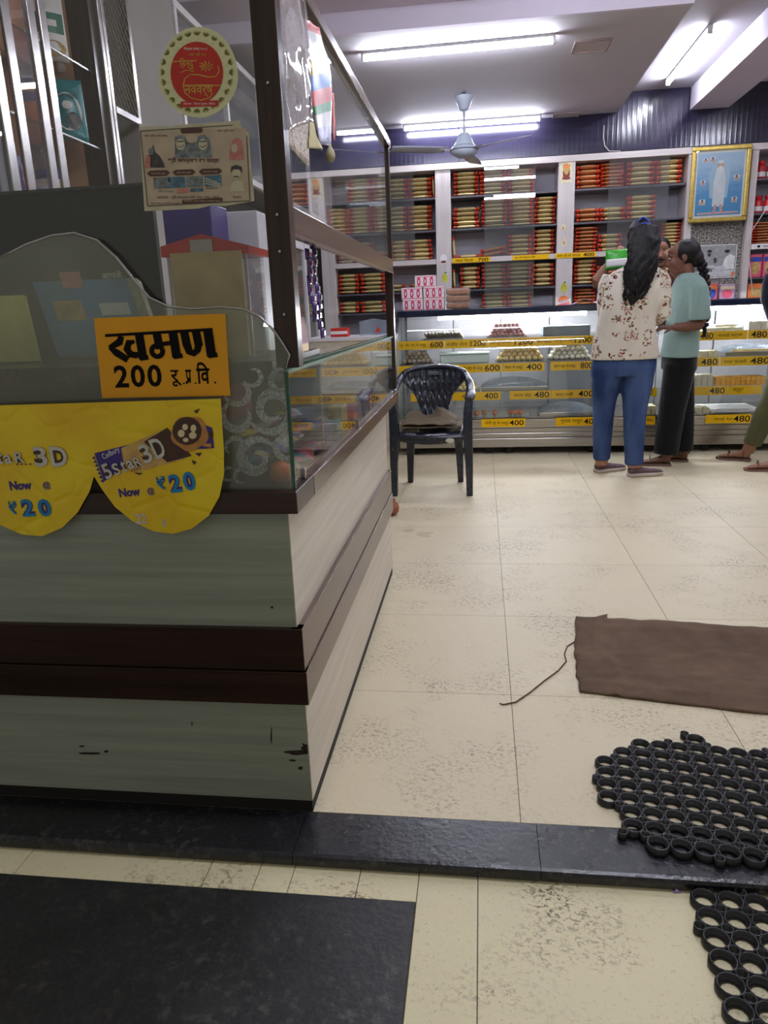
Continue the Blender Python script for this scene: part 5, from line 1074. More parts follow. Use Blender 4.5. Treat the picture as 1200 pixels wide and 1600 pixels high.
obj('moustache', MB().tube([hc + R3 @ (V(p) * 1.02) for p in ((-.03, .086, -.064), (-.012, .100, -.057), (.012, .100, -.057), (.03, .086, -.064))], [.004, .006, .006, .004], 8), m_hair, ma, True)
vs_ = MB(); rings(vs_, [(1.345, 1.46, 6.64, .072, .066), (1.31, 1.46, 6.645, .14, .085), (1.25, 1.46, 6.65, .185, .105), (1.1, 1.46, 6.65, .185, .115), (.9, 1.46, 6.66, .175, .115), (.72, 1.46, 6.66, .18, .115)], 24)
limb(vs_, [(1.30, 6.64, 1.285, .055), (1.20, 6.58, 1.27, .058), (1.12, 6.54, 1.265, .056)], up=(0, 1, 0)); limb(vs_, [(1.62, 6.64, 1.285, .055), (1.66, 6.61, 1.2, .057), (1.68, 6.60, 1.13, .055)], up=(0, 1, 0))
fuse('shirt', vs_, cloth('maroon_cotton', (92, 36, 40), .15), ma, .009, 3)
pn = MB(); rings(pn, [(.80, 1.46, 6.66, .165, .11), (.68, 1.46, 6.66, .17, .11)])
for sx in (-1, 1): limb(pn, [(1.46 + sx * .09, 6.66, .75, .10), (1.46 + sx * .09, 6.66, .45, .08), (1.46 + sx * .09, 6.66, .08, .07)])
fuse('trousers', pn, cloth('grey_trouser', (50, 50, 56)), ma, .010, 2)
gx0, gx1 = aty(947, 400, 6.36).x, aty(992, 400, 6.36).x; gz1 = aty(955, 391, 6.36).z
gp = thing('green_packet', 'bright green and white packet held up beside the long black hair', 'packet', ((gx0 + gx1) / 2, 6.36, gz1 - .16))
m_gpk = foil('green_foil', (56, 178, 40), .3)
obj('bag', MB().slab(lambda u, v: (gx0 + (gx1 - gx0) * u, 6.375 - .018 * math.sin(math.pi * u) * math.sin(math.pi * v) ** .6, gz1 - .145 + .145 * v + .01 * u), 10, 10, (0, -.012, 0)), m_gpk, gp, True); obj('white_band', MB().slab(lambda u, v: (gx0 + .004 + (gx1 - gx0 - .008) * u, 6.3735 - .018 * math.sin(math.pi * u) * math.sin(math.pi * (.12 + .4 * v)) ** .6, gz1 - .128 + .058 * v + .01 * u), 8, 4, (0, -.0006, 0)), m_whitep, gp, True)
# ---------------------------------------------------------------- person at the edge, olive trousers and dark sleeve
def lean(mb): mb.v = [(x - .095 * max(0, min(1, (z - .72) / .35)), y, z) for x, y, z in mb.v]      # weight over the forward foot
pe = thing('person', 'person in dark navy top and olive trousers partly out of view', 'person', (2.08, 5.25, 0))
hc = V((2.10, 5.26, 1.53)); by = MB(); R4 = head(by, hc, math.radians(15), 1.0, 0); limb(by, [(2.11, 5.25, 1.28, .06), (2.11, 5.25, 1.42, .052)])
rings(by, [(1.34, 2.11, 5.25, .08, .07), (1.29, 2.12, 5.25, .16, .08), (1.1, 2.13, 5.25, .16, .09), (.85, 2.13, 5.25, .16, .09), (.78, 2.13, 5.25, .16, .09)])
P1 = ((2.05, 5.27, .82, .09), (1.99, 5.30, .48, .062), (1.905, 5.35, .25, .055), (1.865, 5.375, .06, .04)); P2 = ((2.14, 5.2, .82, .09), (2.07, 5.14, .48, .062), (1.985, 5.06, .25, .055), (1.945, 5.03, .06, .04)); limb(by, P1); limb(by, P2)
limb(by, [(1.97, 5.24, 1.27, .05), (1.955, 5.23, 1.1, .045), (1.985, 5.23, .95, .04), (2.04, 5.30, .85, .03)], up=(0, 1, 0)); hand(by, (2.04, 5.30, .85), (.5, .5, -.6), (-1, 0, 0), .95, .5, 1); limb(by, [(2.27, 5.25, 1.27, .05), (2.33, 5.25, 1.1, .045), (2.32, 5.28, .9, .04), (2.3, 5.32, .82, .03)], up=(0, 1, 0)); hand(by, (2.3, 5.32, .82), (-.1, .3, -.9), (1, 0, 0), .95, .5, -1)
m_ol = cloth('olive_cotton', (88, 88, 58), .12, 6)
sandal_foot(pe, by, (1.885, 5.36, 0), math.radians(62), .22, m_strap, m_ssole); sandal_foot(pe, by, (1.965, 5.02, 0), math.radians(80), .22, m_strap, m_ssole)
lean(by); fuse('body', by, m_skC, pe, .007, 2); hc.x -= .095; face(hc, R4, 1., pe); hr = MB(); hr.ell(hc + R4 @ V((0, -.022, .03)), (.081, .096, .09), 20, 12, R4); hr.tube([hc + V((0, -.08, .02)), hc + V((-.06, -.09, -.12)), hc + V((-.10, -.085, -.26)), hc + V((-.115, -.08, -.36))], [(.07, .04), (.07, .035), (.055, .028), (.02, .012)], 14, up=(0, 1, 0)); fuse('hair', hr, m_hair, pe, .006, 1)
jk = MB(); rings(jk, [(1.36, 2.11, 5.25, .08, .072), (1.32, 2.115, 5.25, .15, .09), (1.26, 2.12, 5.25, .18, .105), (1.1, 2.125, 5.25, .18, .112), (.9, 2.13, 5.25, .18, .115), (.76, 2.13, 5.25, .19, .12)], 24); limb(jk, [(1.99, 5.25, 1.29, .058), (1.965, 5.235, 1.2, .062), (1.958, 5.23, 1.1, .06), (1.985, 5.225, .95, .054), (2.02, 5.27, .88, .045)], up=(0, 1, 0)); limb(jk, [(2.25, 5.25, 1.29, .058), (2.30, 5.25, 1.15, .06), (2.32, 5.27, .95, .05)], up=(0, 1, 0))
lean(jk); fuse('jacket', jk, cloth('navy_knit', (26, 30, 44), .15), pe, .009, 3)
ot = MB(); rings(ot, [(.84, 2.11, 5.24, .165, .11), (.74, 2.10, 5.24, .17, .12), (.68, 2.09, 5.24, .16, .12)], 22); limb(ot, [(2.045, 5.27, .76, .105), (2.02, 5.285, .60, .098), (1.985, 5.305, .46, .085), (1.93, 5.34, .28, .072), (1.885, 5.365, .12, .062)], 18); limb(ot, [(2.13, 5.2, .76, .105), (2.10, 5.17, .60, .098), (2.065, 5.135, .46, .085), (2.005, 5.08, .28, .074), (1.962, 5.045, .12, .066)], 18)
lean(ot); fuse('trousers', ot, m_ol, pe, .010, 3)
# ================================================================ yellow price sign on the front glass
def quad_frame(tl, tr, br, bl, Y):
    a = [aty(*p, Y) for p in (bl, br, tr, tl)]; return a
def on_quad(q, u, v, n=0.):
    b = q[0].lerp(q[1], u); t = q[3].lerp(q[2], u); p = b.lerp(t, v); return V((p.x, p.y - n, p.z))
def qtext(s, q, u0, u1, v0, v1, mat, parent, off=0, n=.0019, name='lettering'):
    v, f, a = text_mesh(s, off)
    return obj(name, MB().add([on_quad(q, u0 + (u1 - u0) * x, v0 + (v1 - v0) * y, n) for x, y in v], f), mat, parent)
def qpoly(pts, q, mat, parent, n=.0010, name='print'):
    return obj(name, MB().prism([on_quad(q, u, v, n) for u, v in pts], (0, -.0002, 0)), mat, parent)
m_sign = M('yellow_sign_card', (240, 166, 8), .55, var=.05, scale=6)
q = quad_frame((147, 497), (352, 490), (360, 618), (160, 622), GY - .002)
sg = tag(obj('price_sign', MB().prism(q, (0, -.0012, 0)), m_sign), 'yellow price sign with black lettering stuck to the front glass', 'sign')
B_ = lambda pts: qpoly(pts, q, m_ink, sg, .0018, 'lettering')
def stroke(pts, w, q=q, mat=None, par=None, n=.0021, asp=1.58):
    L = []; R_ = []; k = len(pts); n += .00004 * len(sg.children)
    for i, (x, y) in enumerate(pts):
        x1, y1 = pts[max(i - 1, 0)]; x2, y2 = pts[min(i + 1, k - 1)]
        d = V(((x2 - x1) * asp, y2 - y1)); d = d.normalized() if d.length else V((1, 0)); ww = w[i] if isinstance(w, list) else w
        L.append((x - d.y * ww / asp, y + d.x * ww)); R_.append((x + d.y * ww / asp, y - d.x * ww))
    mb = MB().add([on_quad(q, *p, n) for p in L + R_], [(i, i + 1, k + i + 1, k + i) for i in range(k - 1)])
    return obj('lettering', mb, mat or m_ink, par or sg)
def arc(cx, cy, rx, ry, a0, a1, n=14): return [(cx + rx * math.cos(math.radians(a0 + (a1 - a0) * i / n)), cy + ry * math.sin(math.radians(a0 + (a1 - a0) * i / n))) for i in range(n + 1)]
# heavy headline letters, drawn stroke by stroke
B_([(.075, .80), (.90, .835), (.90, .80), (.075, .765)])
stroke([(.20, .77), (.185, .70), (.10, .63)], [.035, .045, .03]); stroke([(.10, .635), (.15, .57), (.235, .475)], [.02, .045, .04])
stroke([(.30, .70), (.255, .69), (.235, .61), (.26, .545), (.30, .53), (.335, .545)], [.02, .04, .045, .045, .04, .03]); stroke([(.34, .78), (.355, .48)], .052); stroke([(.33, .487), (.395, .50)], .028)
stroke([(.475, .79), (.49, .60)], .05); stroke(arc(.468, .575, .042, .068, 20, 380, 20), .030); stroke([(.49, .655), (.58, .67)], .026); stroke([(.60, .79), (.615, .49)], .054); stroke([(.59, .497), (.66, .51)], .028)
stroke([(.685, .80), (.70, .62)], .05); stroke([(.70, .64), (.715, .555), (.745, .535), (.775, .57), (.79, .66)], [.05, .045, .04, .04, .045]); stroke([(.775, .80), (.79, .62)], .05); stroke([(.865, .81), (.88, .49)], .056); stroke([(.855, .497), (.925, .51)], .028)
for i, s in enumerate('200'): qtext(s, q, .115 + .13 * i, .225 + .13 * i, .13, .41, m_ink, sg, .025)
qtext('रू', q, .555, .635, .13, .335, m_ink, sg, .014); qtext('.', q, .645, .66, .155, .175, m_ink, sg, .04)
qtext('प', q, .67, .715, .17, .335, m_ink, sg, .02); stroke([(.70, .215), (.672, .165)], .014); qtext('.', q, .735, .75, .155, .175, m_ink, sg, .04)
qtext('िव', q, .755, .855, .155, .425, m_ink, sg, .02); qtext('.', q, .885, .90, .155, .18, m_ink, sg, .05)
# ================================================================ yellow scalloped banner
def banner_mat():
    t = NT('creased_yellow_banner'); w = t.coord('World')
    c = t.ramp(t.noise(w, 7, 4), [(.3, lin((236, 190, 14))), (.7, lin((250, 220, 30)))])
    cr = t.n('ShaderNodeTexVoronoi', i_Vector=w, i_Scale=11, feature='DISTANCE_TO_EDGE').outputs['Distance']
    return t.done(t.bsdf(c, .35, bump=t.ramp(cr, [(0, (0,) * 3), (.08, (1,) * 3)]), bstr=.15, bd=.01, spec=.5))
BYF = CY - .0225
pts = [(345, 623), (347, 660), (350, 705), (350, 742), (343, 776), (326, 806), (300, 826), (270, 834), (240, 830), (208, 815), (180, 792), (160, 765), (147, 744), (140, 768), (122, 800), (98, 824), (66, 838), (35, 835), (0, 820)]
def bp_(x, y): return aty(x, y, BYF)
bl = [bp_(*p) for p in pts]
cusp = bl[12]; Wd = bl[2].x - cusp.x
for k in range(1, 4):      # the string of scallops goes on along the counter
    for i in range(10):
        a = math.pi * i / 9
        if k == 1 and cusp.x - Wd * .5 + Wd * .5 * math.cos(a) > bl[18].x - .006: continue
        bl.append(V((cusp.x - Wd * (k - .5) + Wd * .5 * math.cos(a), BYF, cusp.z - .098 * math.sin(a))))
bl = [p for p in bl if p.x > -1.73] + [V((-1.73, BYF, cusp.z)), V((-1.73, BYF, bp_(0, 637).z))]
bn = tag(obj('banner', MB().prism(list(reversed(bl)), (0, -.0008, 0)), banner_mat()), 'yellow scalloped paper banner hung along the counter front', 'banner')
qb = [bp_(*p) for p in ((0, 840), (350, 834), (345, 623), (0, 637))]
def px2uv(x, y):        # place on the banner sheet
    p = bp_(x, y); u = (p.x - qb[0].x) / (qb[1].x - qb[0].x); b = qb[0].lerp(qb[1], u).z; t_ = qb[3].lerp(qb[2], u).z; return u, (p.z - b) / (t_ - b)
def bpoly(pts, mat, n): return obj('print', MB().prism([bp_(x, y) + V((0, -.0009 - .0003 * n, 0)) for x, y in pts], (0, -.0002, 0)), mat, bn)
def btext(s, x, y, w, h, ang, mat, off=0, n=1, shear=0, bold=0):
    p = bp_(x, y); sc = .00124 * 1.0; v, f, a_ = text_mesh(s, off); a = math.radians(ang); c_, s_ = math.cos(a), math.sin(a)
    mb = MB().add([p + V(((c_ * (xx * w + shear * yy * h) - s_ * yy * h) * sc, -.0012 - .0003 * n, (s_ * (xx * w + shear * yy * h) + c_ * yy * h) * sc)) for xx, yy in v], f)
    return obj('lettering', mb, mat, bn)
m_bpurp = M('banner_purple', (60, 42, 128), .4); m_bcyan = M('banner_cyan', (24, 132, 190), .4); m_bsil = M('banner_silver', (206, 200, 190), .4, var=.12, scale=60); m_bbrown = M('chocolate', (74, 42, 30), .4, var=.2, scale=40); m_bcar = M('caramel', (198, 136, 66), .4, var=.2, scale=40); m_bgold = M('wrapper_gold', (206, 166, 92), .35, var=.3, scale=30); m_nut = M('nut_cream', (232, 214, 170), .5)
# chocolate bar graphic
bpoly([(148, 708), (212, 692), (216, 716), (163, 752)], m_bpurp, 1); bpoly([(190, 700), (252, 672), (290, 716), (214, 738), (195, 730)], m_bgold, 2); bpoly([(225, 690), (262, 668), (300, 712), (262, 722)], m_bbrown, 3)
bpoly([(310, 660), (332, 668), (335, 700), (300, 702)], m_bpurp, 3)
for y_ in range(7): bpoly([(148 + y_ * 2.2, 712 + y_ * 6), (144 + y_ * 2.2, 716 + y_ * 6), (150 + y_ * 2.2, 718 + y_ * 6)], m_bpurp, 1)
def bcirc(cx, cy, rx_, ry_, m, n, k=18, wob=0): return bpoly([(cx + rx_ * (1 + wob * math.sin(5 * t)) * math.cos(t), cy + ry_ * (1 + wob * math.sin(5 * t)) * math.sin(t)) for t in [2 * math.pi * i / k for i in range(k)]], m, n)
bcirc(297, 677, 29, 27, m_bcar, 4, 24, .06); bcirc(293, 673, 23, 22, m_bbrown, 5); 
for cx_, cy_, r1, r2 in ((284, 677, 5.5, 6), (290, 667, 4.5, 5), (303, 669, 4.5, 6), (302, 680, 6, 5.5), (291, 687, 4.5, 3.5)): bcirc(cx_, cy_, r1, r2, m_nut, 6, 12)
for pts_ in ([(303, 642), (313, 638), (308, 646)], [(326, 675), (333, 673), (334, 682), (327, 684)], [(305, 708), (316, 707), (312, 713)], [(300, 718), (308, 722), (303, 726)], [(210, 738), (224, 739), (218, 742)], [(316, 692), (331, 693), (330, 699), (318, 697)]): bpoly(pts_, m_bbrown if pts_[0][0] != 316 else m_bcar, 4)
btext('Cadbury', 164, 720, 34, 12, 24, m_whitep, 0, 2)
for dx, m_, n_, o_ in ((0, m_bbrown, 6, .09), (0, m_bsil, 8, .02)):
    for s, x, y, w, h in (('5', 168, 749, 14, 26), ('S', 182, 743, 12, 20), ('t', 195, 738, 8, 20), ('a', 203, 733, 11, 14), ('R', 214, 730, 13, 16), ('3', 228, 725, 18, 32), ('D', 246, 718, 21, 34)): btext(s, x, y, w, h, 19, m_, o_, n_)
btext('★ ★ ★ ★', 206, 738, 20, 4, 19, m_maroon, 0, 8)
btext('Now', 188, 777, 38, 15, 5, m_bpurp, .045, 2); btext('@', 232, 774, 13, 13, 5, m_bpurp, .02, 2)
for m_, o_, n_ in ((m_bpurp, .075, 2), (m_bcyan, .015, 4)):
    btext('₹', 248, 765, 16, 22, 6, m_, o_ * .6, n_); btext('2', 268, 770, 21, 31, 6, m_, o_, n_); btext('0', 290, 767, 21, 32, 6, m_, o_, n_)
btext('22', 213, 818, 20, 18, 0, m_bsil, .03, 2); btext('g', 253, 822, 9, 13, -8, m_bsil, 0, 2)
for m_, n_, o_ in ((m_bbrown, 6, .09), (m_bsil, 8, .02)):
    for s, x, y, w, h in (('5', -32, 732, 16, 26), ('S', -14, 728, 13, 22), ('t', 0, 725, 9, 22), ('a', 10, 724, 13, 15), ('R', 26, 723, 17, 19), ('3', 57, 729, 24, 34), ('D', 83, 729, 30, 34)): btext(s, x, y, w, h, 2, m_, o_, n_)
btext('★ ★ ★ ★', 26, 727, 30, 5, 0, m_maroon, 0, 8)
btext('Now', 17, 766, 41, 16, 2, m_bpurp, .045, 2); btext('@', 69, 765, 14, 14, 2, m_bpurp, .02, 2)
for m_, o_, n_ in ((m_bpurp, .075, 2), (m_bcyan, .015, 4)):
    btext('₹', 17, 803, 15, 23, 2, m_, o_ * .6, n_); btext('2', 37, 807, 24, 31, 2, m_, o_, n_); btext('0', 63, 807, 24, 31, 2, m_, o_, n_)
# ================================================================ round sticker and paper poster on the upper glass
SY = CY + .0195
def sp_(x, y, n=0): return aty(x, y, SY) + V((0, -.0004 * n, 0))
m_stkw = M('sticker_pale_yellow', (226, 222, 176), .5, var=.05); m_sred = M('sticker_red', (196, 46, 34), .5, var=.08); m_sgold = M('sticker_gold_print', (204, 160, 66), .4, .2, var=.2, scale=60); m_sol = M('sticker_olive_print', (120, 116, 40), .5, var=.3, scale=50)
st = tag(obj('round_sticker', MB().prism([sp_(310 + (62 + 2 * math.sin(3 * t)) * math.cos(t), 113 + 71 * math.sin(t)) for t in [2 * math.pi * i / 40 for i in range(40)]], (0, -.0006, 0)), m_stkw), 'round pale yellow new year sticker with red centre on the upper glass', 'sticker')
def spoly(pts, mat, n, par=None): return obj('print', MB().prism([sp_(x, y, n) + V((0, -.0006, 0)) for x, y in pts], (0, -.0002, 0)), mat, par or st)
def spiral(i, n=24):
    t = 2 * math.pi * i / n; return 308 + 50 * math.cos(t), 113 + 57 * math.sin(t), t
for i in range(24):
    x, y, t = spiral(i); dx, dy = math.cos(t), math.sin(t)
    for a in (-.75, -.3, .3, .75):
        ex = math.cos(t + a); ey = math.sin(t + a)
        spoly([(x, y), (x + 4 * ex - 1.3 * ey, y + 4 * ey + 1.3 * ex), (x + 9 * ex, y + 9 * ey), (x + 4 * ex + 1.3 * ey, y + 4 * ey - 1.3 * ex)], m_sol, 1)
    spoly([(x - 3.2 * dx + 3.2 * math.cos(b), y - 3.2 * dy + 3.2 * math.sin(b)) for b in [2 * math.pi * k / 8 for k in range(8)]], m_stkw, 1)
spoly([(308 + 41 * math.cos(t), 114 + 48.5 * math.sin(t)) for t in [2 * math.pi * i / 36 for i in range(36)]], m_sred, 2)
def stext(s, x, y, w, h, mat, par=None, off=0, n=3, ang=0):
    v, f, _ = text_mesh(s, off); c_, s_ = math.cos(math.radians(ang)), math.sin(math.radians(ang))
    return obj('lettering', MB().add([sp_(x + c_ * a * w - s_ * b * h, y - s_ * a * w - c_ * b * h, n) + V((0, -.0006, 0)) for a, b in v], f), mat, par or st)
stext('िवक्रम संवत् २०८१', 288, 80, 36, 6, m_whitep); stext('जय श्री राम', 296, 89, 26, 6, m_sgold, None, .02)
stext('िहन्दु', 281, 109, 22, 18, m_sgold, None, .012); stext('नववर्ष', 289, 152, 44, 18, m_sgold, None, .012)
def sstroke(pts, w, mat, n=3, par=None):
    L = []; R_ = []; k = len(pts)
    for i, (x, y) in enumerate(pts):
        x1, y1 = pts[max(i - 1, 0)]; x2, y2 = pts[min(i + 1, k - 1)]; d = V((x2 - x1, y2 - y1)).normalized(); L.append((x - d.y * w, y + d.x * w)); R_.append((x + d.y * w, y - d.x * w))
    return obj('print', MB().add([sp_(*p, n) + V((0, -.0007, 0)) for p in L + R_], [(i, k + i, k + i + 1, i + 1) for i in range(k - 1)]), mat, par or st)
sstroke([(341, 103), (343, 112), (338, 120), (326, 121), (310, 117), (298, 117), (289, 124), (287, 135), (290, 146), (300, 154), (315, 157), (328, 153), (333, 146)], .9, m_sgold)
sstroke([(270, 97), (285, 96), (308, 95)], .8, m_sgold); sstroke([(286, 134), (315, 133), (345, 134)], .8, m_sgold); sstroke([(282, 114), (292, 110), (304, 112)], .7, m_sgold)
for a in range(9): spoly([(323, 106), (323 + 12 * math.cos(a * .7 + .2), 104 + 9 * math.sin(a * .7 + .2)), (323 + 9 * math.cos(a * .7 + .5), 104 + 7 * math.sin(a * .7 + .5))], m_sgold, 3)
spoly([(283, 159), (342, 157), (342, 166), (283, 168)], m_sred, 3); stext('संयोजक - िवलास गुरुवार, गोंिदया', 287, 165, 50, 4.5, m_whitep, None, 0, 4)
# paper poster
m_pap = M('aged_poster_paper', (204, 196, 168), .7, var=.12, scale=25); m_pap2 = M('poster_tint', (196, 176, 154), .7, var=.12, scale=25); m_pgr = M('poster_grey_print', (74, 74, 74), .7, var=.4, scale=120); m_pgr2 = M('poster_soft_grey', (120, 128, 130), .7, var=.5, scale=100); m_ppk = M('poster_pink_print', (206, 130, 124), .7, var=.2, scale=60); m_pbl = M('poster_blue_print', (84, 116, 136), .7, var=.5, scale=110); m_pbr = M('poster_brown_print', (96, 66, 58), .7)
po_ = [(219, 204), (221, 198), (262, 196), (268, 199), (278, 195), (312, 193), (345, 191), (374, 188), (377, 198), (389, 207), (392, 250), (398, 314), (352, 322), (330, 321), (310, 326), (270, 328), (226, 330), (222, 270)]
ps = tag(obj('paper_poster', MB().prism(list(reversed([sp_(x, y) for x, y in po_])), (0, -.0006, 0)), m_pap), 'faded paper poster with small portraits on the upper glass', 'poster')
Q = lambda pts, m, n: spoly(pts, m, n, ps)
Q([(222, 206), (385, 200), (391, 312), (232, 323)], m_pap2, 1)
for a, b in (((220, 205), (364, 196)), ((386, 213), (391, 314)), ((391, 314), (231, 322)), ((220, 205), (231, 322))): sstroke([a, b], .6, m_pbr, 3, ps)
Q([(282, 204), (285, 201), (315, 200), (318, 203), (315, 208), (285, 209)], m_pbr, 3)
Q([(274, 247), (274, 215), (281, 211), (289, 212), (293, 222), (300, 224), (308, 222), (310, 213), (320, 211), (328, 218), (332, 246)], m_pgr2, 3)
for cx_ in (283, 318): Q([(cx_ + 7 * math.cos(t), 226 + 9 * math.sin(t)) for t in [2 * math.pi * i / 14 for i in range(14)]], m_pap, 4); sstroke([(cx_ - 5, 228), (cx_, 231), (cx_ + 5, 227)], .6, m_pgr, 5, ps); sstroke([(cx_ - 5, 222), (cx_ + 5, 221)], .8, m_pgr, 5, ps)
stext('श्री जगन्नाथ रथ यात्रा', 263, 256, 80, 10, m_pbr, ps, .03)
stext('जय श्री जगन्नाथ', 226, 215, 36, 5, m_pgr, ps); stext('जय श्री राम', 340, 207, 26, 4.5, m_pgr, ps)
for x0_, x1_ in ((230, 266), (270, 306), (311, 348)):
    yy = 271 - (x0_ - 230) * .035; Q([(x0_, yy), (x0_ + 5, yy - 4), (x1_ - 5, yy - 5), (x1_, yy - 1), (x1_ - 5, yy + 4), (x0_ + 5, yy + 5)], m_pbr, 3); stext('भव्य शोभा यात्रा', x0_ + 7, yy + 2.5, x1_ - x0_ - 14, 4, m_pap, ps, 0, 5)
for k, (x0_, m_) in enumerate(((240, m_pgr2), (263, m_pbl), (291, m_pgr2), (320, m_pbl))): yy = 278 - (x0_ - 240) * .04; Q([(x0_, yy), (x0_ + 26, yy - 1), (x0_ + 27, yy + 16), (x0_ + 1, yy + 17)], m_, 3)
for k in range(3): sstroke([(322, 279 + k * 4), (346, 288 + k * 2)], .7, m_pap, 5, ps)
Q([(298, 295), (318, 294), (318, 299), (298, 300)], m_pbl, 3); Q([(277, 296), (295, 295), (295, 301), (277, 302)], m_ppk, 3); stext('िदनांक', 248, 301, 24, 4, m_pgr2, ps); stext('स्थान', 322, 297, 18, 4, m_pgr, ps)
stext('आयोजक - श्री जगन्नाथ मंिदर सेवा ट्रस्ट, सावर', 245, 312, 98, 6.5, m_pgr, ps); stext('सर्व भक्त आमंित्रत आहेत', 236, 320, 46, 4, m_pbr, ps); Q([(285, 313), (347, 309), (349, 312), (347, 315), (285, 319)], m_pbr, 3); stext('जास्तीत जास्त संख्येने उपस्िथत रहावे', 288, 316, 57, 3, m_pap, ps, 0, 5)
# generic portrait silhouettes
Q([(228, 262), (230, 246), (236, 240), (240, 226), (243, 238), (250, 244), (257, 256), (258, 262)], m_pgr, 3); Q([(237 + 4.5 * math.cos(t), 237 + 6 * math.sin(t)) for t in [2 * math.pi * i / 12 for i in range(12)]], m_pgr2, 4); Q([(227, 262), (229, 243), (236, 245), (236, 262)], m_ppk, 5)
Q([(358, 250), (360, 232), (364, 220), (371, 215), (378, 220), (380, 236), (381, 249)], m_ppk, 3); Q([(367 + 5 * math.cos(t), 232 + 7 * math.sin(t)) for t in [2 * math.pi * i / 12 for i in range(12)]], m_pap, 4)
Q([(359, 300), (362, 286), (370, 281), (379, 285), (384, 299)], m_pap, 3); Q([(370 + 7 * math.cos(t), 271 + 10 * math.sin(t)) for t in [2 * math.pi * i / 14 for i in range(14)]], m_pap, 4); Q([(361, 270), (362, 261), (370, 258), (378, 261), (379, 270), (374, 265), (366, 265)], m_pgr, 5); sstroke([(366, 277), (370, 276), (374, 277)], .9, m_pgr, 6, ps); stext('िवनीत', 364, 310, 14, 4, m_pgr, ps)
# ================================================================ things behind the front glass
m_dkpan = M('dark_brown_board', (22, 18, 16), .6, var=.2, scale=4, spec=.3)
X1p = aty(236, 300, 1.965).x
pt = thing('wooden_partition', 'dark brown partition board behind the showcase', 'partition', (-1.3, 1.97, .77))
obj('board', MB().box(-1.74, X1p, 1.962, 1.982, .767, 1.455), m_dkpan, pt); obj('board_cap', MB().box(-1.74, X1p + .004, 1.957, 1.987, 1.455, 1.463), m_granite2, pt)
m_rletter = M('faded_red_letters', (110, 40, 30), .6)
for s, px_ in (('N', -48), ('W', 5), ('A', 85), ('I', 128)):
    p = aty(px_, 622, GY + .055); text(s, (p.x, GY + .0595, .99), (1, 0, 0), (0, 0, 1), {'I': .012, 'W': .055}.get(s, .045), .036, m_rletter, gc, .01)
ZD = 1.0305
# pad of calendar sheets leaning on the partition
def tilt_box(mb, p0, r, u, n, w, h, t): return mb.add([V(p0) + r * a + u * b + n * c for c in (0, t) for a, b in ((0, 0), (w, 0), (w, h), (0, h))], [(3, 2, 1, 0), (4, 5, 6, 7), (0, 1, 5, 4), (1, 2, 6, 5), (2, 3, 7, 6), (3, 0, 4, 7)])
cp = thing('calendar_pad', 'thick pad of blue printed sheets leaning inside the showcase', 'calendar', (-.82, 1.70, ZD))
rr = V((1, .10, .04)).normalized(); nn = V((.15, 1, -.28)).normalized(); nn = (nn - rr * nn.dot(rr)).normalized(); uu = nn.cross(rr) * -1
if uu.z < 0: uu = -uu
b0 = V((-.985, 1.66, ZD + .002)); ang = .10; rr2 = rr * math.cos(ang) + uu * math.sin(ang); uu2 = uu * math.cos(ang) - rr * math.sin(ang)
m_paper = M('page_edges', (176, 168, 148), .7, var=.2, scale=80)
rr2 = V((1, .10, .0)).normalized(); uu2 = V((-.34, .20, 1)).normalized(); nn = rr2.cross(uu2).normalized(); pe_ = aty(247, 492, 1.70); b0 = V((pe_.x, 1.70, ZD + .010)) - rr2 * .25
obj('pages', tilt_box(MB(), b0, rr2, uu2, -nn, .25, .19, .035), m_paper, cp); obj('cover', tilt_box(MB(), b0 + nn * .001 + uu2 * .003, rr2, uu2, nn, .225, .186, .002), M('faded_blue_cover', (84, 128, 170), .5, var=.35, scale=8), cp)
for k, (a, b, w_, h_, m_) in enumerate(((.07, .17, .05, .04, m_ppk), (.03, .09, .07, .05, m_bgold), (.14, .10, .07, .03, m_whitep))): obj('print', tilt_box(MB(), b0 + nn * .0032 + rr2 * a + uu2 * b, rr2, uu2, nn, w_, h_, .0004), m_, cp)
text('आपके', b0 + nn * .0034 + rr2 * .17 + uu2 * .19, rr2, uu2, .05, .018, m_whitep, cp)
yl = thing('leaning_booklet', 'yellow and white booklet leaning beside the blue pad', 'booklet', (-1.1, 1.7, ZD))
obj('pages', tilt_box(MB(), (-1.20, 1.66, ZD + .002), V((.96, .1, 0)).normalized(), V((-.2, .2, .95)).normalized(), V((0, -1, .2)).normalized(), .15, .16, .012), M('booklet_cover', (226, 214, 120), .5, var=.25, scale=9), yl)
# clear box with red roof lid and a cardboard sheet
bx0, bx1 = aty(266, 440, 1.62).x, aty(388, 440, 1.62).x
cb = thing('donation_box', 'clear plastic box with a red house-shaped lid on the showcase board', 'box', ((bx0 + bx1) / 2, 1.68, ZD))
m_clear = glass('clear_acrylic', haze=.05, hcol=(220, 215, 215)); m_rlid = M('red_acrylic', (214, 50, 34), .25, var=.1)
zt_ = 1.262
obj('body', MB().box(bx0, bx1, 1.62, 1.75, ZD + .001, zt_), m_clear, cb)
for x in (bx0 + .002, bx1 - .002): obj('box_edge', MB().box(x - .003, x + .003, 1.617, 1.623, ZD + .001, zt_), M('acrylic_edge', (206, 200, 200), .2), cb)
mx = (bx0 + bx1) / 2
obj('lid', MB().prism([(bx0 - .010, 1.61, zt_ - .012), (bx1 + .010, 1.61, zt_ - .012), (bx1 + .010, 1.61, zt_ + .004), (mx - .005, 1.61, zt_ + .032), (bx0 - .010, 1.61, zt_ + .010)], (0, .15, 0)), m_rlid, cb)
obj('coin_slip', MB().box(mx - .03, mx + .02, 1.606, 1.6095, zt_ - .008, zt_ + .02), M('foil_patch', (176, 170, 166), .3, .4), cb)
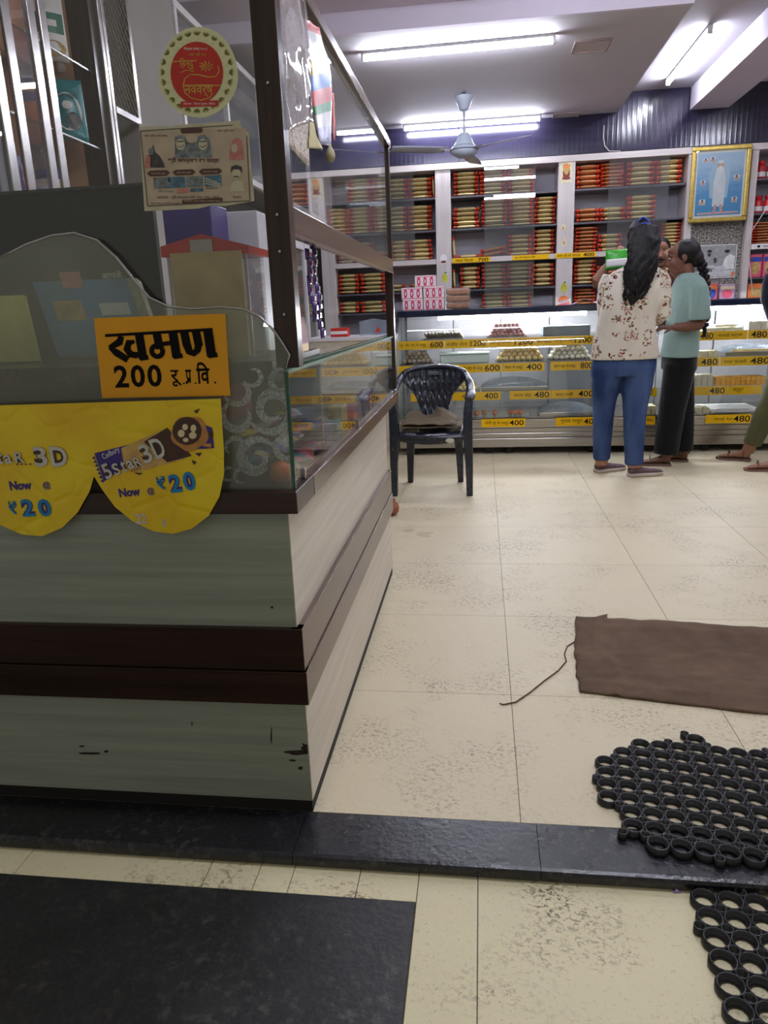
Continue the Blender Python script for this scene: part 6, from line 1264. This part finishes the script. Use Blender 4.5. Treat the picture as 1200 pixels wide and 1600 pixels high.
tag(obj('cardboard_sheet', MB().box(aty(272, 440, 1.608).x, aty(382, 440, 1.608).x, 1.6005, 1.6045, ZD + .001, aty(320, 394, 1.608).z), M('plain_cardboard', (214, 190, 140), .8, var=.12, scale=20)), 'plain brown cardboard sheet in front of the clear box', 'cardboard')
tag(obj('purple_carton', MB().box(aty(254, 340, 2.25).x, aty(330, 340, 2.25).x, 2.25, 2.4, .766, aty(290, 318, 2.25).z), M('deep_purple_card', (60, 36, 120), .4, var=.2), bevel=.004), 'tall deep purple carton standing behind the clear box', 'carton')
tag(obj('white_reflection', MB().box(aty(352, 340, 2.45).x, aty(402, 340, 2.45).x, 2.45, 2.62, .766, aty(370, 330, 2.45).z), M('reflection_white', (226, 220, 232), .4, var=.06), bevel=.004), 'tall white block standing in for a reflection beside the brown post', 'carton')  # a pale reflection beside the post, built as a solid white block
# sweets and wrapped goods in the bottom of the showcase
wcol = {'purple': (84, 60, 140), 'pink': (206, 110, 140), 'teal': (70, 140, 150), 'silver': (190, 190, 200), 'red': (190, 52, 50), 'yellow': (210, 180, 60)}
wm = {k: foil('wrap_' + k, c, .22) for k, c in wcol.items()}
def pillow(m):
    mb = MB()
    for s in (1, -1):
        mb.grid(lambda u, v: ((u - .5), (v - .5), s * .5 * (math.sin(math.pi * u) * math.sin(math.pi * v)) ** .5 + .12 * noise.noise(V((u * 4, v * 4, s * 3))) * math.sin(math.pi * u) * math.sin(math.pi * v)), 8, 8)
    return mesh('wrapped_sweet', mb, m, True)
pm = {k: pillow(m) for k, m in wm.items()}
random.seed(3); keys = list(pm)
seen = {}
for i in range(64):
    k = random.choice(['purple', 'purple', 'silver', 'purple', 'pink', 'teal', 'red', 'yellow']); y = 1.475 + .40 * (i % 16) / 16 + random.uniform(-.004, .004); row = i // 16
    x = -.425 - .055 * (row % 2) - random.uniform(0, .012); z = .785 + .030 * row + random.uniform(0, .006)
    o = inst('wrapped_sweet', pm[k], (x, y, z + .004), rot=(random.uniform(-.4, .4), random.uniform(-.4, .4), random.uniform(0, 3)), scale=(.052, .034, .018)); tag(o, f'small {k} foil wrapped sweet in the heap inside the showcase', 'wrapped sweet', f'{k} wrapped sweets in the showcase')
tag(obj('orange_ball', MB().ell((aty(438, 731, 1.462).x, 1.462, .802), .0235, 16, 10), M('orange_plastic', (214, 92, 30), .35, var=.15, scale=30), None, True), 'orange ball behind the etched corner of the front glass', 'ball')
bs = thing('red_jar', 'red capped jar inside the showcase behind the side glass', 'jar', (-.50, 1.60, .772)); obj('jar_body', MB().lathe([(.035, .90), (.04, .905), (.04, .95), (.03, .965)], (-.56, 1.62, 0), 16), wm['pink'], bs, True); obj('lid', MB().lathe([(.036, .9655), (.034, .98), (.01, .983)], (-.56, 1.62, 0), 16), wm['red'], bs, True)
obj('jar_base', MB().lathe([(.035, .7735), (.038, .78), (.038, .899)], (-.56, 1.62, 0), 16), wm['silver'], bs, True)
for i, (k, y, w_, h_) in enumerate((('purple', 1.98, .05, .05), ('teal', 2.10, .06, .04), ('yellow', 2.24, .05, .07), ('red', 2.40, .06, .05), ('silver', 2.56, .07, .06), ('pink', 2.72, .06, .04), ('purple', 2.88, .07, .05))):
    tag(obj('sweet_carton', MB().box(-.48, -.48 + w_, y, y + .09, .7665, .7665 + h_), wm[k], bevel=.003), f'small {k} sweet carton standing in a row in the showcase, {["nearest","second","third","fourth","fifth","sixth","last"][i]} of the row', 'carton')
# ================================================================ sheets hanging on the side of the glazed frame
def hang(name, Lp, Rp, X, bands, label, cat, amp=.006, seed=0, nu=10, nv=26):
    L = [atx(x, y, X) for x, y in Lp]; R_ = [atx(x, y, X) for x, y in Rp]; mats = [b[1] for b in bands]
    mb = MB()
    def P(u, v):
        p = along(L, v).lerp(along(R_, v), u); p.x = X + .004 + amp * (1 + noise.noise(V((u * 5 + seed, v * 3, seed)))) * .6 + .002 * noise.noise(V((u * 14, v * 9, seed))); return p
    vs = [P(i / nu, j / nv) for j in range(nv + 1) for i in range(nu + 1)]; mb.v = [tuple(p) for p in vs]
    for j in range(nv):
        k = max(i for i, b in enumerate(bands) if (j + .5) / nv >= b[0])
        for i in range(nu): a = j * (nu + 1) + i; mb.f.append((a, a + 1, a + nu + 2, a + nu + 1)); mb.m.append(k)
    o = obj(name, mb, mats, None, True); s = o.modifiers.new('thickness', 'SOLIDIFY'); s.thickness = .0008
    return tag(o, label, cat)
m_news = (lambda t: t.done(t.bsdf(t.mix(t.math('GREATER_THAN', t.noise(t.coord('World', (1, 60, 240)), 1, 3, .7), .56), lin((196, 180, 160)), lin((120, 106, 96))), .5)))(NT('newsprint'))
m_sleeve = glass('crinkled_plastic', (248, 248, 250), haze=.10, hcol=(226, 224, 230), rough=.05)
m_pw = M('poster_white', (206, 206, 210), .3); m_py = M('poster_yellow', (204, 170, 60), .35); m_pb = M('poster_sky', (66, 120, 196), .35); m_pr = M('poster_rose', (206, 96, 96), .35); m_pg = M('poster_green', (66, 140, 90), .35); m_plil = M('poster_lilac', (170, 170, 206), .35, var=.3, scale=70)
PX_ = CX + .019
hang('newspaper_sheet', [(426, -40), (431, 60), (438, 150), (444, 227)], [(458, -40), (472, 60), (478, 150), (478, 262)], PX_, [(0, m_news)], 'newspaper page hanging on the side glass beside the brown post', 'newspaper', .004, 2)
hang('plastic_sleeve', [(427, -40), (430, 60), (436, 140), (442, 205)], [(462, -40), (475, 60), (481, 140), (482, 190)], PX_ + .008, [(0, m_sleeve)], 'crinkled clear plastic sleeve over the hanging newspaper', 'plastic sleeve', .010, 5, 14, 30)
hang('rate_chart', [(471, 29), (477, 100), (483, 170), (494, 226)], [(493, 45), (509, 95), (514, 160), (512, 228)], PX_, [(0, m_pr), (.06, m_pw), (.30, m_py), (.44, m_pb), (.55, m_pr), (.64, m_pg), (.72, m_pw), (.85, m_plil)], 'colour banded printed chart hanging on the side glass', 'chart', .006, 8)
hang('red_ribbon', [(514, 144), (516, 180), (517, 220)], [(518, 146), (520, 180), (520, 219)], PX_, [(0, m_sred)], 'narrow red ribbon strip hanging beside the colour chart', 'ribbon', .002, 3, 3, 8)
hang('cloth_scrap', [(478, 190), (477, 215), (476, 232)], [(484, 192), (490, 215), (499, 233)], PX_, [(0, M('cream_cloth', (206, 196, 150), .8))], 'scrap of cream cloth hanging below the chart', 'cloth', .006, 4, 6, 8)
p = atx(516, 238, PX_ + .015); lc = thing('lemon_charm', 'small pale bulb charm hanging under the red ribbon', 'charm', p)
obj('bulb', MB().lathe([(.002, -.022), (.009, -.018), (.012, -.008), (.010, .002), (.004, .012), (.003, .016)], p, 12), M('charm_cream', (186, 176, 140), .5), lc, True); obj('string', MB().tube([p + V((0, 0, .015)), p + V((-.004, 0, .032))], .0012, 6), m_whitep, lc)
# ================================================================ wall cabinets along the left wall
wc = thing('wall_cabinet', 'glass-doored wall cabinet with aluminium stiles behind the counter', 'cabinet', (-1.6, 2.6, 1.4))
WX = -1.45; m_wood = M('pale_wood_back', (190, 150, 120), .6, var=.1, scale=4, stretch=(1, 1, .2))
obj('back', MB().box(-1.749, -1.735, 1.95, 3.12, 1.40, 2.60), m_wood, wc); obj('side', MB().box(-1.734, WX - .10, 2.985, 3.03, 1.40, 2.60), m_wood, wc); obj('side_edge', MB().box(WX - .0995, WX - .01, 2.984, 3.03, 1.40, 2.60), m_wal_z, wc); obj('side', MB().box(-1.734, WX - .01, 1.95, 1.97, 1.40, 2.60), m_wal_z, wc)
for z in (1.50, 1.775, 2.045, 2.33): obj('glass_shelf', MB().box(-1.734, WX - .03, 1.971, 2.984, z - .006, z), m_edge if False else m_cglass, wc); obj('shelf_edge', MB().box(WX - .03, WX - .026, 1.971, 2.984, z - .006, z), M('shelf_edge_steel', (150, 150, 150), .25, .8), wc)
for y in (2.02, 2.30, 2.385, 2.53, 2.60, 3.03, 3.06): obj('stile', MB().box(WX - .012 + (.006 if y in (2.385, 2.60) else 0), WX + .006, y, y + (.045 if y < 3 else .024), 1.40, 2.60), m_chrome, wc, bevel=.003)
for y0, y1 in ((2.065, 2.30), (2.43, 2.53)): obj('door_pane', MB().box(WX - .004, WX, y0, y1, 1.41, 2.59), glass('cabinet_door_glass', haze=.08, hcol=(190, 180, 190)), wc)
obj('base_board', MB().box(-1.749, WX + .006, 1.95, 3.09, 1.36, 1.40), m_wal_y, wc)
def pouch(px, z, w, h, main, label, extras, words=None, X=-1.56):
    py_ = {2.047: 75, 1.777: 205}[z]; pos = atx(px, py_, X); n_ = V((.55, -.83, 0)).normalized(); r_ = V((-n_.y, n_.x, 0)); c_ = V((X, pos.y, z + .002))
    p_ = thing('snack_pouch', label, 'pouch', (X, pos.y, z))
    def S_(u, v, k=0.): return c_ + r_ * ((u - .5) * w) + V((0, 0, v * h)) + n_ * (k + .020 * math.sin(math.pi * u) * (math.sin(math.pi * min(1, v * .95 + .05)) ** .6) - .02 * v)
    obj('bag', MB().slab(S_, 10, 12, n_ * .012), main, p_, True)
    for (u0, u1, v0, v1, m_, rnd_) in extras:
        g_ = lambda u, v: S_(u0 + (u1 - u0) * u, v0 + (v1 - v0) * v, .0012 + .0006 * len(p_.children))
        mb = MB().add([g_(.5 + .5 * math.cos(t), .5 + .5 * math.sin(t)) for t in [2 * math.pi * i / 20 for i in range(20)]], [tuple(range(20))]) if rnd_ else MB().grid(g_, 4, 4)
        obj('print', mb, m_, p_)
    for (s, u, v, w_, h_, m_) in (words or []): text(s, S_(u, v, .006), r_, (0, 0, 1), w_, h_, m_, p_)
m_teal = foil('teal_pouch', (22, 128, 132), .3); m_pow = M('pouch_white', (220, 216, 212), .4); m_dgr = M('pouch_green', (24, 96, 70), .4); m_pory = M('pouch_orange', (222, 150, 110), .45, var=.15); m_rais = M('black_raisin', (36, 22, 24), .4, var=.4, scale=60)
pouch(80, 2.047, .115, .24, m_pow, 'white and green nut pouch on the upper glass shelf, nearer the door stile', [(.05, .95, .38, .66, m_dgr, 0), (.3, .75, .47, .56, m_pow, 0), (.2, .95, .06, .28, m_stk, 1)])
pouch(111, 2.047, .12, .24, m_pow, 'white and green nut pouch on the upper glass shelf, beside the orange one', [(.05, .95, .36, .64, m_dgr, 0), (.3, .7, .45, .54, m_pow, 0), (.15, .9, .06, .26, m_stk, 1)])
tag(obj('orange_pouch', MB().box(-1.70, -1.655, 2.66, 2.97, 2.0465, 2.31), m_pory, bevel=.01), 'orange pouch standing behind the white nut pouches', 'pouch')
pouch(110, 1.777, .125, .215, m_teal, 'teal pouch of black raisins on the middle glass shelf', [(.10, .90, .16, .78, m_pow, 1), (.42, .86, .18, .46, m_rais, 1), (.36, .64, .5, .64, m_pow, 1)], [('BLACK RAISINS', .18, .68, .08, .016, m_ink)], -1.53)
for nm, y, z, cap, body, band, lab, h_ in (('purple_capped_jar', 2.90, 1.777, m_bpurp, m_orange, m_bpurp, 'orange jar with purple cap behind the raisin pouch', .235), ('drink_jar', 2.78, 1.502, m_bpurp, M('jar_wrap', (206, 196, 210), .35, var=.2, scale=30), m_bgold, 'malt drink jar with a purple cap on the lower glass shelf', .165)):
    j = thing(nm, lab, 'jar', (-1.60, y, z))
    jx = -1.672 if nm != 'drink_jar' else -1.60
    r_ = .052; obj('jar_body', MB().lathe([(r_ * .95, z + .001), (r_, z + .01), (r_, z + h_ * .78), (r_ * .8, z + h_ * .82)], (jx, y, 0), 20), body, j, True); obj('lid', MB().lathe([(r_ * .86, z + h_ * .821), (r_ * .88, z + h_ * .98), (r_ * .8, z + h_)], (jx, y, 0), 20), cap, j, True); obj('label_band', MB().lathe([(r_ + .001, z + h_ * .62), (r_ + .001, z + h_ * .76)], (jx, y, 0), 20, False), band, j, True)
    if nm == 'drink_jar':
        
        def wrap(s_, a0, zz, ww, hh, m_):
            v_, f_, _ = text_mesh(s_, .01); obj('lettering', MB().add([(-1.60 + (r_ + .0012) * math.cos(a0 + q * ww / r_), y + (r_ + .0012) * math.sin(a0 + q * ww / r_), zz + e * hh) for q, e in v_], f_), m_, j)
        wrap('Bourn', -1.75, z + .065, .075, .026, m_bpurp); wrap('vita', -1.0, z + .040, .04, .022, m_bpurp)
        for a0, a1, m_ in ((-1.75, -1.15, m_leaf), (-1.05, -.5, m_orange)):
            obj('label_patch', MB().grid(lambda u, v: (-1.60 + (r_ + .001) * math.cos(a0 + (a1 - a0) * u), y + (r_ + .001) * math.sin(a0 + (a1 - a0) * u), z + .008 + .028 * v), 6, 1), m_, j)
tag(obj('dark_pouch', MB().ell((-1.57, 2.91, 1.553), (.03, .05, .05), 12, 8), m_rais, None, True), 'small dark pouch beside the malt drink jar', 'pouch')
for i, (y, z, m_) in enumerate(((2.12, 1.503, wm['teal']), (2.22, 1.503, wm['red']), (2.42, 1.503, wm['silver']), (2.5, 1.503, wm['purple']), (2.14, 1.778, wm['silver']), (2.26, 1.778, wm['pink']), (2.44, 1.778, wm['red']), (2.15, 2.048, wm['purple']), (2.28, 2.048, wm['silver']), (2.46, 2.048, wm['pink']))):
    tag(obj('snack_carton', MB().box(-1.62, -1.54, y - .035, y + .035, z, z + .17 + .02 * (i % 3)), m_, bevel=.006), f'{["teal","red","silver","purple","silver","pink","red","purple","silver","pink"][i]} carton behind the cabinet door, {["lowest","middle","upper"][0 if z<1.6 else 1 if z<1.9 else 2]} glass shelf, {ORD[[0,1,2,3,0,1,2,0,1,2][i]]} along', 'carton')
# mesh grille, grey panel and the white-railed cabinet further in
gr = thing('wire_grille', 'diamond wire mesh grille beside the wall cabinet', 'grille', (-1.46, 3.2, 1.9))
mb = MB(); 
for i in range(-14, 16):
    for s in (1, -1):
        y = 3.095; z0_ = 1.95 + i * .045; pts = []
        a_ = (3.095, z0_ if s > 0 else z0_); b_ = (3.29, z0_ + s * .195 * 1.3)
        f0, f1 = 0, 1; dz_ = b_[1] - a_[1]
        lo, hi = 1.95, 2.6
        ts = sorted([max(0, min(1, (lo - a_[1]) / dz_)), max(0, min(1, (hi - a_[1]) / dz_))])
        if ts[1] - ts[0] > .03: mb.tube([(WX, a_[0] + .195 * ts[0], a_[1] + dz_ * ts[0]), (WX, a_[0] + .195 * ts[1], a_[1] + dz_ * ts[1])], .0016, 4)
obj('mesh', mb, m_chrome, gr)['kind'] = 'stuff'
obj('grille_frame', MB().box(WX - .01, WX + .006, 3.29, 3.315, 1.93, 2.6).box(WX - .01, WX + .006, 3.09, 3.29, 1.925, 1.948), m_chrome, gr); obj('grille_back', MB().box(-1.749, -1.74, 3.125, 3.31, 1.93, 2.6), m_dkpan, gr)
rc = thing('long_wall_cabinet', 'grey panelled wall cabinet with white rails running to the back shelves', 'cabinet', (-1.6, 5, 0))
obj('grey_panel', MB().box(-1.749, WX - .01, 3.32, 3.84, .0, 2.62), m_wallg, rc); obj('lower_body', MB().box(-1.749, WX - .01, 3.845, 5.5, 0, .95), m_lam_y, rc); obj('upper_back', MB().box(-1.749, -1.735, 3.845, 7.3, .95, 2.62), M('cabinet_dim_back', (92, 88, 96), .6), rc)
m_wr = M('white_rail', (214, 208, 210), .4)
for z in (2.56, 1.93): obj('rail', MB().box(WX - .03, WX, 3.845, 7.28, z, z + .035), m_wr, rc)
for y in (3.85, 4.55, 5.25, 5.95, 6.65): obj('stile', MB().box(WX - .03, WX - .001, y, y + .03, 1.966, 2.559), m_wr, rc); obj('door_pane', MB().box(WX - .018, WX - .014, y + .031, y + .66, 1.967, 2.558), m_door, rc)
obj('cabinet_shelf', MB().box(-1.734, WX - .032, 3.85, 7.28, 1.92, 1.93), m_wal_y, rc); obj('cabinet_shelf', MB().box(-1.734, WX - .032, 3.85, 7.28, 2.22, 2.23), m_cglass, rc)
gd = thing('glass_door_cabinet', 'white framed glass-door cupboard seen below the brown rail', 'cupboard', (-1.6, 6.1, 0))
obj('cupboard_body', MB().box(-1.734, WX - .04, 5.52, 6.75, .0, 1.70), M('cupboard_olive', (120, 108, 78), .6, var=.25, scale=3), gd)
for y in (5.52, 5.92, 6.32, 6.71): obj('door_stile', MB().box(WX - .039, WX - .01, y, y + .04, .0, 1.70), m_wr, gd)
for z in (.0, 1.63): obj('door_rail', MB().box(WX - .0385, WX - .011, 5.561, 6.709, z, z + .07), m_wr, gd)
obj('door_pane', MB().box(WX - .027, WX - .022, 5.561, 6.709, .071, 1.629), m_door, gd)
# sachet strips hanging from the brown rail
def sachets(px, y0, n, label, m1, m2):
    t = thing('sachet_strip', label, 'sachets', (-.43, 2.1, 1.27)); 
    for i in range(n):
        p = atx(px + i * 1.6, y0 + i * 14, -.42); p.x += .004 * math.sin(i * 1.3)
        s_ = obj('sachet', MB().slab(lambda u, v, p=p: (p.x + .004 * math.sin(3 * u), p.y - .02 + .04 * u, p.z - .027 + .026 * v), 4, 3, (.002, 0, 0)), m1, t, True)
        obj('print', MB().box(p.x + .0055, p.x + .006, p.y - .008, p.y + .01, p.z - .02, p.z - .008), m2, s_)
    return t
sachets(480, 388, 8, 'strip of purple sachets hanging nearer the brown post', wm['purple'], wm['pink']); sachets(487, 372, 11, 'longer strip of purple sachets hanging beside the first strip', wm['purple'], wm['silver'])
# small counter with goods behind the showcase
sc_ = thing('side_counter', 'white topped side counter standing behind the showcase', 'counter', (-1.05, 6.1, 0))
obj('counter_body', MB().box(-1.36, -.68, 5.86, 6.38, .0, .90), m_lam_y, sc_); obj('counter_top', MB().box(-1.38, -.67, 5.84, 6.40, .90, .93), m_white, sc_, bevel=.004)
x = aty(531, 520, 5.95).x; b = thing('red_box', 'red and white striped box on the white side counter', 'box', (x, 5.95, .93)); obj('carton', MB().box(x - .07, x + .07, 5.92, 6.02, .931, 1.0), m_sred, b, bevel=.004); obj('print', MB().box(x - .068, x + .068, 5.9185, 5.9199, .952, .976), m_whitep, b)
x = aty(583, 518, 6.1).x; o = tag(obj('clear_bag', MB().slab(lambda u, v: (x - .10 + .22 * u, 6.05 + .04 * math.sin(3 * u), .932 + .13 * v * (1 - .3 * abs(u - .5))), 8, 6, (0, .03, 0)), m_film, None, True), 'clear bag with red print on the white side counter', 'bag'); obj('print', MB().prism([(x + .02, 6.045, .95), (x + .07, 6.045, .96), (x + .05, 6.05, 1.0)], (0, -.003, 0)), m_sred, o)
p = atx(474, 548, -.43); yb_ = thing('yellow_dispenser', 'yellow rounded tape dispenser standing behind the brown post', 'dispenser', (p.x, p.y, 1.0))
obj('shell', MB().prism([(p.x, p.y - .05, 1.031), (p.x, p.y + .06, 1.031)] + [(p.x, p.y + .005 + .055 * math.cos(a), 1.05 + .06 * math.sin(a)) for a in [math.pi * i / 10 for i in range(11)]], (-.03, 0, 0)), M('yellow_plastic', (216, 160, 20), .4), yb_)
obj('teeth', MB().prism([(p.x + .001, p.y + .005 + (.056 + .006 * (i % 2)) * math.cos(a), 1.05 + (.061 + .006 * (i % 2)) * math.sin(a)) for i, a in enumerate([math.pi * i / 16 for i in range(17)])] + [(p.x + .001, p.y - .045, 1.05)], (-.002, 0, 0)), m_maroon, yb_)
obj('stand', MB().box(p.x - .03, p.x - .001, p.y - .05, p.y + .06, 1.0305 - .0, 1.0309), m_dark, yb_)
